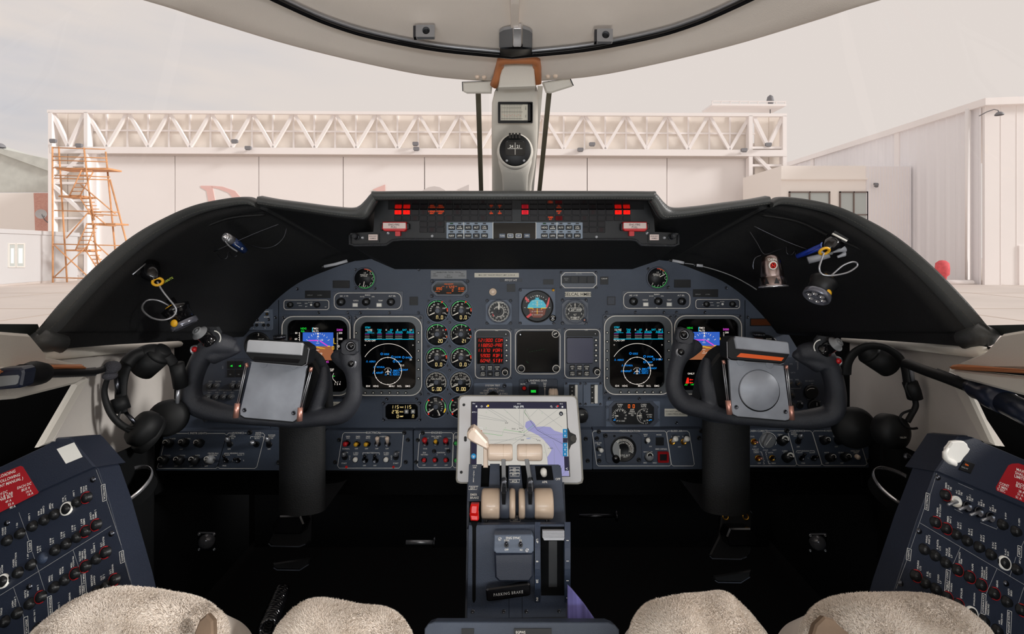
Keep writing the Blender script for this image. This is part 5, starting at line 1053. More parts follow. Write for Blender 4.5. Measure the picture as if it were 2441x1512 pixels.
# ---------------------------------------------------------------- volt readout, cabin gauges, tests, gear, tabs
f = sub(957, 982); t = thing('voltage_readout', 'octagonal readout with yellow digits 115 VAC and 27.6 VDC', 'gauge', f)
parts(t, f, ('bezel', 'bezel', lambda q: q.prism(chamrect(912.5, 960, 1002, 1004, 8), 0, 3.5, 1)), ('screen', 'screen', lambda q: q.prism(chamrect(919, 963.5, 996, 1000, 6), 3.5, 4)),
      ('digital_readout', 'g_digit', lambda q: (q.dig('115', 950, 970.5, 7.2, 4.3, 'r'), q.dig('115', 964.5, 970.5, 7.2, 4.3, 'l'), q.dig('27.6', 950, 982, 7.2, 4.3, 'r'), q.dig('0', 950, 993, 7.2, 4.3, 'r'), q.dig('n', 986.5, 993, 7.2, 4.3, 'r'), q.txt('VAC', 957.5, 971, 3.2, 4.3), q.txt('VDC', 957, 982, 3.2, 4.3), q.txt('AMP', 957, 993, 3.2, 4.3))),
      ('push_button', 'knobgrey', lambda q: (q.rbox(964, 977, 973.5, 986.5, 4, 6, 1), q.use('print'), q.rbox(966.5, 979, 971, 984, 6, 6.3))), ('push_button', 'knobgrey', lambda q: (q.rbox(979.5, 977, 989, 986.5, 4, 6, 1), q.use('print'), q.rbox(982, 979, 986.5, 984, 6, 6.3))))
for x, y in ((914, 1001), (1000, 961), (1000, 1001), (914, 962)): q = MB(f, 'steel_dark'); q.screw(x, y, 3.4, 0); link('screw', q, t)
f = sub(1510, 986); t = thing('cabin_gauge', 'wide black gauge with CABIN ALT and CABIN RATE dials', 'gauge', f)
def O2(x, y): return 1440 + x / 11.095, 940 + y / 11.1
def cabm(q):
    h = 2.4; cx, cy = O2(420, 580)
    for a in range(-100, 60, 13): q.tick(cx, cy, a, 14.5, 18.5, 1, h)
    for s_, a, b in (('2', 300, 505), ('4', 345, 445), ('6', 412, 440), ('8', 490, 440), ('10', 540, 490), ('15', 575, 560), ('20', 560, 640), ('0', 310, 630)): q.txt(s_, *O2(a, b), 3.6, h)
    q.txt('CABIN', *O2(420, 275), 3.2, h); q.txt('ALT', *O2(420, 328), 3.6, h); q.txt('CABIN', *O2(1045, 275), 3.2, h); q.txt('RATE', *O2(1045, 325), 3.6, h)
    for i, s_ in enumerate(('DIFF', 'PRESS', 'MAX 9.8', 'PSI')): q.txt(s_, *O2(745, 410 + i * 50), 3.4, h)
    q.txt('FT X 1000', *O2(440, 710), 3.2, h); q.txt('FT/MIN', *O2(1195, 545), 3, h); q.txt('X 100', *O2(1200, 602), 3, h); q.txt('UP', *O2(965, 530), 3.4, h); q.txt('DN', *O2(965, 622), 3.4, h)
    cx, cy = O2(1065, 580)
    for a in range(0, 181, 7): q.tick(cx, cy, -a, 16, 18.5, .8, h)
    for s_, a, b in (('5', 955, 480), ('10', 1052, 435), ('20', 1130, 462), ('5', 962, 672), ('10', 1065, 712), ('20', 1140, 690)): q.txt(s_, *O2(a, b), 3.4, h)
    for a in (12, 25, 155, 168): q.tick(cx, cy, a, 16, 19.5, 1, h)
parts(t, f, ('plate', 'panel_lite', lambda q: q.rbox(1445, 957, 1573, 1019, 0, 1, 2)), ('bezel', 'bezel', lambda q: (q.ring(chamrect(1452, 957, 1568, 1018, 12), chamrect(1458.5, 961, 1559, 1012.5, 10), 1, 3.4))), ('dial', 'black', lambda q: q.prism(chamrect(1458, 960, 1560, 1013, 10), 1, 2)), ('scale_marking', 'print', cabm),
      ('digital_readout', 'g_orange', lambda q: q.dig('00', *O2(722, 320), 7.6, 2.5, sp=.95, slant=0, st=.15)), ('needle', 'needle', lambda q: q.prism([O2(270, 575), O2(310, 562), O2(375, 562), O2(378, 595), O2(310, 592)], 2.4, 3)), ('needle', 'needle', lambda q: q.prism([O2(865, 570), O2(920, 558), O2(1000, 562), O2(1000, 590), O2(920, 588)], 2.4, 3)),
      ('hub', 'black', lambda q: (q.cyl(*O2(430, 580), 5, 2, 3.4, 16, .6), q.cyl(*O2(1075, 580), 5, 2, 3.4, 16, .6))), ('blue_mark', 'g_blue', lambda q: (q.line([O2(275, 650), O2(300, 690), O2(245, 688)], 1.6, 2.5), q.line([O2(1185, 705), O2(1215, 680), O2(1265, 682)], 1.6, 2.5))))
for x, y in ((1447, 971), (1449, 1002), (1567, 971), (1569, 1002)): q = MB(f, 'steel_dark'); q.screw(x, y, 3, 0); link('screw', q, t)
f = sub(1175, 940); t = thing('system_test_panel', 'grey-blue panel headed SYSTEM TEST with rotary selector', 'control panel', f)
parts(t, f, ('plate', 'panel_lite', lambda q: q.rbox(1129.5, 913, 1221.5, 975, 0, 2.5, 4, .6)), ('lettering', 'print', lambda q: (q.txt('SYSTEM TEST', 1174.5, 919.3, 4.2, 2.7), q.txt('CABIN ALT', 1175, 926.8, 3.6, 2.7), q.txt('OVSP', 1159, 931.5, 3.6, 2.7), q.txt('FIRE DET', 1153.5, 937.3, 3.4, 2.7), q.txt('L STALL', 1193.5, 931.5, 3.6, 2.7), q.txt('R STALL', 1201, 938.5, 3.6, 2.7), [q.tick(1175, 950, a, 17, 21, .8, 2.7) for a in (-62, -38, 0, 38, 62)])),
      ('selector_knob', 'black', lambda q: (q.cyl(1175, 950, 15, 2.5, 8, 28, 1.5), q.rbox(1172, 934, 1178, 966, 8, 16, 2, 1))), ('screw', 'steel_dark', lambda q: q.screw(1202.5, 920, 4, 2.5)))
f = sub(1283, 935); t = thing('landing_gear_panel', 'panel headed LANDING GEAR with green DOWN light', 'control panel', f)
parts(t, f, ('plate', 'panel_dark', lambda q: q.rbox(1237.5, 904, 1329, 975, 0, 2.5, 4, .6)), ('lettering', 'print', lambda q: (q.txt('LANDING GEAR', 1282, 907.5, 4.2, 2.7), q.txt('MUTE', 1246.5, 916, 3, 2.7), q.txt('NOSE', 1271.5, 913.5, 3.2, 2.7), q.txt('VLO', 1298.5, 913.5, 3, 2.7), q.txt('200', 1298.5, 917, 3, 2.7), q.txt('UP', 1298.5, 921.5, 3.2, 2.7), q.line([(1298.8, 925), (1298.8, 960)], 1.2, 2.7), q.prism([(1296.8, 928), (1300.8, 928), (1298.8, 923.5)], 2.5, 2.7))),
      ('gear_light', 'black', lambda q: (q.rring(1261, 918, 1283.5, 946, 2, 2, 5, 1), q.rbox(1263, 920, 1281.5, 945, 2, 3.4))), ('down_legend', 'g_green', lambda q: (q.rbox(1265.5, 930.5, 1277.5, 936, 3.4, 3.8), q.use('g_black'), q.txt('DOWN', 1271.5, 933.3, 3.2, 4))),
      ('mute_button', 'red_dim' if 'red_dim' in M else 'black', lambda q: (q.cyl(1249.5, 926, 6, 2.5, 5, 18, 1), q.use('g_dkred'), q.cyl(1249.5, 926, 4, 5, 5.4, 14))), ('screw', 'steel_dark', lambda q: q.screw(1255, 910, 4, 2.5)), ('screw', 'steel_dark', lambda q: q.screw(1272, 907 + 5, .1, 2.5)))
f = sub(1318, 935, 6); t = thing('gear_handle', 'white ribbed wheel shaped gear handle behind the tablet top edge', 'handle', f)
def whl(q):
    k = q.fr.k; c = q.q(1318, 937, 8)
    for i, (w_, rr) in enumerate(((3.2, 10), (1.6, 12.5), (3.2, 13), (1.6, 12.5), (3.2, 13), (1.6, 12.5), (3.2, 10))): pass
    q.lathe_l((c[0] - 11 * k, c[1], 20 * k), [(8 * k, 0), (13 * k, 2 * k), (13.5 * k, 6 * k), (12.4 * k, 7 * k), (13.5 * k, 8 * k), (13.8 * k, 13 * k), (12.4 * k, 14 * k), (13.5 * k, 15 * k), (13 * k, 20 * k), (8 * k, 22 * k)], 28, axis=(1, 0, 0), cap=True)
parts(t, f, ('wheel', 'cream', whl), ('stem', 'steel', lambda q: q.rbox(1314, 934, 1322, 942, -6, 16)))
for x0, x1, lb, two in ((1344.5, 1388.5, 'flap position indicator with white vertical scale, next to the tablet', 0), (1391, 1436.5, 'speed and flap tape indicator with numbers 250 200 165', 1)):
    f = sub((x0 + x1) / 2, 940); t = thing('tape_indicator', lb, 'gauge', f)
    def tp(q):
        if two: q.txt('VFE', x0 + 5.5, 923, 3, 3); q.txt('250', x0 + 6, 937.5, 3, 3); q.txt('200', x0 + 6, 948, 3, 3); q.txt('165', x0 + 6, 957.5, 3, 3)
        for i, s_ in enumerate(('UP', '8', '20', 'DN') if two else ('UP', '10', '20')): q.txt(s_, x0 + (21 if two else 19), 923.5 + i * (12.5 if two else 9), 2.6, 2.6)
        [q.line([(x0 + 25, 920 + i * 3), (x0 + 28, 920 + i * 3)], .6, 2.6) for i in range(14)]
    parts(t, f, ('plate', 'panel_lite', lambda q: q.ring([(x1, 968), (x0, 968), (x0, 912), (x1, 912)], [(x1 - 11, 963), (x0 + 12 + two * 5, 963), (x0 + 12 + two * 5, 917), (x1 - 11, 917)], 0, 4)), ('backing', 'black', lambda q: q.rbox(x0 + 2, 914, x1 - 2, 966, 0, 1.8)),
          ('drum', 'print', lambda q: q.rbox(x0 + 27, 918, x1 - 11.5, 962, 1.8, 3, .5)), ('scale_marking', 'print', tp), ('screw', 'steel_dark', lambda q: q.screw(x0 + 5, 915.5 + (0 if not two else 0), 2.6, 4)), ('screw', 'steel_dark', lambda q: q.screw(x1 - 5, 915.5, 2.6, 4)), ('screw', 'steel_dark', lambda q: q.screw(x0 + 5, 964, 2.6, 4)), ('screw', 'steel_dark', lambda q: q.screw(x1 - 5, 964, 2.6, 4)))
f = sub(1397, 991); t = thing('brightness_knob', 'dark round knob right of the tablet under the tape indicators', 'knob', f)
parts(t, f, ('knob_body', 'black', lambda q: knob(q, 1385, 991, 17, 10, 'black')), ('lettering', 'print', lambda q: q.txt('OFF', 1388, 989, 3, 10.4)), ('screw', 'steel_dark', lambda q: q.screw(1395, 1006, 2.6, 0)))
# ---------------------------------------------------------------- far left / right panel items
f = sub(621, 763); t = thing('brake_panel', 'small angled panel with PARK BRAKE and ANTI-SKID lights', 'control panel', f)
parts(t, f, ('plate', 'panel_lite', lambda q: q.prism([(622, 741), (628, 737.5), (649, 737.5), (650, 785), (647, 788.5), (594, 787), (592, 783), (597, 768)], 0, 3, .8)), ('lettering', 'print', lambda q: (q.txt('PARK', 636, 743, 3, 3.3), q.txt('BRAKE', 635.5, 756, 3, 3.3), q.txt('ANTI-SKID', 619.5, 769, 3.2, 3.3), q.txt('L', 604.5, 782.5, 2.6, 3.3), q.txt('R', 632, 782.5, 2.6, 3.3))),
      *[('indicator_lamp', 'black', lambda q, x=x, y=y: (q.cyl(x, y, 3.8, 3, 4.6, 16, .5), q.use('brass' if y < 752 else 'steel_dark'), q.cyl(x, y, 1.6, 4.6, 4.9, 10))) for x, y in ((636, 749), (600.5, 775.5), (611.5, 775.5), (628, 775.5), (639, 775.5))], ('screw', 'steel_dark', lambda q: q.screw(613, 762, 3, 3)), ('screw', 'steel_dark', lambda q: q.screw(640, 762, 3, 3)))
for cx, cy, kx, ky, sd in ((614, 823, 666, 806, 'left'), (1825, 842, 1809, 800, 'right')):
    f = sub(cx, cy); t = thing('clock', '%s round black dial mostly hidden behind the yoke lamp' % sd, 'gauge', f)
    parts(t, f, ('bezel', 'black', lambda q: q.lathe(cx, cy - (0 if sd == 'left' else 12), [(32, 0), (31, 3), (28, 4), (27, 2), (0, 2)], 36, ref=0)), ('dial_print', 'print', lambda q: (q.txt('3', cx + 2, cy - 25 + (0 if sd == 'left' else 3), 6, 4.4), q.txt('OFF  SET', cx + 8, cy - 14, 2.6, 2.4), q.txt('SECOND', cx + 8, cy - 34, 2.4, 4.2) if sd == 'right' else None)))
    f = sub(kx, ky, 4); t = thing('ribbed_knob', 'ribbed dark knob poking up behind the %s yoke lamp' % sd, 'knob', f)
    def rk(q):
        k = q.fr.k; c = q.q(kx, ky - 2, 20)
        for i in range(20): 
            a = 2 * pi * i / 20; q.tube_l([(c[0] + 12 * k * cos(a), c[1] - 4 * k, 20 * k + 12 * k * sin(a)), (c[0] + 12 * k * cos(a), c[1] + 4 * k, 20 * k + 12 * k * sin(a))], 1.5 * k, 6)
        q.lathe_l((c[0], c[1] - 5 * k, 20 * k), [(11 * k, 0), (12.4 * k, 1 * k), (12.4 * k, 8 * k), (11 * k, 9.5 * k), (0, 9.5 * k)], 28, axis=(0, 1, 0))
    parts(t, f, ('knob_body', 'steel_dark', rk), ('stem', 'copper', lambda q: q.tube_l([(*q.q(kx, ky + 6, 20), 20 * q.fr.k), (*q.q(kx, ky + 18, 20), 20 * q.fr.k)], 9 * q.fr.k, 14)))
def audio(x0, x1, y0, y1, sd):
    f = sub((x0 + x1) / 2, (y0 + y1) / 2); t = thing('audio_panel', '%s audio panel with MASTER VOLUME knobs behind the yoke' % sd, 'control panel', f)
    L = [('plate', 'panel_dark', lambda q: q.rbox(x0, y0, x1, y1, 0, 2, 1))]
    if sd == 'left':
        for i in range(2):
            for j in range(2): L.append(('switch_light', 'black', lambda q, i=i, j=j: (q.rbox(541 + i * 20, 861 + j * 20, 559 + i * 20, 879 + j * 20, 2, 4, 1, .5), q.use('g_green' if j == 0 else 'print_grey'), q.prism([(548 + i * 20, 873), (554 + i * 20, 870), (554 + i * 20, 875)], 4, 4.2) if j == 0 else q.txt('FD', 549 + i * 20, 893, 2.4, 4.3))))
        kn = [(499, 919), (516, 919), (554, 919), (571, 919)] + [(x, 946) for x in (496, 515, 533, 551)] + [(x, 998) for x in (491, 510, 529, 547, 565)]
        tx = [('INPH', 502, 909.5), ('PHONE', 520, 909.5), ('SPKR', 557, 909.5), ('PASS', 573, 909.5), ('MASTER VOLUME', 537, 930.5), ('VHF 1', 500, 936), ('VHF 2', 518, 936), ('HF 1', 536, 936), ('HF 2', 554, 936), ('ATT', 441, 997), ('LO', 560, 1010)]
        ln = [[(495, 930.5), (516, 930.5)], [(556, 930.5), (576, 930.5)], [(564, 1010), (572, 1010)]]
    else:
        kn = [(1884, 915), (1904, 915), (1887, 942), (1890, 967)]
        tx = [('SPKR', 1885, 905.5), ('PASS', 1900, 905.5), ('MIC SELECT', 1930, 908.5), ('HF', 1936, 915), ('NORM MIC', 1934, 952.5), ('OXY M', 1950, 957.5), ('BOTH', 1906, 957), ('HF 2', 1887, 932), ('ADF 2', 1884, 957.5), ('VOICE', 1902, 862, ), ('CAT II', 1890, 888.5), ('ATC', 1886, 868)]
        ln = [[(1884, 926.5), (1909, 926.5), (1909, 922)]]
        L.append(('selector_knob', 'black', lambda q: (q.cyl(1936, 936, 17, 2, 8, 28, 2), q.use('print'), q.arc(1936, 942, 16, -50, 20, 1.2, 8.3)))); L.append(('selector_knob', 'black', lambda q: (q.cyl(1943, 969, 15, 2, 8, 28, 2), q.use('print'), q.line([(1947.5, 960), (1947.5, 968)], 1, 8.3))))
        L.append(('toggle_switch', 'black', lambda q: (q.cyl(1908, 968, 8, 2, 5, 18, 1), q.use('steel'), q.cyl(1913, 963, 2.5, 5, 10, 10, 1))))
    L += [('volume_knob', 'black', lambda q, X=X, Y_=Y_: (knob(q, X, Y_, 7, 9, 'rubber'), q.use('brass' if sd == 'right' else 'print_grey'), q.line([(X - 3, Y_ + 2), (X + 3, Y_ - 2)], .9, 9.3))) for X, Y_ in kn]
    L.append(('lettering', 'print_grey', lambda q: ([q.txt(a, b, c, 2.8, 2.3) for a, b, c in tx], [q.line(p, .8, 2.3) for p in ln], q.txt('NAV', 531, 876, 2.4, 2.4, ang=90) if sd == 'left' else q.txt('CONTROL', 1901.5, 873, 2.6, 2.4, ang=-90))))
    parts(t, f, *L)
audio(484, 600, 855, 1008, 'left'); audio(1858, 1968, 852, 985, 'right')

# ================================================================== LOWER SWITCH ROW
LY = 1.035; LF_ = Fr(1220.5, 1074, LY)
def lp(x0, y0, x1, y1, name, lb, sk=0, h=3, r=2):
    f = LF_.sub((x0 + x1) / 2, (y0 + y1) / 2); t = thing(name, lb, 'control panel', f)
    parts(t, f, ('plate', 'panel', lambda q: q.prism([(x0 + sk, y0), (x1 + (sk if sk < 0 else 0), y0), (x1, y1), (x0, y1)] if sk else rrect(x0, y0, x1, y1, r), -20, h, .6)))
    return t, f
def C5(x, y): return 360 + x / 3.2986, 980 + y / 3.2986
def C6(x, y): return 1380 + x / 3.2986, 980 + y / 3.2986
HT = 3.4
def P1(t, name, mt, fn, f, label=None):
    q = MB(f, mt); fn(q); o = link(name, q, t)
    if label: o['label'] = label
    return o
def rot_knob(t, f, x, y, ang, col='black', r=10, lean=0, ring=True):
    k = f.k; q = MB(f, col); c = q.q(x, y, 14); b = q.q(x + 9 * lean, y + 3, 3)
    q.tube_l([(b[0], b[1], 3 * k), (b[0] * .3 + c[0] * .7, b[1] * .3 + c[1] * .7, 12 * k), (c[0], c[1], 16 * k)], [r * 1.05 * k, r * .9 * k, r * .72 * k], 20); o = link('dimmer_knob', q, t)
    q = MB(f, 'print'); n_ = 24; Q = [(c[0] + r * .62 * k * cos(2 * pi * i / n_), c[1] + r * .62 * k * sin(2 * pi * i / n_)) for i in range(n_)]; I_ = [(c[0] + r * .48 * k * cos(2 * pi * i / n_), c[1] + r * .48 * k * sin(2 * pi * i / n_)) for i in range(n_)]
    q.ring_l(Q, I_, 16 * k, 16.3 * k); a = radians(ang); q.seg_l((c[0], c[1]), (c[0] - r * .45 * k * sin(-a), c[1] + r * .45 * k * cos(a)), 1.1 * k, 16.4 * k); link('pointer_ring', q, o)
def toggle(t, f, x, y, dx, dy, L_=16, rb=6.5, tip='steel', r0=2, r1=3.2, guard=False, bt='steel_dark'):
    """bat switch: base collar at x,y and a lever leaning by dx,dy pixels"""
    k = f.k; q = MB(f, bt); c = q.q(x, y, 4); q.lathe_l((c[0], c[1], 3 * k), [(rb * k, 0), (rb * k, 2 * k), (rb * .8 * k, 2.6 * k), (rb * .7 * k, 1.2 * k), (0, 1.2 * k)], 16); o = link('toggle_switch', q, t)
    q = MB(f, tip); d = q.q(x + dx, y + dy, L_)
    P = [Vector((c[0], c[1], 4 * k)), Vector(((c[0] + d[0]) / 2, (c[1] + d[1]) / 2, (4 + L_) / 2 * k)), Vector((d[0], d[1], L_ * k))]
    e = (P[2] - P[1]).normalized() * r1 * .6 * k
    q.tube_l([P[0], P[1], P[2], P[2] + e * .7, P[2] + e], [r0 * k, r0 * 1.1 * k, r1 * k, r1 * .8 * k, r1 * .2 * k], 12); link('lever', q, o)
def lockt(t, f, x, y, dx, dy):  # locking toggle: black body, steel cone tip
    k = f.k; q = MB(f, 'black'); c = q.q(x, y, 4); d = q.q(x + dx, y + dy, 16); q.lathe_l((c[0], c[1], 3 * k), [(7 * k, 0), (7 * k, 3 * k), (5 * k, 3 * k), (0, 2 * k)], 16)
    A = Vector((c[0], c[1], 4 * k)); B = Vector((d[0], d[1], 18 * k)); q.tube_l([A, A.lerp(B, .8)], [4.6 * k, 5 * k], 14); o = link('locking_toggle', q, t)
    q = MB(f, 'steel'); q.tube_l([A.lerp(B, .75), A.lerp(B, .9), A.lerp(B, 1.05), A.lerp(B, 1.2)], [5.6 * k, 5.8 * k, 3.2 * k, .6 * k], 14); link('tip', q, o)
# ---- left outboard
t, f = lp(372, 1027, 667.7, 1122, 'left_light_panel', 'left outboard switch panel headed L INSTR LIGHTS and AVIONICS', sk=20)
for x, y, a in ((116, 245, -120), (238, 242, -130), (358, 245, 185), (76, 378, -130), (200, 378, -130), (320, 378, -130), (440, 376, -130)): X, Y_ = C5(x, y); rot_knob(t, f, X, Y_, a, lean=1.2, col='black' if x != 440 else 'knobgrey')
for x, y, dx, dy in ((622, 262, -7, -14), (830, 262, -12, -5), (930, 265, -5, -15)): X, Y_ = C5(x, y); lockt(t, f, X, Y_, dx, dy)
for x, y, dx, dy in ((590, 388, -6, -10), (685, 388, -9, -3)): X, Y_ = C5(x, y); toggle(t, f, X, Y_, dx, dy, tip='black_gloss')
def ptx(q):
    q.txt('L INSTR LIGHTS', *C5(365, 175), 4.4, HT); q.txt('AVIONICS', *C5(685, 173), 4.2, HT); q.txt('INSTR', *C5(845, 173), 3.6, HT)
    for s_, x, y in (('LEFT', 642, 190), ('MASTER', 640, 202), ('ON', 640, 216), ('OFF', 614, 300), ('STATIC', 842, 188), ('SOURCE', 838, 203), ('BOTH', 834, 217), ('RUDDER', 950, 190), ('BOOST', 948, 203), ('ON', 948, 216), ('OFF', 928, 300), ('HEADING', 652, 333), ('SLAVE', 600, 346), ('SLAVE', 698, 346), ('FREE', 577, 431), ('L', 642, 390), ('R', 728, 390), ('OFF', 237, 302), ('OFF', 76, 434), ('OFF', 195, 434), ('OFF', 315, 434), ('OFF', 434, 433), ('FLOOD', 130, 350), ('CB PNL', 248, 350), ('INSTR', 366, 350), ('CENTER PNL/', 488, 334), ('PEDESTAL', 488, 349), ('FLOOD', 170, 218), ('EL PNL', 290, 218)): q.txt(s_, *C5(x, y), 3, HT)
    for P in ([(164, 177), (290, 177)], [(440, 177), (578, 177), (594, 190), (524, 440), (510, 453), (60, 453), (48, 440), (66, 400)], [(100, 260), (80, 350)], [(640, 174), (610, 174), (594, 190), (524, 440), (540, 453), (815, 453), (832, 440), (895, 190), (880, 174), (870, 174)], [(735, 174), (752, 174)], [(574, 348), (578, 333), (615, 333)], [(690, 333), (732, 333), (728, 348)], [(780, 217), (785, 202), (806, 202)], [(870, 202), (885, 202), (883, 217)]): q.line([C5(*p) for p in P], 1.1, HT)
P1(t, 'lettering', 'print', ptx, f)
for x, y in ((772, 172), (1003, 408)): P1(t, 'screw', 'black', lambda q: q.screw(*C5(x, y), 5, 3), f)
# ---- electrical
t, f = lp(776, 1027, 984, 1122, 'electrical_panel', 'switch panel headed ELECTRICAL with red, yellow and white toggles')
for x, y, dx, dy, tp, r1, Lh in ((1545, 252, -6, 3, 'red', 6, 16), (1625, 258, -5, 2, 'yellow', 5, 14), (1704, 258, -5, 2, 'yellow', 5, 14), (1782, 258, -1, -13, 'cream', 5, 18), (1860, 258, -1, -13, 'cream', 5, 18), (1684, 387, -2, -10, 'black_gloss', 3, 16), (1765, 387, -3, -10, 'black_gloss', 3, 16)):
    X, Y_ = C5(x, y); toggle(t, f, X, Y_, dx, dy, Lh, 7.5, tp, 3.4, r1)
for x, y in ((1525, 362), (1926, 362)): X, Y_ = C5(x, y); lockt(t, f, X, Y_, 0 if x > 1800 else -3, -8)
for x, y in ((1604, 386), (1846, 386)):
    X, Y_ = C5(x, y); P1(t, 'reset_button', 'print', lambda q: (q.use('steel_dark'), q.cyl(X, Y_, 7.4, 2, 4.5, 18, .8), q.use('print'), q.lathe(X, Y_, [(5.6, 4), (5.8, 8), (4.6, 9.6), (0, 10)], 16, ref=8)), f)
for x, y in ((1535, 443), (1905, 443)): X, Y_ = C5(x, y); P1(t, 'warning_lamp', 'g_dkred', lambda q: q.cyl(X, Y_, 3, 2, 4.6, 12, .6), f)
def ptx(q):
    q.txt('ELECTRICAL', *C5(1748, 171), 4.4, HT)
    for s_, x, y in (('EMER', 1549, 201), ('BUS', 1549, 214), ('EMER', 1628, 201), ('BAT1', 1628, 214), ('EMER', 1708, 201), ('BAT2', 1706, 214), ('INVERTER', 1826, 202), ('NORMAL', 1534, 298), ('OFF', 1615, 297), ('OFF', 1694, 297), ('OFF', 1775, 297), ('OFF', 1856, 297), ('L GEN', 1530, 327), ('L GEN', 1610, 330), ('RESET', 1610, 344), ('BATTERY', 1730, 330), ('1', 1690, 344), ('2', 1770, 344), ('R GEN', 1850, 330), ('RESET', 1850, 344), ('R GEN', 1932, 327), ('START', 1518, 412), ('START', 1924, 412), ('OFF', 1678, 430), ('OFF', 1760, 430), ('O', 1562, 356), ('F', 1562, 369), ('F', 1562, 382), ('O', 1890, 356), ('F', 1890, 369), ('F', 1890, 382)): q.txt(s_, *C5(x, y), 3, HT)
    for P in ([(1700, 171), (1520, 171), (1507, 185), (1467, 432), (1480, 450), (1950, 450), (1965, 432), (1985, 185), (1972, 171), (1798, 171)], [(1665, 345), (1665, 330), (1702, 330)], [(1760, 330), (1796, 330), (1796, 345)]): q.line([C5(*p) for p in P], 1.1, HT)
P1(t, 'lettering', 'print', ptx, f)
for x, y in ((1990, 174), (1478, 230), (2018, 231), (2001, 405), (1445, 406)): P1(t, 'screw', 'black', lambda q: q.screw(*C5(x, y), 4.2, 3), f)
# ---- engines
t, f = lp(986, 1027, 1094, 1122, 'engines_panel', 'switch panel headed ENGINES with dark red and yellow toggles')
for x, y, dx, dy, tp, r1 in ((2158, 255, -2, -8, 'red', 6.5), (2240, 252, -1, -4, 'yellow', 4.5), (2320, 255, -1, -7, 'red', 6.5), (2147, 388, 0, 0, 'red', 5), (2236, 385, -2, 1, 'red', 5), (2322, 385, -2, 1, 'red', 5), (2398, 255, 0, 0, 'green', 4.5), (2398, 390, 0, 0, 'green', 4.5)):
    X, Y_ = C5(x, y); toggle(t, f, X, Y_, dx, dy, 15, 7, tp, 3.4, r1)
def ptx(q):
    q.txt('ENGINES', *C5(2246, 171), 4.4, HT)
    for s_, x, y in (('L DLA', 2164, 214), ('R DLA', 2336, 214), ('ENG CMPTR', 2244, 200), ('RESET', 2244, 214), ('CH.B', 2155, 297), ('CH.B', 2326, 296), ('EDS', 2150, 328), ('RECORD', 2150, 344), ('IGNITION', 2280, 328), ('L', 2250, 343), ('R', 2312, 343), ('OFF', 2146, 427), ('OFF', 2234, 427), ('OFF', 2320, 427), ('WS', 2398, 200), ('DEF', 2398, 212)): q.txt(s_, *C5(x, y), 3, HT)
    q.line([C5(*p) for p in [(2205, 171), (2125, 171), (2112, 185), (2094, 432), (2108, 446), (2355, 446), (2368, 432), (2376, 185), (2365, 171), (2288, 171)]], 1.1, HT); q.line([C5(*p) for p in [(2430, 171), (2392, 171), (2380, 185), (2372, 432), (2385, 446), (2430, 446)]], 1.1, HT)
P1(t, 'lettering', 'print', ptx, f)
for x, y in ((2135, 175), (2097, 232), (2083, 405), (2225, 320), (2338, 318)): P1(t, 'screw', 'black', lambda q: q.screw(*C5(x, y), 4.2, 3), f)
# ---- hidden centre strip
t, f = lp(1096, 1027, 1378, 1120, 'centre_switch_strip', 'blue-grey panel strip behind the tablet')
t, f = lp(1380, 1025, 1412, 1120, 'spare_strip', 'narrow blank panel strip with screws right of the tablet')
for x, y in ((55, 222), (70, 396)): P1(t, 'screw', 'black', lambda q: q.screw(*C6(x, y), 4.2, 3), f)
# ---- pressurization
t, f = lp(1413, 1024, 1674, 1119.5, 'pressurization_panel', 'switch panel headed PRESSURIZATION and BLEED AIR with round gauge')
X, Y_ = C6(350, 295); x, y = C6(350, 300)
P1(t, 'gauge_frame', 'bezel', lambda q: q.prism([C6(192, 178), C6(465, 178), C6(492, 200), C6(497, 400), C6(480, 416), C6(232, 414), C6(215, 400)], 3, 7, 1), f)
gd = P1(t, 'gauge_dial', 'black', lambda q: (q.lathe(x, y, [(31, 6.5), (30, 8.5), (27.5, 8.5), (27, 7.2), (0, 7.2)], 36, ref=7)), f)
def ga(q):
    for a in range(-40, 118, 8): q.tick(x, y, a, 19, 25, 1.4, 7.6)
    for i, s_ in enumerate(('3', '4', '5', '6', '7', '8', '9', '10', '11', '12', '13', '14')): a = -38 + i * 13.5; q.txt(s_, x + 15.5 * sin(radians(a)), y - 15.5 * cos(radians(a)), 4, 7.6)
    q.txt('LDG ALT', x + 4, y + 15, 4, 7.6); q.txt('1000 FT', x + 4, y + 19, 2.2, 7.6); q.line([(x - 8, y + 26), (x - 8, y)], 1.6, 7.8)
    q.use('screenlit'); 
P1(gd, 'scale_marking', 'print', ga, f)
P1(gd, 'white_sector', 'print_grey', lambda q: q.flat([(x + 26 * sin(radians(a)), y - 26 * cos(radians(a))) for a in range(-155, -18, 8)] + [(x - 12, y - 16), (x - 8, y + 2), (x - 9, y + 24)], 7.4), f)
P1(t, 'setting_knob', 'black_gloss', lambda q: knob(q, *C6(290, 375), 9, 16, 'black_gloss'), f)
for a, b in ((210, 198), (472, 388), (280, 200), (412, 200)): P1(t, 'screw', 'black', lambda q: q.screw(*C6(a, b), 4.4 if a in (210, 472) else 2.4, 7), f)
X, Y_ = C6(155, 298); toggle(t, f, X, Y_, 7, 4, 16, 6.5, 'print', 3, 5.5)
X, Y_ = C6(535, 240); toggle(t, f, X, Y_, 3, -3, 16, 6.5, 'print', 3, 5.5)
for a, b in ((735, 242), (825, 242)): X, Y_ = C6(a, b); toggle(t, f, X, Y_, 8, -7, 20, 7.5, 'print', 3.6, 6.6, bt='brass')
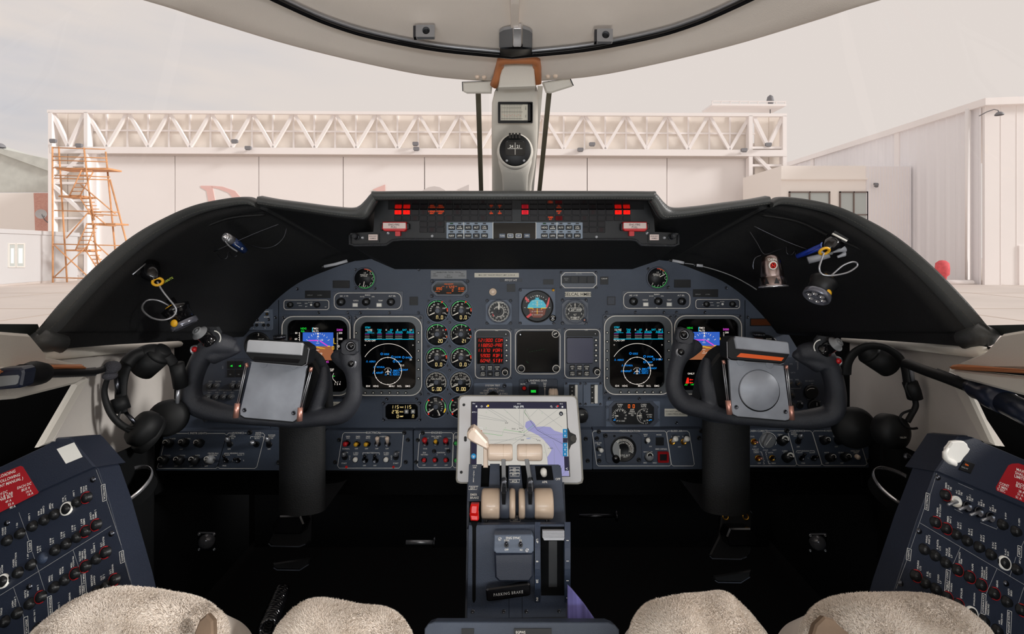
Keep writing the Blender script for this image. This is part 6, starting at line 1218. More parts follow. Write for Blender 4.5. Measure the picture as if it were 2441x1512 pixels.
X, Y_ = C6(560, 352); P1(t, 'rate_knob', 'knobgrey', lambda q: (q.use('knobgrey'), q.tube_l([(*q.q(X - 3, Y_ + 4, 3), 3 * f.k), (*q.q(X, Y_, 15), 15 * f.k)], [11 * f.k, 8.5 * f.k], 20), q.use('print'), q.cyl(X, Y_, 7.2, 15, 15.4, 20), q.use('black'), q.cyl(X, Y_, 5.6, 15.4, 15.8, 20), q.use('print'), q.line([(X, Y_), (X - 2, Y_ + 6)], 1, 16)), f)
P1(t, 'mode_light', 'black', lambda q: q.rbox(*C6(605, 210), *C6(668, 272), 3, 5, 1), f)
P1(t, 'guarded_button', 'g_dkred', lambda q: (q.use('redlens' if 'redlens' in M else 'red'), q.rring(*C6(622, 325), *C6(708, 408), 4.5, 3, 9, 2), q.use('black'), q.rbox(*C6(634, 338), *C6(696, 396), 3, 6, 1)), f)
def ptx(q):
    q.txt('PRESSURIZATION', *C6(400, 158), 4.2, HT); q.txt('BLEED AIR', *C6(768, 158), 4, HT)
    for s_, a, b in (('MAN', 524, 185), ('ALT', 524, 197), ('MODE', 629, 188), ('CAB AIR', 152, 251), ('ON', 154, 264), ('OFF', 162, 348), ('UP', 549, 212), ('DN', 563, 279), ('EMER DEPRESS', 647, 300), ('MAN RATE', 543, 322), ('MIN', 521, 408), ('MAX', 596, 408), ('L', 730, 202), ('EMER', 776, 202), ('R', 818, 202), ('OFF', 790, 283)): q.txt(s_, *C6(a, b), 3, HT)
    q.line([C6(*p) for p in [(330, 158), (120, 158), (106, 172), (140, 420), (155, 433), (712, 433), (725, 420), (688, 172), (675, 158), (470, 158)]], 1.1, HT)
    q.line([C6(*p) for p in [(722, 158), (702, 158), (690, 172), (728, 420), (742, 433), (895, 433), (908, 420), (868, 172), (852, 158), (812, 158)]], 1.1, HT)
P1(t, 'lettering', 'print', ptx, f)
for a, b in ((158, 165), (142, 220), (160, 395), (947, 215), (965, 160)): P1(t, 'screw', 'black', lambda q: q.screw(*C6(a, b), 4.4, 3), f)
# ---- right outboard
t, f = lp(1785.6, 1022.4, 2087, 1115.5, 'right_climate_panel', 'right outboard switch panel headed CABIN CLIMATE and AVIONICS', sk=-22)
X, Y_ = C6(1488, 235)
o = P1(t, 'temperature_knob', 'knobgrey', lambda q: (q.lathe(X, Y_, [(17.5, 3), (17.5, 8), (15.5, 9.5), (0, 9.5)], 30, ref=8)), f); P1(o, 'knob_grip', 'knobgrey', lambda q: q.prism([(X - 9, Y_ + 14), (X - 4, Y_ + 16), (X + 12, Y_ - 8), (X + 8, Y_ - 15), (X + 2, Y_ - 15), (X - 10, Y_ + 8)], 9, 18, 1.5), f); P1(o, 'pointer_line', 'print', lambda q: q.line([(X + 8, Y_ - 8), (X - 5, Y_ + 10)], 1.2, 18.3), f); P1(o, 'scale_ring', 'print', lambda q: q.arc(X, Y_, 20, -150, 120, 1.2, HT), f)
for a, b in ((1605, 230), (1645, 362)):
    X, Y_ = C6(a, b); P1(t, 'fan_knob', 'black', lambda q: (q.tube_l([(*q.q(X - 5, Y_ + 2, 3), 3 * f.k), (*q.q(X, Y_, 10), 10 * f.k), (*q.q(X + 6, Y_ - 2, 18), 18 * f.k)], [12 * f.k, 10.5 * f.k, 8.6 * f.k], 20), q.use('print'), q.cyl(X + 6, Y_ - 2, 8.4, 17.8, 18.6, 22), q.use('black'), q.cyl(X + 6, Y_ - 2, 5, 18.6, 19, 20), q.use('print'), q.line([(X + 3, Y_ - 3), (X + 9, Y_)], 1.2, 19.3)), f)
for a, b, ang in ((1955, 223, 140), (2070, 223, 200), (1998, 358, 200), (2118, 355, 215)): X, Y_ = C6(a, b); rot_knob(t, f, X, Y_, ang, lean=-1.2)
X, Y_ = C6(1722, 240); lockt(t, f, X, Y_, 7, -15)
for a, b, dx, dy in ((1752, 370, 8, -9), (1845, 370, 10, -3), (1375, 242, 9, 2), (1408, 372, 9, 1), (1520, 372, 6, 0)): X, Y_ = C6(a, b); toggle(t, f, X, Y_, dx, dy, 15, 7.4, 'copper' if a < 1500 else 'black_gloss', 2.2, 3, bt='brass' if a < 1600 else 'steel_dark')
X, Y_ = C6(2198, 366); P1(t, 'white_button', 'cream', lambda q: q.lathe(X, Y_, [(5.5, 3), (5.5, 9), (4, 11), (0, 11.5)], 16, ref=9), f)
def ptx(q):
    q.txt('CABIN CLIMATE', *C6(1410, 157), 4.2, HT); q.txt('AVIONICS', *C6(1732, 157), 4, HT); q.txt('R INSTR LIGHTS', *C6(1995, 156), 3.8, HT)
    for s_, a, b in (('CABIN', 1464, 174), ('COOL', 1362, 201), ('OFF', 1384, 281), ('AUX HT', 1388, 301), ('CAB &', 1392, 314), ('CREW', 1394, 327), ('OFF', 1418, 411), ('COLD', 1467, 308), ('HOT', 1538, 308), ('CREW', 1582, 186), ('FAN', 1586, 199), ('CABIN', 1618, 315), ('FAN', 1622, 328), ('AUTO', 1508, 328), ('MAN', 1531, 411), ('RIGHT', 1690, 172), ('MASTER', 1694, 185), ('ON', 1700, 198), ('OFF', 1724, 282), ('HEADING', 1780, 315), ('SLAVE', 1738, 328), ('SLAVE', 1832, 328), ('FREE', 1764, 411), ('L', 1803, 370), ('OFF', 2024, 281), ('OFF', 1952, 411), ('OFF', 2068, 411), ('EMER', 1904, 199), ('EL PNL', 2018, 199), ('FLOOD', 2126, 199), ('INSTR', 1948, 328), ('CB PNL', 2062, 328), ('WING INSP', 2172, 315), ('LIGHT', 2180, 328)): q.txt(s_, *C6(a, b), 3, HT)
    for P in ([(1482, 157), (1618, 157)], [(1660, 157), (1644, 172), (1712, 418), (1700, 432), (1342, 432)], [(1662, 157), (1692, 157)], [(1772, 157), (1820, 157), (1835, 172), (1910, 418), (1897, 430), (1730, 430), (1714, 418), (1646, 172)], [(1935, 157), (1850, 157), (1838, 172), (1912, 418), (1928, 430), (2250, 430), (2266, 416), (2215, 250)], [(2066, 157), (2090, 157)], [(1708, 328), (1712, 314), (1746, 314)], [(1815, 314), (1852, 314), (1856, 328)], [(1422, 322), (1436, 322), (1442, 345)], [(1450, 400), (1460, 418), (1448, 418)], [(1482, 322), (1468, 322), (1474, 345)], [(1490, 400), (1494, 416), (1508, 416)]): q.line([C6(*p) for p in P], 1.1, HT)
    for i, c in enumerate('CREW'): q.txt(c, *C6(1444 + i * 4, 350 + i * 14), 2.6, HT)
    for i, c in enumerate('CABIN'): q.txt(c, *C6(1473 + i * 4, 348 + i * 12), 2.6, HT)
P1(t, 'lettering', 'print', ptx, f)
for a, b in ((1638, 158), (2283, 392)): P1(t, 'screw', 'black', lambda q: q.screw(*C6(a, b), 5, 3), f)
# black under-row sill + knee bolster
q = MB(LF_, 'void'); q.rbox(365, 1121, 2092, 1126, -60, -2); q.rbox(380, 1010, 2080, 1120, -60, -20.5); q.rbox(360, 1126, 2095, 1180, -90, -60); o = struct('trim_7', q)

# ================================================================== ANNUNCIATOR HOUSING
AF = Fr(1226, 530, .93); t = thing('annunciator_housing', 'black warning light panel under the glareshield brow', 'panel', AF)
bp_ = [(835, 556), (890, 553), (894, 478), (1556, 478), (1561, 553), (1617, 556), (1617, 583), (1526, 583), (1512, 572), (940, 572), (925, 583), (835, 583)]
P1(t, 'face_board', 'black', lambda q: q.prism(bp_, -8, 0), AF)
P1(t, 'lip', 'rubber', lambda q: (q.tube_l([(*q.q(a, b, 3), 3 * AF.k) for a, b in ((834, 560), (834, 582), (845, 585), (920, 584), (936, 573), (960, 571), (1500, 571), (1516, 573), (1528, 584), (1607, 586), (1617, 582), (1617, 560))], 3.2 * AF.k, 8),), AF)
def under(q):
    k = AF.k; L = q.q(930, 570, 0); R = q.q(1520, 570, 0); z2 = EZ - (642 - HY) * 1.05 / FP - AF.O.z
    q.add([(L[0], L[1], 0), (R[0], R[1], 0), (R[0] + .02, z2, -.12), (L[0] - .02, z2, -.12)], [(0, 1, 2, 3)]); L2 = q.q(835, 583, 0); R2 = q.q(1617, 583, 0)
    q.add([(L2[0], L2[1], 0), (L[0], L[1], 0), (L[0] - .02, z2, -.12), (L2[0] + .01, z2 + .02, -.12)], [(0, 1, 2, 3)]); q.add([(R[0], R[1], 0), (R2[0], R2[1], 0), (R2[0], z2 + .02, -.12), (R[0] + .02, z2, -.12)], [(0, 1, 2, 3)])
P1(t, 'underside', 'leather_black', under, AF)
for a, b in ((1030, 563), (1422, 565), (925, 556), (1543, 556)): P1(t, 'screw', 'steel', lambda q: q.screw(a, b, 3, 0), AF)
mat('anncap', (24, 20, 22), .4, spec=.2)
LIT = {(0, 0): 'g_annred', (1, 0): 'g_annred', (4, 0): 'g_annor', (5, 0): 'g_annor', (11, 0): 'g_annor', (12, 0): 'g_annor', (15, 0): 'g_red2', (19, 0): 'g_annor', (18, 1): 'g_annor', (19, 1): 'g_dk', (26, 0): 'g_annred', (27, 0): 'g_annred'}
TX = {(4, 0): ('L WSHLD', 'HEAT'), (5, 0): ('R WSHLD', 'HEAT'), (11, 0): ('L', 'GEN'), (12, 0): ('R', 'GEN'), (19, 0): ('PITOT', 'HT'), (18, 1): ('CABIN', 'ALT'), (15, 0): ('LOW', 'HYD'), (0, 0): ('I', 'I'), (1, 0): ('I', ''), (26, 0): ('L I', ''), (27, 0): ('I', '')}
glow('g_red2', (225, 35, 50)); glow('g_dk', (80, 10, 14))
def acell(c, r):
    x0 = 939.5 + c * 20.2; y0 = 500 + r * 14
    nm = 'warning_light'; lit = LIT.get((c, r)); full = lit in ('g_annred', 'g_red2', 'g_dk')
    def fn(q):
        q.rbox(x0, y0, x0 + 18.5, y0 + 12.5, 0, 2.6, 1.4, .6)
        if full: q.use(lit); q.rbox(x0 + 1.2, y0 + 1.2, x0 + 17.3, y0 + 11.3, 2.6, 3, 1)
        if lit or (c * 7 + r * 3) % 4 == 1:
            tt = TX.get((c, r), ('TEST', 'OFF'))
            q.use('g_black' if full else (lit or 'g_dim')); q.txt(tt[0], x0 + 9.2, y0 + 4, 3.6, 3.2, wf=.8); q.txt(tt[1], x0 + 9.2, y0 + 8.6, 3.6, 3.2, wf=.8)
    P1(t, nm, 'anncap', fn, AF)
glow('g_dim', (44, 18, 18))
for c in range(28):
    if c == 14: continue
    acell(c, 0); acell(c, 1)
for c in (3, 4, 5, 22, 23, 24): acell(c, 2); acell(c, 3)
# upper bright reflections are real: glossy lower face of the brow
P1(t, 'brow_visor', 'mirror_black', lambda q: q.add([(*q.q(925, 500, 0), 0), (*q.q(1535, 500, 0), 0), (*q.q(1535, 478, 70), 70 * AF.k), (*q.q(925, 478, 70), 70 * AF.k)], [(0, 1, 2, 3)]), AF)
# autopilot controller
f = AF.sub(1226, 550); t = thing('autopilot_panel', 'grey-blue flight control panel with HDG, ALT and NAV keys', 'control panel', f)
def A(x, y): return 800 + x / 2.906, 430 + y / 2.906
P1(t, 'plate', 'apgrey' if 'apgrey' in M else 'panel_lite', lambda q: q.rbox(1064, 530, 1389, 571, -4, 5, 1.5, .6), f); P1(t, 'centre_window', 'screen', lambda q: q.rbox(1176, 531, 1277, 569, 5, 6, 2), f)
for x, z in ((887, 5.4), (1534, 5.4), (1090, 6.4), (1388, 6.4)): P1(t, 'divider', 'print', lambda q: q.line([A(x, 290), A(x, 406)], 1.2, z), f)
for gx in (0, 644):
    for i, (a, b) in enumerate(((('HDG', ''), ('NAV', '')), (('1/2', 'BANK'), ('APPR', '')), (('ALTS', ''), ('VNAV', '')), (('ALT', ''), ('VS', '')), (('LVL', 'CHG'), ('SPD', '')))):
        x = (803, 860, 917, 974, 1031)[i] + gx
        for j, (s1, s2) in enumerate((a, b)):
            X, Y_ = A(x, 327 + j * 57)
            def ky(q, X=X, Y_=Y_, s1=s1, s2=s2, j=j, i=i):
                q.rbox(X - 8, Y_ - 5.5, X + 8, Y_ + 5.5, 5, 9, 2, 1); q.use('print'); q.txt(s1, X, Y_ - (2 if s2 else 0), 3.4 if s2 or len(s1) > 3 else 4.2, 9.3); 
                if s2: q.txt(s2, X, Y_ + 2.4, 3.2, 9.3)
                q.use('black'); q.rbox(X - 3.8, Y_ - 11, X + 3.8, Y_ - 8, 5, 5.8); 
                if i == 0 and j == 0: q.use('glow_dim'); q.rbox(X - 3, Y_ - 10.5, X + 3, Y_ - 8.5, 5.8, 6)
            P1(t, 'key', 'black', ky, f)
for x, s1, on in ((1154, 'TURB', 0), (1211, 'YD', 1), (1268, 'AP', 1), (1326, 'XFR', 0)):
    X, Y_ = A(x, 384); P1(t, 'key', 'panel_lite', lambda q: (q.rbox(X - 7, Y_ - 5, X + 7, Y_ + 5, 6, 8.4, 1, .6), q.use('print'), q.txt(s1, X, Y_, 3.2, 8.8), q.rline(X - 6.6, Y_ - 4.6, X + 6.6, Y_ + 4.6, 1, 1, 8.7) if on else None), f)
# fire handles and small end controls
for sg, x0, x1, lb in ((-1, 908, 972, 'left'), (1, 1482, 1546, 'right')):
    f = AF.sub((x0 + x1) / 2, 540, 6); t = thing('fire_pull', '%s red handle lettered ENG FIRE PULL' % lb, 'handle', f)
    P1(t, 'handle_body', 'red', lambda q: (q.prism([(x0 + 4, 529), (x1 - 4, 529), (x1 - 2, 546), (x1 - 8, 552), (x0 + 8, 551), (x0 + 2, 546)], -6, 10, 1.5)), f); P1(t, 'legend_window', 'warmpink' if 'warmpink' in M else 'placard', lambda q: q.rbox(x0 + 4.5, 531, x1 - 5, 545, 10, 11.5, 1.5, .5), f)
    P1(t, 'lettering', 'ink', lambda q: (q.txt('ENG FIRE', (x0 + x1) / 2 - 1, 535.6, 4.4, 11.8), q.txt('PULL', (x0 + x1) / 2 - 1, 541.6, 4.4, 11.8)), f); P1(t, 'end_knob', 'black', lambda q: (q.rbox(x0 - 2, 533, x0 + 3, 550, 0, 8, 2, 1), q.rbox(x1 - 4, 533, x1 + 3, 547, 0, 8, 2, 1)), f)
    P1(t, 'shaft', 'red', lambda q: q.rbox((x0 + x1) / 2 + 8 * -sg - 6, 551, (x0 + x1) / 2 + 8 * -sg + 6, 563, -6, 6, 2), f)
    bx = 878 if sg < 0 else 1549; f = AF.sub(bx + 10, 566); t = thing('extinguisher_light', '%s white square light reading ENG EXT ARMED' % lb, 'annunciator', f)
    P1(t, 'frame', 'black', lambda q: q.rbox(bx - 4, 556, bx + 26, 578, 0, 4, 1), f); P1(t, 'lens', 'warmpink' if 'warmpink' in M else 'placard', lambda q: q.rbox(bx, 559, bx + 22, 573, 4, 7, 1, .6), f); P1(t, 'lettering', 'ink', lambda q: (q.txt('ENG EXT', bx + 11, 563.5, 3, 7.2), q.txt('ARMED', bx + 11, 568.5, 3, 7.2)), f)
    kx = 849 if sg < 0 else 1600; f = AF.sub(kx, 563); t = thing('lever_switch', '%s small lever switch at the end of the annunciator shelf' % lb, 'switch', f)
    toggle(t, f, kx, 566, -6 * -sg if sg > 0 else -5, -4, 18, 7, 'rubber', 4, 7); P1(t, 'screw', 'steel', lambda q: q.screw(kx + (15 if sg < 0 else -16), 567, 3, 0), f)
# ================================================================== CONTROL WHEELS
def yoke(left):
    a_ = radians(8.5); ca, sa = cos(a_), sin(a_)
    def T(x, y):
        if left: return x, y
        dx, dy = x - 645, y - 920; return 2451 - (645 + dx * ca + dy * sa), 920 - dx * sa + dy * ca
    sd = 'left' if left else 'right'
    f = Fr(*T(645, 920), .85); k = f.k
    t = thing('control_wheel', '%s black ram-horn control wheel in front of the %s flight display' % (sd, sd), 'control wheel', f)
    def path(P): return [Vector((*f.uv(*T(x, y), (h) * k), h * k)) for x, y, r, h in P], [r * k for x, y, r, h in P]
    def dense(P, n=5):
        Q = catmull([Vector((x, y, r)) for x, y, r, h in P], n); Z = catmull([Vector((h, 0, 0)) for x, y, r, h in P], n); return [(q.x, q.y, q.z, z.x) for q, z in zip(Q, Z)]
    q = MB(f, 'yoke')
    main = [(560, 828, 17, -8), (535, 822, 24, 0), (508, 822, 26, 6), (484, 848, 23, 6), (466, 885, 22, 4), (456, 925, 23, 0), (462, 960, 24, 0), (500, 978, 24, 0), (560, 990, 20, 0), (640, 998, 18, -6), (710, 1002, 18, -6), (765, 996, 20, 0), (815, 985, 24, 0), (840, 955, 21, 2), (845, 920, 18, 4), (842, 890, 19, 6), (836, 860, 25, 8), (834, 835, 22, 8), (834, 820, 16, 6)]
    P, R = path(dense(main)); q.tube_l(P, R, 20)
    P, R = path(dense([(840, 872, 22, 2), (818, 855, 22, 0), (798, 846, 14, -4), (792, 842, 6, -4)])); q.tube_l(P, R, 16)
    P, R = path(dense([(500, 850, 22, 4), (520, 842, 22, 0), (550, 838, 14, -6), (572, 830, 10, -10)])); q.tube_l(P, R, 16)
    P, R = path(dense([(775, 872, 10, -30), (768, 930, 18, -16), (745, 990, 16, -10)])); q.tube_l(P, R, 16)
    c = P[0]
    o = link('horn', q, t); m_ = o.modifiers.new('r', 'REMESH'); m_.mode = 'VOXEL'; m_.voxel_size = .0022; m_.use_smooth_shade = True; sm_ = o.modifiers.new('s', 'SMOOTH'); sm_.factor = .6; sm_.iterations = 12
    hub = [T(*p) for p in ((640, 856), (700, 842), (732, 846), (750, 862), (766, 892), (773, 930), (776, 1012), (650, 1012))]
    P1(t, 'hub', 'black', lambda q: q.prism(hub, -70, -16, 6), f)
    # outboard trim knob
    bx, by = T(500, 812); ex, ey = T(472, 791); k2 = k
    b3 = Vector((*f.uv(bx, by, 26 * k), 26 * k)); e3 = Vector((*f.uv(ex, ey, 52 * k), 52 * k)); ax = (e3 - b3).normalized(); Ln = (e3 - b3).length
    P1(t, 'trim_plate', 'rubber', lambda q: q.prism([T(*p) for p in ((476, 826), (505, 833), (516, 822), (524, 793), (517, 780), (490, 780))], 18, 27, 1), f)
    o = P1(t, 'trim_wheel', 'black_gloss', lambda q: q.lathe_l(b3, [(17 * k, -2 * k), (17 * k, 3 * k), (14 * k, 5 * k), (14.5 * k, Ln * .75), (16 * k, Ln * .8)], 28, axis=ax), f)
    P1(o, 'ribbed_cap', 'knobgrey', lambda q: q.lathe_l(b3 + ax * Ln * .8, [(a_ * k, b_ * k) for a_, b_ in ((16.5, 0), (17.5, 1), (17.5, 2.4), (15.6, 2.4), (15.6, 4), (13.8, 4), (13.8, 5.6), (12, 5.6), (12, 7), (10, 7), (10, 13), (8.6, 14), (7.4, 12.6), (4.6, 12.6), (4, 14.6), (0, 15))], 30, axis=ax), f)
    P1(o, 'trim_arrow_ring', 'print', lambda q: (q.arc(*T(509, 806), 17, 5 if left else 235, 125 if left else 355, 2.6, 27.6), q.txt('NOSE UP', *T(490, 822), 3.2, 27.6, ang=-15 if left else 20)), f)
    rx, ry = T(463, 835)
    o = P1(t, 'disconnect_button', 'steel', lambda q: q.lathe(rx, ry, [(11.5, 14), (11.5, 22), (10.5, 24), (8, 24), (7, 22), (0, 22)], 26, ref=24), f); P1(o, 'button_cap', 'red', lambda q: q.lathe(rx + (-2 if left else 3), ry - 1, [(6, 20), (6.3, 27), (5, 30), (0, 31)], 20, ref=30), f)
    ix, iy = T(836, 826); jx, jy = T(836, 868)
    sq = [T(*p) for p in ((818, 813), (840, 810), (852, 815), (853, 838), (846, 847), (820, 849), (811, 842), (811, 820))]
    P1(t, 'switch_block', 'yoke', lambda q: q.prism(sq, 12, 32, 3), f)
    for X, Y_, z, nm in ((ix, iy, 32, 'trim_button'), (jx, jy, 26, 'sync_button')):
        o = P1(t, nm, 'steel', lambda q: q.lathe(X, Y_, [(13, z - 6), (13, z - 2), (12, z), (10, z), (9.5, z + 2.5), (8, z + 3), (7.4, z + 1)], 30, ref=z), f); P1(o, 'button_cap', 'black_gloss', lambda q: q.lathe(X, Y_, [(7.6, z), (7.6, z + 4), (6.6, z + 7), (4, z + 9), (0, z + 9.6)], 26, ref=z + 6), f)
    # column
    x0, x1 = (667, 776) if left else (1674, 1786)
    q = MB(f, 'leather_black'); n_ = 14
    rows = []
    for y, dh in ((1000, -70), (1100, -60), (1185, -50), (1215, -48)):
        rows.append([(f.uv(x0 + (x1 - x0) * (1 - cos(pi * i / n_)) / 2, y, dh * k)[0], f.uv(x0, y, dh * k)[1], (dh + 30 * sin(pi * i / n_)) * k) for i in range(n_ + 1)])
    q.grid(rows, True); b_ = [(u, v, n - .12) for u, v, n in rows[-1]]; q.grid([rows[-1], b_], False); link('column_boot', q, t)
    # shaft into the panel
    q = MB(f, 'black'); L2 = f.Mx.inverted(); q.tube_l([L2 @ W(680 if left else 1770, 960, .88), L2 @ W(700 if left else 1750, 965, 1.04)], .026, 20); link('shaft', q, t)
    return t, f
yoke(True); yoke(False)
def clipboard(left):
    sd = 'left' if left else 'right'; cx, cy = (650, 905) if left else (1808, 905)
    f = Fr(cx, cy, .80, V=(0, .10, 1)); k = f.k
    t = thing('chart_clip', ('chart clip with plain metal plate and unlit lamp hood on left wheel' if left else 'chart clip with round raised disc and orange-lit lamp hood on right wheel'), 'chart holder', f)
    if left:
        plate_ = [(600, 862), (731, 872), (711, 990), (707, 1000), (698, 1006), (583, 996), (573, 990), (572, 980)]; hood = [(592, 812), (720, 818), (735, 828), (738, 834), (732, 866), (722, 874), (606, 864), (596, 856), (585, 842), (588, 816)]
        face = [(592, 811), (719, 818), (722, 822), (718, 848), (586, 840), (589, 814)]; slot = [(606, 850), (716, 857), (711, 866), (602, 859)]; line_ = [(597, 863), (720, 874), (731, 868), (737, 832)]
        rods = (((590, 876), (566, 962), (587, 866), (562, 996)), ((740, 886), (716, 972), (742, 876), (714, 1004))); scr = ((583, 978), (700, 985)); tabs = ((628, 868), (700, 872))
    else:
        plate_ = [(1737, 858), (1868, 872), (1884, 994), (1880, 1001), (1872, 1003), (1758, 993), (1748, 988), (1745, 980)]; hood = [(1752, 803), (1879, 816), (1884, 844), (1870, 866), (1860, 868), (1742, 858), (1734, 852), (1733, 815), (1742, 805)]
        face = [(1755, 802), (1878, 816), (1881, 820), (1884, 845), (1756, 832), (1751, 808)]; slot = [(1766, 842), (1869, 853), (1863, 861), (1756, 851)]; line_ = [(1733, 815), (1734, 854), (1744, 860), (1860, 869), (1869, 866)]
        rods = (((1726, 868), (1735, 955), (1724, 859), (1739, 988)), ((1875, 880), (1885, 968), (1874, 871), (1888, 1001))); scr = ((1755, 971), (1872, 982)); tabs = ((1766, 863), (1835, 870))
    P1(t, 'plate', 'clipplate', lambda q: q.prism(plate_, -4, 3, .8), f); P1(t, 'plate_edge', 'black', lambda q: q.prism([(x, y + 3) for x, y in plate_], -12, -4.5), f)
    P1(t, 'lamp_hood', 'black', lambda q: q.prism(hood, -10, 30, 3), f); P1(t, 'hood_face', 'alu' if left else 'clipplate', lambda q: q.prism(face, 28, 36, 2), f)
    P1(t, 'lamp_window', 'black_gloss' if left else 'warmglass', lambda q: q.prism(slot, 28, 31), f, None if left else 'orange glowing lamp window'); P1(t, 'hood_rim', 'steel', lambda q: q.line(line_, 1.4, 31), f)
    for X, Y_ in tabs: P1(t, 'hinge_tab', 'clipplate', lambda q: q.cyl(X, Y_, 9, 3, 4.6, 20, .6), f)
    for X, Y_ in scr: P1(t, 'screw', 'steel_dark', lambda q: (q.lathe(X, Y_, [(5, 3), (4.6, 4.2), (3, 4.2), (2.4, 3.2), (0, 3.2)], 14, ref=3)), f)
    for a, b, top, bot in rods:
        def pt(p, h=2): return Vector((*f.uv(p[0], p[1], h * k), h * k))
        for dx in (-2, 2): P1(t, 'spring_rod', 'steel', lambda q: q.tube_l([pt((top[0] + dx, top[1] + 4)), pt((b[0] + dx, b[1] + 4))], 1.1 * k, 8), f)
        P1(t, 'rod_backing', 'black', lambda q: q.tube_l([pt(top, -2), pt(bot, -2)], 4.4 * k, 8), f)
        P1(t, 'copper_tip', 'copper', lambda q: q.tube_l([pt(top), pt(a)], 4 * k, 12), f); P1(t, 'copper_sleeve', 'copper', lambda q: q.tube_l([pt((b[0], b[1])), pt(bot)], [6 * k, 6.5 * k], 14), f)
    if not left:
        P1(t, 'disc', 'clipplate', lambda q: q.lathe(1811, 931, [(47, 3), (47, 7), (46, 8), (0, 8)], 48, ref=8), f); P1(t, 'disc_shadow_ring', 'black', lambda q: q.lathe(1810, 932, [(49, 2), (49, 3.6), (45, 3.6)], 48, ref=4), f)
clipboard(True); clipboard(False)

# ================================================================== TABLET
TF = Fr(1239, 1050, .925, V=(0, .40, .915)); k = TF.k
t = thing('tablet', 'tablet in a white case showing a High IFR chart behind the levers', 'tablet', TF)
def C7(x, y): return 1050 + x / 5.04, 900 + y / 5.04
oc = [C7(*p) for p in ((270, 210), (1585, 215), (1625, 225), (1650, 262), (1690, 700), (1720, 1225), (1705, 1270), (1655, 1287), (235, 1278), (195, 1262), (183, 1225), (205, 600), (210, 262), (232, 222))]
ic = [C7(*p) for p in ((290, 224), (1575, 228), (1610, 236), (1634, 270), (1672, 700), (1700, 1215), (1688, 1252), (1645, 1268), (245, 1262), (212, 1248), (200, 1215), (222, 600), (226, 275), (246, 236))]
P1(t, 'rim', 'tablet_rim', lambda q: q.prism(oc, -8, 2, 1), TF); P1(t, 'case', 'tablet_case', lambda q: q.prism(ic, 0, 4, 1), TF)
P1(t, 'screen_glass', 'screen', lambda q: q.prism([C7(*p) for p in ((368, 290), (1515, 292), (1560, 1195), (350, 1195))], 3, 4.4), TF)
P1(t, 'camera_cutout', 'black', lambda q: (q.prism([C7(*p) for p in ((1530, 600), (1560, 660), (1625, 690), (1636, 740), (1625, 780), (1570, 815), (1548, 870), (1535, 860))], 3.6, 4.6), q.use('black_gloss'), q.cyl(*C7(1596, 735), 7, 4, 5.4, 20)), TF)
for x, y, r in ((281, 330, 3.4), (250, 1140, 3.4)): P1(t, 'case_hole', 'black', lambda q: q.cyl(*C7(x, y), r, 3.6, 4.5, 16), TF)
P1(t, 'case_hole', 'black', lambda q: q.rbox(*C7(283, 708), *C7(316, 772), 3.6, 4.5, 3), TF)
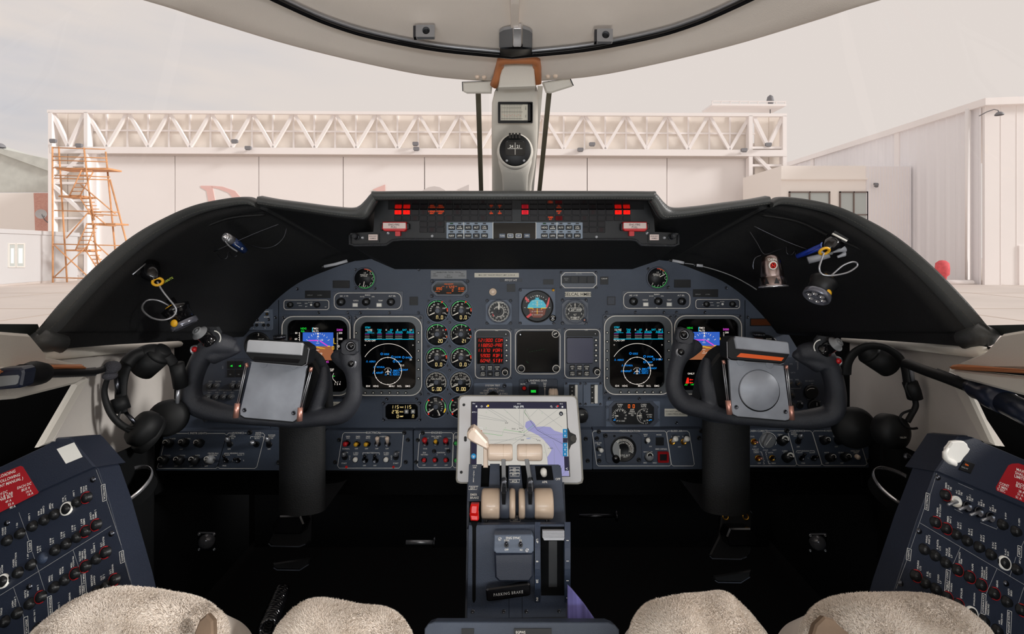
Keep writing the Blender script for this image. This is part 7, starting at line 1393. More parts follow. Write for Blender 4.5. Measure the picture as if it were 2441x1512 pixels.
def tb(q):
    def fl(P, h): q.flat([C7(*p) for p in P], h)
    def ln(P, w, h=5.2): q.line([C7(*p) for p in P], w, h)
    q.use('t_bar'); fl(((378, 298), (1508, 300), (1550, 1188), (362, 1188)), 4.6)
    q.use('t_map'); fl(((447, 374), (1510, 378), (1548, 1186), (430, 1186)), 4.8)
    q.use('t_water'); fl(((1090, 515), (1135, 560), (1150, 595), (1240, 590), (1320, 597), (1370, 640), (1470, 670), (1548, 1186), (1300, 1186), (1282, 960), (1320, 900), (1335, 870), (1300, 820), (1240, 750), (1180, 700), (1100, 660), (1050, 640), (1015, 590), (1025, 540), (1050, 525)), 4.9)
    q.use('t_line')
    for P in (((450, 450), (790, 525)), ((450, 485), (780, 530)), ((560, 380), (790, 520)), ((510, 628), (1000, 690)), ((600, 380), (1000, 600)), ((760, 380), (1000, 595)), ((995, 380), (1005, 690)), ((1005, 690), (1420, 380)), ((1005, 690), (1500, 690)), ((540, 755), (1005, 750)), ((1005, 700), (640, 800)), ((1005, 700), (860, 810)), ((1005, 700), (1160, 745)), ((1005, 700), (1480, 745)), ((1180, 380), (1460, 600)), ((1170, 380), (1080, 470)), ((1350, 760), (1470, 960)), ((1240, 790), (1300, 1040)), ((1260, 780), (1365, 860), (1368, 1050)), ((1160, 640), (1520, 420)), ((950, 380), (945, 620)), ((1120, 1180), (1090, 1040)), ((1480, 1060), (1400, 1180)), ((1530, 1100), (1450, 1180))): ln(P, .45, 5.1)
    q.use('t_green'); ln(((510, 668), (740, 700), (760, 628), (1000, 662), (1120, 570)), .8); ln(((1020, 380), (1005, 420), (1060, 490)), .6)
    for x, y in ((550, 420), (800, 420), (1220, 432), (548, 608), (780, 606), (1245, 900), (905, 740)): q.txt('2', *C7(x, y), 2.4, 5.2)
    q.use('t_ink'); ln(((1018, 385), (1012, 420), (1075, 515), (1165, 635), (1300, 710), (1470, 800)), .7)
    for i in range(34):
        f_ = i / 33; x = np.interp(f_, (0, .3, .5, 1), (1022, 1085, 1175, 1480)); y = np.interp(f_, (0, .3, .5, 1), (390, 512, 620, 790)); ln(((x, y), (x + 4, y + 4)), .7)
    for s_, x, y in (('SNT', 795, 548), ('ENO', 880, 618), ('FDO', 970, 612), ('PAL', 958, 655), ('EZE', 984, 752), ('PTA', 1182, 760), ('PDI', 1330, 853)): q.txt(s_, *C7(x, y), 3, 5.2)
    for x, y in ((792, 528), (925, 623), (985, 640), (1155, 745), (1300, 853)): q.cyl(*C7(x, y), .8, 5, 5.2, 8)
    q.cyl(*C7(1449, 436), 5, 5, 5.3, 20); q.use('t_white'); q.txt('N', *C7(1449, 440), 3.6, 5.5); q.use('t_line'); q.cyl(*C7(1005, 696), 2.2, 5, 5.3, 3); q.use('g_sky'); q.txt('SAEZ', *C7(1058, 733), 3, 5.2)
    q.use('t_blue'); 
    for y in (647, 700, 812, 868, 922): q.rbox(*C7(1470, y - 26), *C7(1524, y + 26), 4.6, 5.2)
    q.cyl(*C7(397, 948), 6, 4.7, 5.2, 20)
    q.use('t_bar'); fl(((1470, 728), (1527, 728), (1527, 785), (1472, 785)), 5); fl(((1485, 950), (1540, 950), (1548, 1122), (1492, 1122)), 5)
    q.use('orange'); fl(((450, 640), (502, 635), (502, 705), (490, 700), (450, 650)), 5.2)
    q.use('t_white'); q.rline(*C7(448, 604), *C7(502, 704), .5, .6, 5.3)
    q.txt('High IFR', *C7(940, 351), 5, 5.1); q.txt('iPad', *C7(400, 314), 2.6, 5.1); q.txt('09:16', *C7(943, 317), 2.8, 5.1); q.txt('76 %', *C7(1450, 318), 2.6, 5.1); q.txt('APTS >', *C7(408, 418), 2.8, 5.1); q.txt('High', *C7(397, 944), 2.8, 5.4); q.txt('IFR', *C7(397, 962), 2.4, 5.4); q.txt('<', *C7(1517, 1097), 6, 5.3)
    q.rbox(*C7(424, 338), *C7(440, 358), 5, 5.3); q.arc(*C7(495, 348), 1.8, 0, 360, .8, 5.2, 10); q.arc(*C7(1330, 348), 1.8, 0, 360, .7, 5.2, 10); ln(((1337, 355), (1345, 364)), .8); q.rbox(*C7(1456, 346), *C7(1474, 364), 5, 5.3); q.arc(*C7(1398, 350), 2, 0, 300, .8, 5.2, 10); q.rbox(*C7(550, 340), *C7(565, 358), 5, 5.2)
    for y in (647, 700, 812, 868, 922): q.arc(*C7(1497, y), 1.8, 0, 360, .8, 5.5, 8)
    q.use('g_yellow'); q.cyl(*C7(572, 341), 2.6, 5, 5.5, 14); q.use('g_red'); q.cyl(*C7(1410, 345), 2, 5, 5.5, 12)
P1(t, 'screen_picture', 't_map', tb, TF)

# ================================================================== THROTTLE QUADRANT
Q1 = Fr(1228, 1175, .80, V=(0, .42, .9)); Q2 = Fr(1231, 1360, .72, V=(0, .28, .96))
ped = thing('throttle_quadrant', 'navy blue throttle quadrant pedestal with lever slots and white lettering', 'pedestal', Q1)
def PP(name, mt, fn, f=Q1, par=None, lb=None):
    q = MB(f, mt); fn(q); o = link(name, q, None)
    if f is not Q1: q_ = Q1.Mx.inverted() @ f.Mx; o.data.transform(q_)
    o.parent = par or ped
    if lb: o['label'] = lb
    return o
def C8(x, y): return 980 + x / 4.177, 1150 + y / 4.177
PP('upper_plate', 'navy', lambda q: (q.prism([(1118, 1107), (1148, 1107), (1146, 1161), (1165, 1161), (1168, 1106), (1191, 1106), (1194, 1225), (1210, 1225), (1212, 1109), (1241, 1109), (1252, 1225), (1268, 1225), (1262, 1108), (1332, 1108), (1338, 1116), (1348, 1250), (1148, 1250), (1148, 1196), (1114, 1196)], -10, 0, .8)))
PP('slot_floor', 'void', lambda q: q.prism([(1120, 1110), (1336, 1110), (1345, 1248), (1118, 1248)], -60, -12))
PP('side_body', 'navy_side', lambda q: q.prism([(1114, 1150), (1345, 1150), (1349, 1250), (1352, 1290), (1112, 1290), (1113, 1196)], -150, -14))
for s_, x, y, z, a in (('APR', 1226, 1117.8, 3, 0), ('T/O', 1226, 1124.4, 3.2, 0), ('MCT', 1226, 1132, 3.6, 0), ('MCR', 1226.5, 1147.5, 4.4, 0), ('EXT', 1127.5, 1164, 4.6, 0), ('EMER', 1129, 1179.5, 4.8, 0), ('BRAKE', 1131, 1187, 4.8, 0), ('APR', 1298.5, 1149.5, 5, 0), ('OFF', 1330, 1142.5, 4.8, 0), ('CUT', 1228.5, 1232.5, 4.8, 0), ('OFF', 1228.5, 1239.5, 4.8, 0), ('LOCK', 1132, 1110.5, 3, 0), ('ARM', 1131, 1115, 3, 0)):
    PP('lettering', 'print', lambda q: q.txt(s_, x, y, z, .4))
PP('lettering', 'print', lambda q: [q.txt(c, 1129.8 - i * .2, 1124 + i * 4, 3.6, .4) for i, c in enumerate('SPOILER')])
for P in (((1214, 1114.5), (1239, 1114.5)), ((1216, 1115), (1216, 1120.5), (1238, 1120.5), (1238, 1115)), ((1214, 1121.5), (1239, 1121.5)), ((1216, 1122), (1216, 1127.5), (1238, 1127.5), (1238, 1122)), ((1214, 1129), (1240, 1129)), ((1216, 1129), (1216, 1135.5), (1238, 1135.5), (1238, 1129)), ((1213, 1143.5), (1240, 1143.5)), ((1216, 1144), (1216, 1151), (1238, 1151), (1238, 1144)), ((1140, 1159.5), (1118, 1159.5), (1117, 1167.5), (1137, 1167.5), (1137, 1160)), ((1216, 1231), (1216, 1244), (1240, 1244), (1240, 1231))): PP('lettering_box', 'print', lambda q: q.line(P, .9, .4))
for x, y in ((1158, 1241), (1306, 1241)): PP('screw', 'steel_dark', lambda q: q.screw(x, y, 4.6, 0))
PP('switch_recess', 'void', lambda q: q.prism([(1275, 1111), (1315, 1111), (1320, 1145), (1279, 1145)], 0, .5))
PP('apr_switch', 'print', lambda q: q.tube_l([(*q.q(1297, 1132, 2), 2 * Q1.k), (*q.q(1296, 1126, 16), 10 * Q1.k), (*q.q(1296, 1122, 20), 16 * Q1.k), (*q.q(1296, 1119, 20), 19 * Q1.k)], [7 * Q1.k, 8 * Q1.k, 7.6 * Q1.k, 3 * Q1.k], 16), lb='white rounded APR switch')
# lower plate
def low(q): q.prism([(1117, 1252), (1346, 1250), (1350, 1472), (1113, 1476)], -20, 0, .8)
PP('lower_plate', 'navy', low, Q2); PP('side_body', 'navy_side', lambda q: q.prism([(1113, 1262), (1350, 1262), (1355, 1500), (1108, 1500)], -200, -24), Q2)
for P in ([(1213, 1392), (1213.5, 1474)], [(1244, 1392), (1245, 1474)]): PP('seam', 'void', lambda q: q.line(P, 1, .2), Q2)
PP('brake_slot', 'void', lambda q: q.prism([(1122, 1245), (1139, 1245), (1135, 1258), (1134, 1430), (1131, 1437), (1128, 1437), (1126, 1430), (1126, 1258)], 0, .5), Q2)
for x, y in ((1127, 1459), (1201, 1459), (1255, 1459), (1333, 1458)): PP('screw', 'steel_dark', lambda q: q.screw(x, y, 3.6, 0), Q2)
PP('emergency_brake_handle', 'redplastic', lambda q: (q.prism([(1122, 1203), (1141, 1203), (1139, 1225), (1134, 1229), (1120, 1227), (1120, 1214)], 6, 30, 4), q.prism([(1119, 1226), (1136, 1228), (1140, 1222), (1141, 1240), (1138, 1243), (1122, 1242)], 0, 20, 3)), Q2, lb='red emergency brake handle')
# engine sync box
sb = PP('sync_box', 'navy_side', lambda q: q.prism([(1178, 1320), (1272, 1318), (1271, 1375), (1262, 1388), (1190, 1388), (1180, 1378)], 0, 36, 4), Q2)
PP('sync_box_top', 'panel_lite', lambda q: q.prism([(1178, 1276), (1267, 1275), (1272, 1282), (1272, 1314), (1267, 1320), (1183, 1320), (1177, 1314)], 0, 40, 2), Q2)
for s_, x, y, z in (('ENG SYNC', 1223.5, 1283, 5), ('SYNC', 1208, 1289, 3.6), ('N2', 1241, 1289, 3.6), ('OFF', 1207.5, 1311, 3.8), ('N1', 1242.5, 1311.5, 3.8)): PP('lettering', 'print', lambda q: q.txt(s_, x, y, z, 40.5), Q2)
for x, y in ((1191, 1286), (1256, 1313)): PP('screw', 'steel', lambda q: q.screw(x, y, 4, 40), Q2)
for x in (1207, 1241): PP('toggle_switch', 'black', lambda q: (q.cyl(x, 1300, 5.4, 40, 42, 14), q.use('steel_dark'), q.tube_l([(*q.q(x, 1300, 42), 42 * Q2.k), (*q.q(x, 1295, 52), 52 * Q2.k)], [2.4 * Q2.k, 3 * Q2.k], 10)), Q2)
# flap lever bay
PP('flap_bay', 'void', lambda q: q.prism([(1288, 1256), (1346, 1256), (1349, 1420), (1290, 1420)], 0, .6), Q2)
PP('flap_slot', 'black', lambda q: q.prism([(1308, 1290), (1328, 1290), (1328, 1400), (1308, 1400)], .6, 1.4), Q2)
for xa, xb in ((1275, 1288), (1346, 1360)):
    def rim(q):
        k = Q2.k; rows = []
        for i in range(13):
            y = 1245 + 192 * i / 12; hh = 30 * sin(pi * i / 12); u0, v = q.q(xa, y, hh); u1, v2 = q.q(xb, y, hh); rows.append([(u0, v, -4 * k), (u0, v, hh * k), (u1, v, hh * k), (u1, v, -4 * k)])
        q.grid(rows, False)
    PP('guide_rim', 'navy', rim, Q2)
for s_, y in (('UP', 1290), ('8', 1339), ('20', 1386), ('DN', 1427)): PP('lettering', 'print', lambda q: q.txt(s_, 1280.5, y, 5.2, 31 * sin(pi * (y - 1245) / 192) + 1, ang=-90), Q2); PP('lettering', 'print', lambda q: q.line([(1350, y - 1), (1356, y - 1)], 1.2, 31 * sin(pi * (y - 1245) / 192) + 1), Q2)
PP('flap_lever', 'greyplastic', lambda q: [q.prism([(1293, 1266 + i * 3.4), (1345, 1266 + i * 3.4), (1346, 1269 + i * 3.4), (1293, 1269 + i * 3.4)], 4, 18 + i * 2, .8) for i in range(5)] + [q.prism([(1294, 1283), (1346, 1283), (1344, 1289), (1297, 1289)], 4, 26, 1)], Q2, lb='grey ribbed flap lever')
PP('parking_brake_handle', 'black_gloss', lambda q: (q.prism([(1158, 1407), (1164, 1404), (1258, 1391), (1264, 1394), (1265, 1418), (1260, 1422), (1166, 1435), (1160, 1433)], 12, 34, 3), q.lathe(1230, 1400, [(14, 0), (13, 10), (8, 14), (8, 20)], 20, ref=10)), Q2)
PP('lettering', 'print_grey', lambda q: q.txt('PARKING BRAKE', 1212, 1415, 5.6, 34.6, ang=5.5, sp=.12), Q2)
# levers
LV = Fr(1228, 1085, .80)
def lever(xc, x0, x1, lb, off):
    f = Fr(xc, 1150, .79); t = thing('thrust_lever', lb, 'lever', f, 'thrust levers'); k = f.k
    def hnd(q, a, b, cy, r, h, mt='cream'):
        u0, v = q.q(a, cy, h); u1, _ = q.q(b, cy, h); L_ = u1 - u0; r *= k
        q.lathe_l((u0, v, h * k - r), [(r * .8, 0), (r * .95, .0012), (r, .004), (r, L_ - .004), (r * .95, L_ - .0012), (r * .8, L_)], 32, axis=(1, 0, 0), cap=True)
    P1(t, 'upper_handle', 'cream', lambda q: hnd(q, x0, x1, 1087, 19.2, 8), f)
    P1(t, 'handle_seam', 'cream_dark', lambda q: q.tube_l([(q.q(xc, 1087, 8)[0], q.q(xc, 1087, 8)[1] + 19.4 * k * cos(a), 8 * k - 19.2 * k + 19.4 * k * sin(a)) for a in [pi * i / 12 for i in range(13)]], .0003, 4), f)
    P1(t, 'arm', 'knobgrey', lambda q: q.prism([(xc - 5, 1094), (xc + 5, 1094), (xc + 5 + off, 1150), (xc - 5 + off, 1150)], -10, 6, 1), f)
    P1(t, 'reverse_latch', 'steel_dark', lambda q: (q.prism([(xc - 7 + off, 1150), (xc - 3 + off, 1145), (xc + 3 + off, 1145), (xc + 7 + off, 1150), (xc + 9 + off, 1180), (xc - 9 + off, 1180)], 0, 20, 2), q.use('black_gloss'), q.prism([(xc - 5 + off, 1176), (xc + 5 + off, 1176), (xc + 4 + off, 1204), (xc - 4 + off, 1204)], 20, 49, 1)), f)
    return t, f
t, f = lever(1200, 1162, 1222, 'left thrust lever with cream grips, its seam right of centre', 1)
t2, f2 = lever(1255, 1232.5, 1293.5, 'right thrust lever with cream grips, its seam left of centre', 9)
for tt, ff, a, b, c, d in ((t, f, 1146, 1192, 1213.5, 1229), (t2, f2, 1236.5, 1253, 1274, 1321)):
    k = ff.k
    def seg(q, x0, x1):
        h = 46; u0, v = q.q(x0, 1219, h); u1, _ = q.q(x1, 1219, h); r = 33 * k; L_ = u1 - u0
        q.lathe_l((u0, v, h * k - r), [(r * .8, 0), (r * .94, .001), (r, .0035), (r, L_ - .0035), (r * .94, L_ - .001), (r * .8, L_)], 36, axis=(1, 0, 0), cap=True)
    P1(tt, 'lower_grip', 'cream_dark', lambda q: seg(q, a, b), ff); P1(tt, 'lower_grip', 'cream_dark', lambda q: seg(q, c, d), ff); P1(tt, 'grip_band', 'bezel', lambda q: seg(q, b - 2, c + 2), ff)
f = Fr(1140, 1060, .80); t = thing('spoiler_lever', 'cream blade shaped spoiler lever left of the thrust levers', 'lever', f); k = f.k
P1(t, 'blade', 'cream', lambda q: q.prism([(1113, 1034), (1121, 1024), (1128, 1021.5), (1134, 1025), (1162, 1056), (1165, 1068), (1161, 1074), (1121, 1053), (1113, 1046)], -14, 14, 4), f)
P1(t, 'stem', 'cream', lambda q: q.prism([(1152, 1068), (1162, 1073), (1163, 1116), (1152, 1116)], -12, 6, 1.5), f)
# rear console cover
f = Fr(1243, 1560, .60, V=(0, .5, .86)); t = thing('rear_console', 'blue-grey rounded console cover at the bottom edge, reading EGPWS', 'console', f)
P1(t, 'cover', 'panel', lambda q: q.prism([(1011, 1640), (1012, 1500), (1020, 1488), (1035, 1483), (1450, 1484), (1466, 1490), (1476, 1502), (1480, 1640)], -60, 0, 2), f)
P1(t, 'warning_strip', 'black', lambda q: q.rbox(1225, 1499, 1315, 1530, 0, 3, 1), f); P1(t, 'lettering', 'print', lambda q: q.txt('EGPWS', 1241, 1508, 5, 3.4), f); P1(t, 'window', 'black', lambda q: q.rbox(1100, 1499, 1130, 1530, 0, 2), f)
f = Fr(1356, 1440, .66, V=(0, .3, .95)); q = MB(f, 'bluecloth'); q.prism([(1353, 1396), (1362, 1404), (1392, 1440), (1424, 1486), (1424, 1500), (1353, 1500)], -8, 0, 2); tag(link('checklist_sleeve', q, None, Mx=f.Mx), 'purple and blue striped sleeve tucked right of the pedestal', 'sleeve')
# ================================================================== CIRCUIT BREAKER CONSOLES
def breakers(left):
    sd = 'left' if left else 'right'; s_ = 1 if left else -1
    f = Fr(150 if left else 2300, 1320, .60, U=(.927, 0, .375 * s_), V=(-.35 * s_, .30, .88)); k = f.k
    t = thing('breaker_console', '%s side console panel of black circuit breakers with red collars' % sd, 'console', f)
    if left:
        main_ = [(-260, 1320), (0, 1218), (228, 1112), (234, 1118), (262, 1200), (312, 1385), (350, 1560), (-260, 1620)]
        cover = [(-260, 1190), (0, 1113), (100, 1066), (135, 1044), (165, 1043), (173, 1050), (222, 1108), (228, 1114), (0, 1216), (-260, 1318)]
        red = [(-120, 1180), (48, 1111), (54, 1113), (91, 1173), (88, 1178), (0, 1222), (-120, 1280)]; tg = 'ELECTRICAL'
        B = [(205, 1187, 'r', 'ELEC|PWR|MON'), (181, 1198, '', 'L INV'), (158.5, 1213, 'w', 'L AC|BUS'), (127, 1227.5, '', 'BAT|TEMP'), (103, 1241, '', 'CABIN|PWR|BUS'), (74.5, 1255.7, '', 'L GEN'), (45, 1273.6, '', 'FD 1'), (14, 1290, '', 'PITCH|SERVO'), (228, 1252, 'r', 'L EMER|BUS|CONT'), (203, 1267.5, 'r', 'EMER|BAT 1'), (181, 1282, '', 'L DC|BUS 1'), (155, 1298, '', 'L DC|BUS 2'), (128.7, 1313, '', 'L DC|BUS 3'), (98, 1332, 'c', 'L DC|BUS 4'), (71, 1348, '', 'AP 1'), (40, 1367, '', 'ROLL-YAW|SERVO'), (7, 1386, 'w', 'MACH|TRIM'),
             (250, 1318, 'r', 'FLOOD|LTS'), (227.6, 1333.6, '', 'L INSTR|LTS'), (202.5, 1351, 'r', 'CENTER|PANEL-|PED LTS'), (178, 1368, 'r', 'PRI PITCH|TRIM'), (152, 1384, '', 'ROLL|TRIM'), (126, 1402, '', 'YAW|TRIM'), (95.5, 1424, 'r', 'L N1'), (68, 1441, '', 'L FUEL|FLOW'), (38, 1464, '', 'L PITOT|HEAT'), (8, 1484, '', 'STALL'), (272, 1383, 'r', 'WARN|LTS'), (250.6, 1398, '', 'L EL|LTS'), (228, 1412, '', 'CHART|HOLDER'), (200, 1432, '', 'L STALL|WARN'), (172, 1450, '', 'WARN'), (146, 1468, '', 'L OIL'), (88, 1500, '', 'L OIL TEMP')]
        lines = [[(229, 1120), (243, 1157)], [(254, 1192), (289, 1300)], [(295, 1330), (310, 1384)], [(45, 1222), (70, 1292)], [(77, 1316), (112, 1425)], [(126, 1460), (150, 1512)], [(265, 1254), (0, 1420)], [(174, 1311), (193, 1370)], [(207, 1410), (230, 1480)], [(32, 1401), (58, 1475)]]
        tags = [('ELECTRICAL', 248, 1175, 36), ('LIGHTS', 291, 1328, 23), ('AFCS', 71, 1303, 22), ('TRIM-FLT CONT', 200, 1390, 44), ('ENGINE INSTR', 120, 1448, 44), ('ANTI-ICE', 63, 1494, 38)]
        rt = [('DC BUS LOADING', -5, 1136, 6), ('(NOT FOLLOWING', 4, 1145, 6), ('AFM CURRENT MANUAL )', -2, 1158, 6), ('EACH DC', 52, 1158, 5.4), ('BUS 4', 55, 1166, 5.4), ('14 A', 62, 1172, 5), ('16 A', 66, 1178, 5), ('EACH DC', -5, 1178, 5.4), ('L & CAB', 10, 1180, 5.4), ('PWR BUS', 8, 1188, 5.4), ('49 A', 14, 1195, 5), ('55 A', 20, 1202, 5), ('90 A', 24, 1209, 5)]
        scr = [(220, 1144), (264, 1273), (15, 1248), (68, 1400)]; slots_y = -1
    else:
        main_ = [(2233, 1125), (2441, 1212), (2700, 1330), (2700, 1620), (2080, 1600), (2132, 1405), (2185, 1240), (2228, 1124)]
        cover = [(2230, 1124), (2242, 1107), (2285, 1040), (2300, 1038), (2330, 1042), (2345, 1055), (2366, 1063), (2441, 1095), (2700, 1190), (2700, 1330), (2441, 1212), (2234, 1126)]
        red = [(2374, 1162), (2404, 1110), (2412, 1106), (2428, 1105), (2560, 1150), (2560, 1250), (2441, 1198), (2376, 1170)]
        B = [(2255.5, 1181, 'r', 'EMER|BUS|TIE'), (2281, 1196.5, 'T', 'AC|BUS|TIE'), (2307, 1208, 't', 'DC|BUS 1|TIE'), (2334.4, 1221, 't', 'DC|BUS 2|TIE'), (2362, 1234, 't', 'DC|BUS 3|TIE'), (2392.6, 1252, '', 'R INV'), (2424.8, 1268, '', 'R GEN'), (2231.8, 1246, 'r', 'R EMER|BUS CONT'), (2257, 1261, 'r', 'EMER|BAT 2'), (2281.5, 1275, '', 'R DC|BUS 1'), (2308, 1290.5, '', 'R DC|BUS 2'), (2336.7, 1305.8, '', 'R DC|BUS 3'), (2365, 1323.4, '', 'R DC|BUS 4'), (2395, 1342.7, 'w', 'R AC|BUS'), (2426.5, 1359, '', 'AP 2'),
             (2206, 1311, '', 'WING|INSP LT'), (2232, 1326, '', 'R INSTR|LTS'), (2257, 1342.7, '', 'PULSE|RECOG|LT'), (2284, 1359.6, 'r', 'SEC PITCH|TRIM'), (2313, 1376.6, 'r', 'FLAPS'), (2340.8, 1395.5, 'r', 'TRIM-FLAP|SPOILER|INDICATOR'), (2372, 1416, 'r', 'GEAR'), (2402.8, 1436, '', 'ANTI|SKID'), (2436.6, 1455.5, 'r', ''), (2185, 1374, 'r', 'WARN|LTS'), (2208, 1391, '', 'R EL|LTS'), (2233.5, 1406, '', 'LOGO|LT'), (2259, 1426, 'r', 'R STALL|WARN'), (2286, 1443, 'r', 'SPOILER'), (2316.4, 1464, 'w', 'SPOILERON'), (2348, 1482, '', 'HYDRAULIC|PRESS IND'), (2380, 1505, '', 'AIR|PRESS IND')]
        lines = [[(2233, 1128), (2218, 1178)], [(2203, 1213), (2171, 1308)], [(2162, 1335), (2136, 1404)], [(2193, 1247), (2441, 1394)], [(2290, 1304), (2265, 1362)], [(2254, 1405), (2246, 1420)], [(2377, 1355), (2349, 1420)], [(2336, 1462), (2330, 1475)], [(2441, 1290), (2434, 1306)], [(2422, 1328), (2407, 1375)], [(2275, 1214), (2295, 1224)], [(2337, 1246), (2376, 1262), (2378, 1257)], [(2284, 1152), (2320, 1168)], [(2441, 1400), (2424, 1450)]]
        tags = [('ELECTRICAL', 2210, 1196, 36), ('LIGHTS', 2166, 1322, 23), ('AFCS', 2430, 1315, 22), ('TRIM-FLT CONT', 2258, 1385, 44), ('HYDRAULICS', 2344, 1440, 40), ('ENGINE INSTR', 2405, 1484, 46)]
        rt = [('MAX', 2433, 1122, 6), ('SHALL', 2433, 1131, 6), ('LIMITS', 2431, 1139, 6), ('EACH', 2434, 1155, 5.4), ('BUS 2', 2432, 1161, 5.4), ('CONT', 2395, 1156, 5.4), ('5 MIN', 2392, 1163, 5.4), ('5 SEC', 2388, 1169, 5.4), ('28 A', 2436, 1173, 5), ('31 A', 2433, 1180, 5), ('51 A', 2429, 1187, 5)]
        scr = [(2237, 1139), (2192, 1267), (2148, 1392), (2400, 1392)]
    P1(t, 'breaker_plate', 'navy_side', lambda q: q.prism(main_, -60, 0, 1), f); P1(t, 'cover_plate', 'navy_side', lambda q: q.prism(cover, -80, 5, 3), f)
    P1(t, 'red_placard', 'placard_red', lambda q: q.prism(red, 4, 5.6), f, 'red load placard with white lettering')
    ta = (-2 if left else 2); P1(t, 'placard_lettering', 'print', lambda q: [q.txt(a, b + (6 if left else -1), c, z * 1.15, 6, ang=ta) for a, b, c, z in rt], f)
    if left: P1(t, 'white_sticker', 'print', lambda q: q.prism([(135, 1071), (176, 1055), (196, 1090), (157, 1106)], 5, 6), f)
    else:
        P1(t, 'baggage_light', 'black', lambda q: q.prism([(2300, 1098), (2326, 1107), (2315, 1130), (2287, 1120)], 5, 8, 1), f); P1(t, 'baggage_legend', 'g_orange', lambda q: (q.txt('ON', 2304.5, 1108.5, 4, 8.4), q.use('print_grey'), q.txt('BAG HT', 2300, 1116, 3.4, 8.4)), f)
    RA = -92 if left else 92
    def dirs(px, py):
        u, v = f.uv(px, py, 0); return u, v
    for x, y, c, tx in B:
        if c in 'Tt' and c:
            o = P1(t, 'bus_tie_switch', 'steel_dark' if c == 't' else 'print', lambda q: q.lathe(x, y, [(13 if c == 'T' else 11, 0), (13 if c == 'T' else 11, 5), (10, 5), (9, 1), (0, 1)], 22, ref=4), f)
            P1(o, 'lever', 'steel', lambda q: q.tube_l([(*q.q(x, y, 4), 4 * k), (*q.q(x - 8, y + 4, 16), 14 * k), (*q.q(x - 17, y + 8, 26), 22 * k)], [4 * k, 3.4 * k, 3 * k], 12), f)
        elif c == 'c': P1(t, 'blank_cap', 'navy', lambda q: q.lathe(x, y, [(13, 0), (12, 3), (8, 6), (0, 7)], 22, ref=4), f)
        else:
            o = P1(t, 'circuit_breaker', 'black', lambda q: q.lathe(x, y, [(12.6, 0), (12.2, 3), (9.4, 5), (9, 9), (8, 10), (0, 10)], 20, ref=5), f)
            if c: P1(o, 'collar_ring', 'ring_red' if c == 'r' else 'print', lambda q: q.lathe(x, y, [(13.8, 0), (13.8, 3), (12, 3.4)] if c == 'r' else [(15.6, 0), (15.6, 4), (12.4, 4.4)], 26, ref=2), f)
            P1(o, 'rating_number', 'print_dim', lambda q: q.txt(('5', '2', '10', '3', '1')[int(x + y) % 5], x, y, 4.6, 10.4, ang=RA), f)
        L_ = tx.split('|'); z = 4.2 if max(len(a) for a in L_) < 9 else 3.6
        u, v = dirs(x, y); kk = k
        q = MB(f, 'print')
        for i, a in enumerate(L_):
            w_ = twidth(a) * z; off = 15 + (3 if c in ('w', 'T') else 0); du = (i - (len(L_) - 1) / 2) * z * 1.55
            # text runs along the frame's vertical, columns step sideways
            fr2 = f; px_u = u + (-1 if left else 1) * (du) * kk - (0 if left else 0) + (-.0018 if left else .0018); pv = v + (off + w_ / 2) * kk
            cs = cos(radians(RA)); p = -w_ / 2 * kk
            for ch in a:
                if ch in GL:
                    vs, fs, ad = GL[ch]; zz = z * kk; ca_, sa_ = cos(radians(RA)), sin(radians(RA)); q.add([(px_u + (p + g * zz) * ca_ - (b - .5) * zz * sa_, pv + (p + g * zz) * sa_ + (b - .5) * zz * ca_, .5 * kk) for g, b in vs], fs); p += ad * zz
                else: p += .38 * z * kk
        link('breaker_label', q, t)
    P1(t, 'boundary_line', 'print_grey', lambda q: [q.line(P, 1, .4) for P in lines], f)
    for a, x, y, w_ in tags:
        u, v = f.uv(x, y); u, v = u / k, v / k
        def tg(q):
            hw = 5.2; hl = w_ / 2 + 1; C_ = [(u - hw, v - hl), (u + hw, v - hl), (u + hw, v + hl), (u - hw, v + hl)]
            for i in range(4): a1, b1 = C_[i], C_[(i + 1) % 4]; q.seg_l((a1[0] * k, a1[1] * k), (b1[0] * k, b1[1] * k), .9 * k, .5 * k)
            q.txt(a, x, y, min(5, (w_ - 3) / twidth(a)), .5, ang=RA)
        P1(t, 'section_tag', 'print', tg, f)
    for x, y in scr: P1(t, 'screw', 'steel_dark', lambda q: q.lathe(x, y, [(7, 0), (6, 2.5), (3, 4), (0, 4.4)], 14, ref=2), f)
    return t, f

breakers(True); tb_, fb_ = breakers(False)
# white hook on the right console
f = Fr(2290, 1085, .575, U=(.88, 0, -.45), V=(.42, .1, .88)); t = thing('coat_hook', 'white plastic stick-on hook at top of right breaker console', 'hook', f); k = f.k
P1(t, 'back_plate', 'white', lambda q: q.prism([(2270, 1054), (2284, 1052), (2300, 1053), (2308, 1060), (2311, 1068), (2315, 1072), (2311, 1080), (2300, 1092), (2292, 1104), (2280, 1107), (2268, 1104), (2258, 1098), (2256, 1090), (2258, 1070), (2265, 1062)], 0, 9, 3), f)
P1(t, 'hook_arm', 'white', lambda q: q.tube_l([(*q.q(2274, 1104, 6), 6 * k), (*q.q(2264, 1100, 22), 20 * k), (*q.q(2255, 1092, 30), 28 * k), (*q.q(2254, 1080, 32), 30 * k), (*q.q(2262, 1070, 30), 28 * k)], [8 * k, 7.5 * k, 7 * k, 6 * k, 4.4 * k], 14, flat=.8), f)

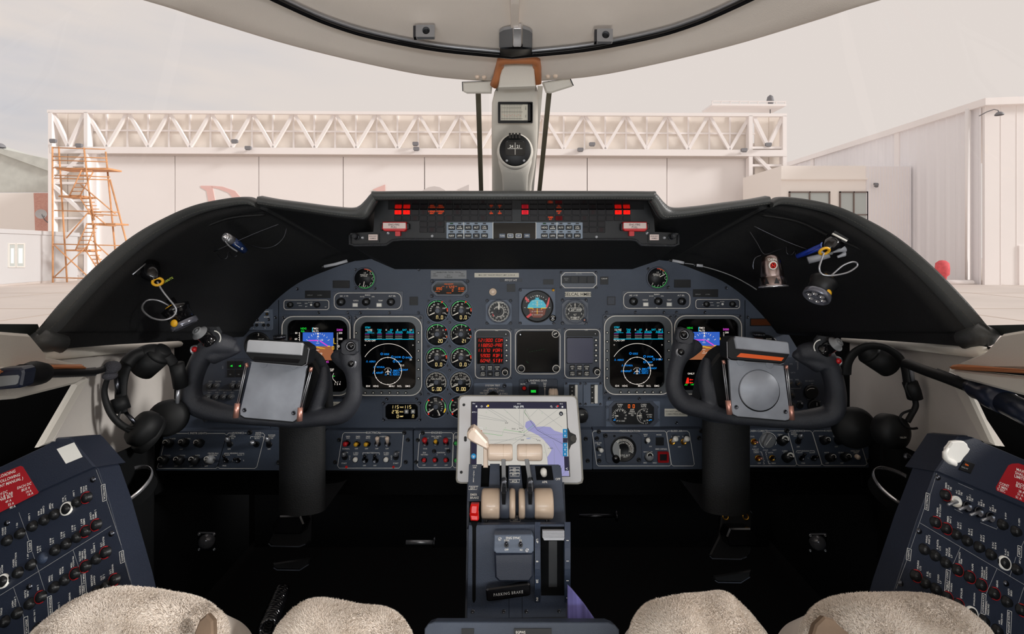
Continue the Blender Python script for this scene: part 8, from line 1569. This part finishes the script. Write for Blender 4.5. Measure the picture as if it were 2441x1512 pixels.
# ================================================================== HEADSETS AND GOOSENECK LAMPS
def WP(L): return [W(*p) for p in L]
def wt(name, mt, pts, r, par, seg=12, n=6, flat=1.0, up=None):
    q = MB(None, mt); P = catmull(WP(pts), n) if n else WP(pts); q.tube_l(P, r if not isinstance(r, list) else r, seg, flat=flat, up=up); return wl(name, q, par)
def wthing(name, lb, cat, p, group=None):
    t = thing(name, lb, cat, loc=W(*p), group=group); bpy.context.view_layer.update(); return t
def disc(name, mt, p, ax, prof, par, seg=28):
    q = MB(None, mt); q.lathe_l(W(*p), prof, seg, axis=ax, cap=True); return wl(name, q, par)
t = wthing('headset', 'black headset hanging on the left wall by the pilot wheel', 'headset', (350, 900, .8))
wt('headband', 'headset_black', [(290, 985, .76), (288, 950, .76), (291, 905, .765), (305, 866, .77), (330, 842, .78), (360, 832, .79), (388, 839, .80), (410, 862, .81), (423, 890, .82), (431, 925, .825)], .0095, t, flat=.45, up=(0, 1, 0))
wt('side_frame', 'headset_black', [(300, 870, .765), (318, 850, .775), (340, 842, .785)], .010, t)
for P, nm in (([(283, 948, .755), (292, 978, .755)], 'slider_block'), ([(421, 868, .81), (426, 892, .815), (431, 922, .82)], 'slider_block')): wt(nm, 'headset_black', P, .011, t, n=0)
wt('fork', 'steel_dark', [(277, 900, .755), (282, 940, .755)], .0035, t, n=0); wt('fork', 'steel_dark', [(300, 984, .755), (325, 1012, .755)], .003, t, n=0); wt('fork', 'steel', [(425, 925, .82), (422, 965, .82)], .003, t, n=0)
disc('ear_cup', 'headset_black', (343, 1022, .76), (-.5, -.6, .6), [(.010, -.016), (.022, -.014), (.027, -.004), (.027, .006), (.022, .014), (.0, .016)], t); disc('ear_cushion', 'headset_black', (352, 1034, .77), (-.5, -.6, .6), [(.02, -.012), (.029, -.008), (.03, 0), (.026, .006)], t)
disc('ear_cup', 'headset_black', (402, 996, .82), (.3, -.9, .2), [(.012, -.02), (.026, -.018), (.03, -.006), (.03, .008), (.024, .016), (0, .018)], t)
wt('boom', 'headset_black', [(256, 903, .74), (249, 930, .74), (252, 955, .74), (264, 985, .74), (285, 1010, .745), (318, 1030, .75)], [.0035, .0045, .005], t); wt('cable', 'headset_black', [(288, 978, .75), (282, 1000, .745), (290, 1018, .745), (320, 1021, .745), (345, 1016, .745)], .0016, t)
q = MB(None, 'foam'); q.ball_l(W(267, 876, .735), .0115, 18, (1, 1, .85)); q.ball_l(W(262, 896, .735), .0095, 18, (1.05, 1, .7)); o = wl('foam_windscreen', q, t)
t = wthing('headset', 'black headset hanging on right wall, its cup lettered TELEX', 'headset', (2100, 900, .8))
wt('headband', 'headset_black', [(2018, 893, .83), (2021, 866, .825), (2035, 843, .82), (2058, 829, .81), (2083, 825, .80), (2112, 830, .79), (2140, 848, .78), (2156, 875, .77), (2163, 915, .765)], .008, t, flat=.5, up=(0, 1, 0))
wt('side_frame', 'steel', [(2170, 876, .76), (2172, 880, .76), (2177, 916, .76)], .003, t, n=0); q = MB(None, 'headset_black'); wt('slider_block', 'headset_black', [(2169, 912, .758), (2176, 930, .758), (2181, 950, .758)], .0105, t, n=0)
wt('fork', 'headset_black', [(2180, 950, .757), (2183, 968, .756), (2172, 990, .756), (2163, 1006, .756)], .004, t); wt('cable', 'headset_black', [(2162, 912, .755), (2159, 925, .755), (2166, 942, .755), (2176, 952, .755)], .0018, t); wt('cable', 'headset_black', [(2172, 978, .75), (2152, 986, .748), (2146, 998, .748), (2156, 1014, .748), (2172, 1022, .748), (2186, 1021, .75)], .0018, t)
disc('ear_cup', 'headset_black', (2134, 1031, .755), (.15, -.97, .1), [(.012, -.03), (.025, -.02), (.0265, -.006), (.025, .004), (.016, .009), (0, .010)], t, 36)
fT = Fr(2152, 1043, .742); P_q = MB(fT, 'print'); P_q.txt('TELEX', 2153, 1043.5, 4, 0, ang=3); o = link('lettering', P_q, t); bpy.context.view_layer.update(); o.matrix_parent_inverse = t.matrix_world.inverted(); o.matrix_basis = fT.Mx
disc('ear_cup', 'headset_black', (2040, 1022, .84), (-.2, -.95, .1), [(.015, -.03), (.032, -.02), (.036, -.006), (.03, .008), (0, .012)], t, 32)
for p, q_, lb in (((378, 845, .80), (338, 880, .80), 'black stubby wall lamp behind the left headset'), ((2072, 840, .82), (2120, 872, .82), 'black stubby wall lamp behind the right headset')):
    t = wthing('wall_spotlight', lb, 'lamp', q_); wt('barrel', 'headset_black', [p, q_], .021, t, 24, n=0)
    d = (W(*p) - W(*q_)).normalized(); disc('collar', 'headset_black', p, d, [(.021, 0), (.018, .004), (.013, .006), (.013, .012), (.010, .014), (0, .015)], t)
t = wthing('gooseneck_lamp', 'gooseneck map lamp reaching in over the left armrest', 'lamp', (0, 900, .47))
wt('flex_neck', 'headset_black', [(97, 889, .55), (140, 888, .59), (190, 888, .64), (230, 885, .70), (252, 878, .735)], .0048, t, 14)
q = MB(None, 'rubber'); Pn = catmull(WP([(112, 889, .565), (150, 889, .60), (200, 888, .655), (228, 886, .695)]), 14); 
for a in Pn: q.ball_l(a, .0062, 8, (.35, .35, 1))
o = wl('rib', q, t); o['kind'] = 'stuff'
wt('collar', 'headset_black', [(50, 893, .50), (62, 892, .51), (78, 891, .525), (96, 891, .54), (104, 890, .55)], [.0105, .0105, .0135, .012, .0075], t, 18, n=0)
fG = Fr(20, 902, .48); tg_ = MB(fG, 'gooseblue'); 
for nm, mt, fn in (('lamp_head', 'gooseblue', lambda q: q.prism([(-60, 888), (0, 880), (46, 877), (54, 882), (56, 890), (50, 920), (44, 926), (0, 930), (-60, 932)], -30, 0, 4)), ('lamp_glass', 'knobgrey', lambda q: q.prism([(-50, 900), (2, 897), (42, 894), (46, 898), (42, 914), (38, 917), (0, 922), (-50, 924)], 0, 1.5))):
    q = MB(fG, mt); fn(q); o = link(nm, q, t); o.matrix_parent_inverse = t.matrix_world.inverted(); o.matrix_basis = fG.Mx
t = wthing('gooseneck_lamp', 'thick black gooseneck lamp crossing the right armrest', 'lamp', (2400, 965, .58))
wt('flex_neck', 'headset_black', [(2160, 866, .74), (2200, 882, .70), (2260, 903, .64), (2312, 922, .60)], .0072, t, 14)
q = MB(None, 'rubber'); 
for a in catmull(WP([(2235, 893, .665), (2270, 906, .63), (2318, 925, .595)]), 14): q.ball_l(a, .0085, 8, (.4, .4, 1))
o = wl('rib', q, t); o['kind'] = 'stuff'
wt('collar', 'gooseblue', [(2312, 922, .60), (2330, 930, .585), (2345, 938, .57), (2362, 945, .555), (2376, 950, .545), (2400, 962, .53)], [.008, .0115, .010, .0138, .0142, .0135], t, 20, n=0); wt('tube', 'gooseblue', [(2392, 958, .535), (2445, 984, .50), (2520, 1022, .46)], .0125, t, 20, n=0)
q = MB(None, 'headset_black'); q.tube_l(catmull(WP([(2296, 800, .66), (2318, 816, .64), (2351, 828, .60), (2395, 841, .58), (2445, 854, .56), (2500, 870, .54)]), 6), .0018, 8); tag(link('wall_cable', q), 'thin black cable draped over the right window sill', 'cable')

# ================================================================== TORCHES AND PENS ON THE HOOD
def flexlight(left):
    if left:
        t = wthing('clip_light', 'black clip-on light with yellow rings on left hood lining, lettered ENDBRITE', 'lamp', (375, 670, .80), 'clip-on lights'); d = 0
        clipf = Fr(345, 640, .745, U=(.75, .3, .45), V=(-.5, 0, .8)); 
        wt('flex_cable', 'steel', [(375, 672, .745), (385, 690, .74), (400, 710, .74), (415, 728, .74), (420, 740, .74), (412, 755, .735), (390, 763, .73), (362, 758, .73), (342, 742, .735), (340, 728, .745), (352, 716, .755), (375, 716, .76), (398, 726, .765), (410, 735, .765)], .0014, t)
        rings = [((376, 672, .744), (.3, -.6, .5), .0065), ((406, 732, .765), (.5, .2, -.8), .0055)]; hd = (430, 755, .77); ax = (.42, .1, -.85); btn = (415, 771, .75)
        wt('clip_neck', 'black_gloss', [(352, 640, .76), (362, 655, .752), (373, 668, .746)], [.017, .012, .006], t, n=0)
        q = MB(None, 'black'); q.tube_l([W(318, 652, .735), W(346, 628, .755)], .006, 4, smooth=False); wl('clip_bar', q, t); wt('bar_edge', 'steel', [(316, 655, .728), (347, 629, .748)], .0011, t, n=0)
    else:
        t = wthing('clip_light', 'black clip-on light with yellow rings on right hood lining', 'lamp', (1980, 600, .80), 'clip-on lights')
        wt('flex_cable', 'steel', [(1964, 602, .745), (1958, 620, .742), (1953, 640, .74), (1960, 654, .74), (1985, 657, .735), (2020, 650, .735), (2042, 636, .735), (2042, 627, .735), (2030, 625, .735), (2010, 633, .74), (1992, 648, .745), (1978, 660, .75)], .0014, t)
        rings = [((1965, 599, .744), (0, -.6, -.6), .0068), ((1976, 661, .748), (-.5, .1, -.8), .0065)]; hd = (1955, 690, .75); ax = (-.58, -.3, -.75); btn = (1974, 699, .733)
        wt('clip_neck', 'black_gloss', [(1990, 575, .765), (1978, 585, .755), (1970, 596, .747)], [.015, .011, .006], t, n=0)
        q = MB(None, 'black'); q.tube_l([W(1985, 556, .76), W(2018, 576, .75)], .006, 4, smooth=False); wl('clip_bar', q, t); wt('bar_edge', 'print', [(1984, 557, .752), (2019, 575, .742)], .0014, t, n=0)
    for p, a, r in rings:
        q = MB(None, 'yellow'); A = Vector(a).normalized(); X = A.orthogonal().normalized(); Y_ = A.cross(X); c = W(*p); q.tube_l([c + (X * cos(2 * pi * i / 20) + Y_ * sin(2 * pi * i / 20)) * r for i in range(20)], .0021, 8, closed=True); wl('yellow_ring', q, t)
    disc('lamp_body', 'black_gloss' if left else 'black', hd, ax, [(.006, -.032), (.006, -.022), (.020, -.017), (.0195, -.012), (.0175, -.008), (.0175, .008)], t)
    h2 = W(*hd) + Vector(ax).normalized() * .008; q = MB(None, 'lensrim'); q.lathe_l(h2, [(.0185, 0), (.0195, .001), (.0195, .008), (.017, .010), (.016, .006), (.0, .005)], 30, axis=ax); wl('lens_rim', q, t)
    A = Vector(ax).normalized(); X = A.orthogonal().normalized(); Y_ = A.cross(X)
    for i in range(6): q = MB(None, 'chrome'); q.lathe_l(h2 + A * .006 + (X * cos(i * pi / 3) + Y_ * sin(i * pi / 3)) * .010, [(.0045, .002), (.003, .0), (.0, -.001)], 10, axis=ax); wl('led_reflector', q, t)
    q = MB(None, 'yellow'); q.ball_l(W(*btn), .006, 14, (.9, .5, 1)); wl('yellow_button', q, t)
    if left:
        fE = Fr(400, 676, .75, U=(.84, .1, .5), V=(-.5, .0, .8)); q = MB(fE, 'limeprint'); q.txt('ENDBRITE', 397, 670, 5, 0); o = link('lettering', q, t); o.matrix_parent_inverse = t.matrix_world.inverted(); o.matrix_basis = fE.Mx
mat('lensrim', (110, 112, 122), .1, .5); mat('limeprint', (160, 180, 60), .6)
flexlight(True); flexlight(False)
t = wthing('penlight', 'blue and silver pen torch in the left hood pocket', 'torch', (560, 580, .86))
wt('barrel', 'bluedark', [(553, 573, .84), (566, 583, .85), (583, 598, .865)], [.0072, .0072, .006], t, 18, n=0); wt('head', 'steel', [(538, 565, .83), (554, 575, .84)], .0078, t, 20, n=0); disc('tip', 'chrome', (539, 566, .828), (-.35, -.9, .2), [(.0072, 0), (.0078, .002), (.0055, .003), (.0045, .001), (.0035, .004), (0, .006)], t, 24); wt('pocket_clip', 'steel', [(537, 575, .825), (548, 588, .832), (566, 600, .842)], .0013, t)
fE = Fr(568, 583, .838, U=(.84, 0, -.56), V=(.55, 0, .83)); q = MB(fE, 'print'); q.txt('Hemmant', 566, 586, 2.6, 0); q.txt('G', 577, 593, 5, 0); o = link('lettering', q, t); o.matrix_parent_inverse = t.matrix_world.inverted(); o.matrix_basis = fE.Mx
for P, nm, lb in (([(585, 580, .865), (605, 587, .86), (630, 592, .855), (655, 586, .855), (675, 568, .86), (683, 545, .865)], 'pocket_wire', 'thin grey cord looping from left hood pocket'), ([(517, 605, .86), (527, 616, .855), (540, 616, .855), (544, 600, .86)], 'wire_hook', 'small wire hook under the pen torch, outer one'), ([(548, 602, .86), (555, 612, .855), (564, 610, .855), (562, 600, .86)], 'wire_hook', 'small wire hook under the pen torch, inner one'), ([(1874, 588, .86), (1876, 604, .855), (1886, 608, .855), (1894, 600, .855), (1898, 598, .86), (1896, 608, .855), (1904, 616, .86)], 'wire_hook', 'small bent wire hook left of the blue pen'), ([(1787, 552, .88), (1805, 580, .87), (1818, 603, .86), (1830, 606, .855), (1850, 598, .86), (1880, 589, .865)], 'pocket_wire', 'thin bent wire over the metal torch')):
    q = MB(None, 'steel_dark'); q.tube_l(catmull(WP(P), 6), .0007, 6); tag(link(nm, q), lb, 'wire')
for P, lb in (([(510, 600, .90), (600, 560, .91), (664, 535, .915)], 'pocket seam piping on the left hood lining'), ([(1798, 540, .91), (1870, 574, .90), (1925, 595, .89)], 'pocket seam piping on the right hood lining')):
    q = MB(None, 'steel_dark'); q.tube_l(catmull(WP([(a, b, c * .93) for a, b, c in P]), 5), .0008, 6); tag(link('pocket_seam', q), lb, 'seam')
t = wthing('torch', 'stubby metal torch with a red N badge hanging in right hood', 'torch', (1835, 640, .86)); ax = (.04, -.12, -1)
q = MB(None, 'gunmetal'); c = W(1836, 612, .845); q.lathe_l(c, [(0, -.004), (.010, -.003), (.0145, .002), (.0165, .010), (.018, .028), (.0185, .034), (.0182, .036), (.0195, .037), (.0205, .050)], 32, axis=ax); wl('barrel', q, t)
q = MB(None, 'chrome'); q.lathe_l(c, [(.0205, .050), (.0235, .0515), (.0235, .0535), (.02, .0535), (.018, .048), (0, .047)], 32, axis=ax); wl('bezel_ring', q, t)
A = Vector(ax).normalized()
for i in range(8):
    a = i * pi / 4 + .2; X = A.orthogonal().normalized(); Y_ = A.cross(X); o_ = X * cos(a) + Y_ * sin(a); b0 = c + o_ * .0196; q = MB(None, 'black'); tdir = A.cross(o_)
    q.add([b0 + A * .037 , b0 + A * .048 + tdir * .0042, b0 + A * .048 - tdir * .0042, b0 + A * .037 + o_ * .001, b0 + A * .048 + tdir * .0042 + o_ * .0012, b0 + A * .048 - tdir * .0042 + o_ * .0012], [(3, 4, 5), (0, 3, 5, 2), (0, 1, 4, 3)]); wl('grip_facet', q, t)
fN = Fr(1843.5, 633, .822, V=(0, -.12, 1)); 
for nm, mt, fn in (('badge', 'print', lambda q: (q.cyl(1843.5, 633, 10, -3, 1.4, 28, .4), q.use('black'), q.cyl(1843.5, 633, 7.6, 1.4, 1.8, 26), q.use('g_red'), q.arc(1843.5, 633, 6.2, 0, 360, .8, 2.2, 24), q.txt('N', 1843.5, 633, 7, 2.2))), ('lettering', 'print', lambda q: q.txt('NEBO.', 1840, 619, 5.4, .6, ang=180))):
    q = MB(fN, mt); fn(q); o = link(nm, q, t); o.matrix_parent_inverse = t.matrix_world.inverted(); o.matrix_basis = fN.Mx
wt('loop', 'steel_dark', [(1815, 609, .865), (1800, 616, .865), (1795, 632, .865), (1796, 642, .865)], .0014, t)
t = wthing('pen', 'blue plastic pen in the right hood pocket', 'pen', (1930, 600, .86)); wt('barrel', 'blueplastic', [(1900, 612, .85), (1963, 586, .815)], [.0042, .0054], t, 18, n=0); disc('end_cap', 'penface', (1964, 585.5, .813), (.3, -.94, .1), [(.0062, -.002), (.0062, .001), (.0025, .0012), (.002, -.001), (0, -.001)], t); wt('pen_clip', 'blueplastic', [(1925, 606, .828), (1960, 590, .812)], .0018, t, n=0)
t = wthing('multi_tool', 'light grey plastic key tool beside the blue pen', 'tool', (1970, 610, .85)); wt('handle', 'greyplastic', [(1926, 621, .83), (1950, 615, .825), (1975, 607, .82)], .0062, t, 16, n=0)
wt('carabiner_arm', 'greyplastic', [(1952, 605, .823), (1980, 597, .817), (2008, 593, .812), (2018, 596, .812), (2014, 605, .814), (2004, 610, .815), (1996, 613, .816)], [.005, .0055, .006, .005, .003, .002], t, 14)
q = MB(None, 'knobgrey'); q.lathe_l(W(1980, 602, .812), [(.004, 0), (.004, .0012), (.003, .0014), (0, .0014)], 16, axis=(0, -1, 0)); wl('pivot', q, t)
# loose pens on the panel brow and a yellowed cable
for P, lb, r in (([(765, 637, .99), (800, 630, .985), (828, 622, .985)], 'grey pen lying on the ledge left above the panel', .0032), ([(1596, 620, .985), (1622, 625, .98), (1630, 627, .98)], 'pale pen with dark lettering on the ledge right above the panel', .003), ([(1655, 632, .975), (1675, 634, .972)], 'small labelled pen cap on the right ledge', .003)):
    t = wthing('pen', lb, 'pen', P[0], 'pens on the panel ledge'); wt('barrel', 'greyplastic', P, r, t, n=0); wt('grip', 'black', [P[0], tuple(a + (b - a) * .25 for a, b in zip(P[0], P[1]))], r * 1.06, t, n=0)
q = MB(None, 'knobgrey'); q.tube_l(catmull(WP([(1632, 628, .985), (1655, 631, .98), (1700, 642, .97), (1745, 658, .96), (1780, 676, .95), (1804, 691, .94)]), 6), .0011, 6); tag(link('brow_cable', q), 'thin pale cable curving down the right brow of the panel', 'cable')

# ================================================================== SEATS
def fleece(cx, cy, pts, Yc, name, par, seed, ht=.02, dome=.05, nf=140000, tint=0):
    """sheepskin lobe: outline in pixels on a slanted cushion top; real tufts as small blades"""
    rs = np.random.RandomState(seed); f = Fr(cx, cy, Yc, V=(0, .72, .69)); q = MB(f, 'fleece'); k = f.k
    Q = catmull([Vector((*f.uv(x, y, 0), 0)) for x, y in pts], 6, True); n = len(Q); c = sum(Q, Vector()) / n; rings = 14; rows = []
    for j in range(rings + 1):
        a = j / rings; rr = 1 - a; z = dome * (1 - rr ** 3.2); rows.append([Vector((c.x + (p.x - c.x) * (rr if j else 1), c.y + (p.y - c.y) * (rr if j else 1), z)) for p in Q + Q[:1]])
    low = [Vector((p.x, p.y, -.10)) for p in Q + Q[:1]]; low2 = [Vector((c.x + (p.x - c.x) * .99, c.y + (p.y - c.y) * .99, -.02)) for p in Q + Q[:1]]
    rows = [low, low2] + rows
    q.grid(rows, True); o = link(name, q, par)
    P = np.array([[tuple(v) for v in r] for r in rows[1:]]); R_, C_ = P.shape[:2]
    e1 = P[1:, :-1] - P[:-1, :-1]; e2 = P[:-1, 1:] - P[:-1, :-1]; ar = np.linalg.norm(np.cross(e1, e2), axis=2).ravel(); side = np.concatenate([ar, [0]])[:-1]
    pr = ar + ar.sum() * .0009; pr[: C_ - 1] += ar.sum() * .0014; pr /= pr.sum()
    idx = rs.choice(len(ar), nf, p=pr); i0, j0 = np.divmod(idx, C_ - 1); s1 = rs.rand(nf, 1); s2 = rs.rand(nf, 1)
    base = (P[i0, j0] * (1 - s1) + P[i0 + 1, j0] * s1) * (1 - s2) + (P[i0, j0 + 1] * (1 - s1) + P[i0 + 1, j0 + 1] * s1) * s2
    nn = np.cross(e1, e2).reshape(-1, 3)[idx]; nn /= np.linalg.norm(nn, axis=1, keepdims=True) + 1e-12; nn *= np.sign((((base - np.array(c)) + [0, 0, .03]) * nn).sum(1, keepdims=True) + 1e-9)
    g = base * 60; cl = np.stack([np.sin(g[:, 0] * 1.3 + 2 * np.sin(g[:, 1] * .9)) + .6 * np.sin(g[:, 1] * 3.1), np.cos(g[:, 1] * 1.1 + 2 * np.sin(g[:, 0] * .8)) + .6 * np.cos(g[:, 0] * 2.7), np.zeros(nf)], 1)
    L_ = ht * .5 * (.6 + .4 * rs.rand(nf, 1)) * (1 + .25 * np.sin(g[:, :1] * .7) * np.cos(g[:, 1:2] * .8))
    dr = nn + cl * .5 + rs.randn(nf, 3) * .3; dr /= np.linalg.norm(dr, axis=1, keepdims=True); tip = base + dr * L_; bend = base + nn * L_ * .55 + dr * L_ * .05
    w_ = .0005 * (.6 + .8 * rs.rand(nf, 1)); sd_ = np.cross(dr, rs.randn(nf, 3)); sd_ /= np.linalg.norm(sd_, axis=1, keepdims=True) + 1e-9
    V = np.stack([base - sd_ * w_, base + sd_ * w_, bend + sd_ * w_ * .9, bend - sd_ * w_ * .9, tip], 1).reshape(-1, 3)
    b = np.arange(nf)[:, None] * 5; quads = (b + [[0, 1, 2, 3]]); tris = (b + [[3, 2, 4]])
    me = bpy.data.meshes.new('wool_tufts'); me.vertices.add(len(V)); me.vertices.foreach_set('co', V.ravel()); me.loops.add(nf * 7); me.polygons.add(nf * 2)
    li = np.concatenate([quads, tris], 1).ravel(); me.loops.foreach_set('vertex_index', li); ls = np.empty(nf * 2, int); ls[0::2] = np.arange(nf) * 7; ls[1::2] = np.arange(nf) * 7 + 4
    me.polygons.foreach_set('loop_start', ls); me.update(calc_edges=True); me.materials.append(M['fleece']); me.polygons.foreach_set('use_smooth', [True] * (nf * 2))
    w = bpy.data.objects.new('wool_tufts', me); COL.objects.link(w); w.parent = o; w['kind'] = 'stuff'; return f, o

fs = Fr(300, 1560, .52, V=(0, .72, .69)); seatL = thing('pilot_seat', 'sheepskin covered left seat cushion with two thigh pads', 'seat', fs)
def seat(par, fs, lobes, suede, sd):
    bpy.context.view_layer.update()
    for i, (cx, cy, pts, Y, ht) in enumerate(lobes):
        f, o = fleece(cx, cy, pts, Y, 'thigh_pad', par, i + (1 if sd == 'l' else 9), ht); rel = fs.Mx.inverted() @ f.Mx
        o.data.transform(rel)
        for c in o.children: c.data.transform(rel)
    cx, cy, pts, Y, h_ = suede; f = Fr(cx, cy, Y, V=(0, .5, .85)); q = MB(f, 'suede'); q.prism(pts, h_ - 20, h_, 4); o = link('suede_lining', q, par); o.data.transform(fs.Mx.inverted() @ f.Mx)
    # seat frame under the cushion
    q = MB(None, 'void'); X0, X1 = (-.44, -.19) if sd == 'l' else (.19, .44); q.box_l((X0, -.35, 1.0), (X1, .40, 1.36)); o = link('seat_base', q, par); o.matrix_parent_inverse = fs.Mx.inverted()
seat(seatL, fs, [(320, 1560, [(75, 1530), (125, 1480), (185, 1438), (250, 1414), (330, 1410), (420, 1420), (480, 1436), (515, 1468), (524, 1510), (520, 1600), (440, 1760), (120, 1760), (40, 1620)], .50, .011), (820, 1580, [(660, 1520), (685, 1478), (720, 1448), (770, 1440), (850, 1450), (920, 1458), (958, 1488), (970, 1530), (960, 1620), (900, 1760), (720, 1760), (655, 1620)], .52, .013)],
     (495, 1500, [(474, 1480), (492, 1464), (506, 1480), (508, 1540), (470, 1560), (462, 1510)], .495, 52), 'l')
fs2 = Fr(2100, 1560, .52, V=(0, .72, .69)); seatR = thing('copilot_seat', 'sheepskin covered right seat cushion with two thigh pads', 'seat', fs2)
seat(seatR, fs2, [(1660, 1580, [(1512, 1530), (1518, 1486), (1545, 1452), (1600, 1432), (1680, 1420), (1730, 1418), (1768, 1450), (1800, 1490), (1832, 1540), (1835, 1640), (1780, 1760), (1540, 1760), (1508, 1620)], .52, .012), (2120, 1560, [(1928, 1530), (1936, 1480), (1970, 1442), (2040, 1424), (2120, 1420), (2200, 1422), (2270, 1445), (2320, 1478), (2362, 1520), (2400, 1620), (2320, 1760), (2000, 1760), (1925, 1620)], .50, .011)],
     (1970, 1500, [(1945, 1490), (1966, 1470), (1988, 1476), (2004, 1494), (2026, 1512), (2030, 1560), (1940, 1570), (1936, 1520)], .49, 56), 'r')

# ================================================================== RUDDER PEDALS AND FOOTWELL FITTINGS
def pedal(cx, cy, lb, sgn):
    f = Fr(cx, cy, .98, V=(0, .25, .97)); t = thing('rudder_pedal', lb, 'pedal', f, 'rudder pedal assemblies'); k = f.k
    P1(t, 'pad', 'black', lambda q: q.prism([(cx - 32, cy - 72), (cx - 10, cy - 68), (cx + 14, cy - 69), (cx + 36, cy - 73), (cx + 40, cy - 60), (cx + 38, cy + 30), (cx + 20, cy + 46), (cx - 50, cy + 44), (cx - 62, cy + 34), (cx - 40, cy - 10)], -16, 0, 3), f)
    P1(t, 'edge_lip', 'pedal_edge', lambda q: q.line([(cx - 32, cy - 73), (cx - 10, cy - 69), (cx + 14, cy - 70), (cx + 32, cy - 74), (cx + 39, cy - 66)], 2, 1), f); P1(t, 'edge_lip', 'pedal_edge', lambda q: q.line([(cx - 62, cy + 36), (cx - 56, cy + 42), (cx + 10, cy + 44), (cx + 26, cy + 38)], 2.4, 1), f)
    P1(t, 'block', 'black_gloss', lambda q: q.prism([(cx - 36 * sgn, cy - 30), (cx + 14 * sgn, cy - 30), (cx + 22 * sgn, cy - 10), (cx + 14 * sgn, cy + 14), (cx - 50 * sgn, cy + 14), (cx - 54 * sgn, cy - 8)], 0, 40, 3), f)
    for dx in (-24, 24): P1(t, 'grommet', 'brass' if sgn < 0 else 'pedal_edge', lambda q: q.lathe(cx + dx, cy - 58, [(8.4, 0), (8, 3), (5.6, 3), (5, 0)], 20, ref=2), f)
    P1(t, 'lower_step', 'black', lambda q: q.prism([(cx - 52, cy + 84), (cx + 38, cy + 70), (cx + 34, cy + 88), (cx + 14, cy + 100), (cx - 44, cy + 98), (cx - 52, cy + 92)], -10, 0, 3), f); P1(t, 'edge_lip', 'pedal_edge', lambda q: q.line([(cx - 50, cy + 94), (cx - 42, cy + 99), (cx + 12, cy + 100), (cx + 34, cy + 86)], 2.2, 1), f)

pedal(702, 1260, 'dark rudder pedal below the left control column', 1); pedal(1754, 1290, 'dark rudder pedal with brass eyelets below the right column', -1)
t = wthing('coiled_cable', 'black coiled cord running down beside the left seat', 'cable', (660, 1430, .80)); q = MB(None, 'pedal_edge'); A = W(672, 1410, .84); B = W(636, 1500, .66); n_ = 150
X = (B - A).normalized(); U_ = X.orthogonal().normalized(); V_ = X.cross(U_); q.mats = []; q.use('black_gloss'); q.tube_l([A.lerp(B, i / n_) + (U_ * cos(i * .72) + V_ * sin(i * .72)) * .010 for i in range(n_ + 1)], .0035, 7); wl('coil', q, t)
for x, y, w_, lb in ((1002, 1293, 34, 'thin shiny rod end in the footwell left of the pedestal'), (1425, 1230, 44, 'thin dark rod in the footwell right of the pedestal')):
    t = wthing('footwell_rod', lb, 'rod', (x, y, 1.1)); wt('rod', 'steel' if x < 1200 else 'steel_dark', [(x - w_, y, 1.1), (x + w_ - 4, y, 1.1)], .0045, t, 12, n=0); wt('end_stop', 'steel_dark', [(x + w_ - 2, y, 1.1), (x + w_ + 2, y, 1.1)], .012, t, 16, n=0)
for x, y, s_, lb in ((492, 1293, 1, 'clear plastic cover plate on the left footwell wall'), (1950, 1296, -1, 'clear plastic cover plate on the right footwell wall')):
    f = Fr(x, y, 1.0, U=(.85, .3 * s_, .4 * -s_), V=(.3 * s_, 0, .95)); t = thing('cover_plate', lb, 'cover', f, 'footwell cover plates'); P1(t, 'plate', 'steel_dark', lambda q: q.rbox(x - 22, y - 22, x + 22, y + 22, 0, 4, 3, 1), f); P1(t, 'dome', 'smoke', lambda q: q.lathe(x, y, [(18, 4), (16, 12), (8, 17), (0, 18)], 24, ref=8), f)
    for a, b in ((-18, -18), (18, -18), (18, 18), (-18, 18)): P1(t, 'screw', 'steel', lambda q: q.screw(x + a, y + b, 2.6, 4), f)
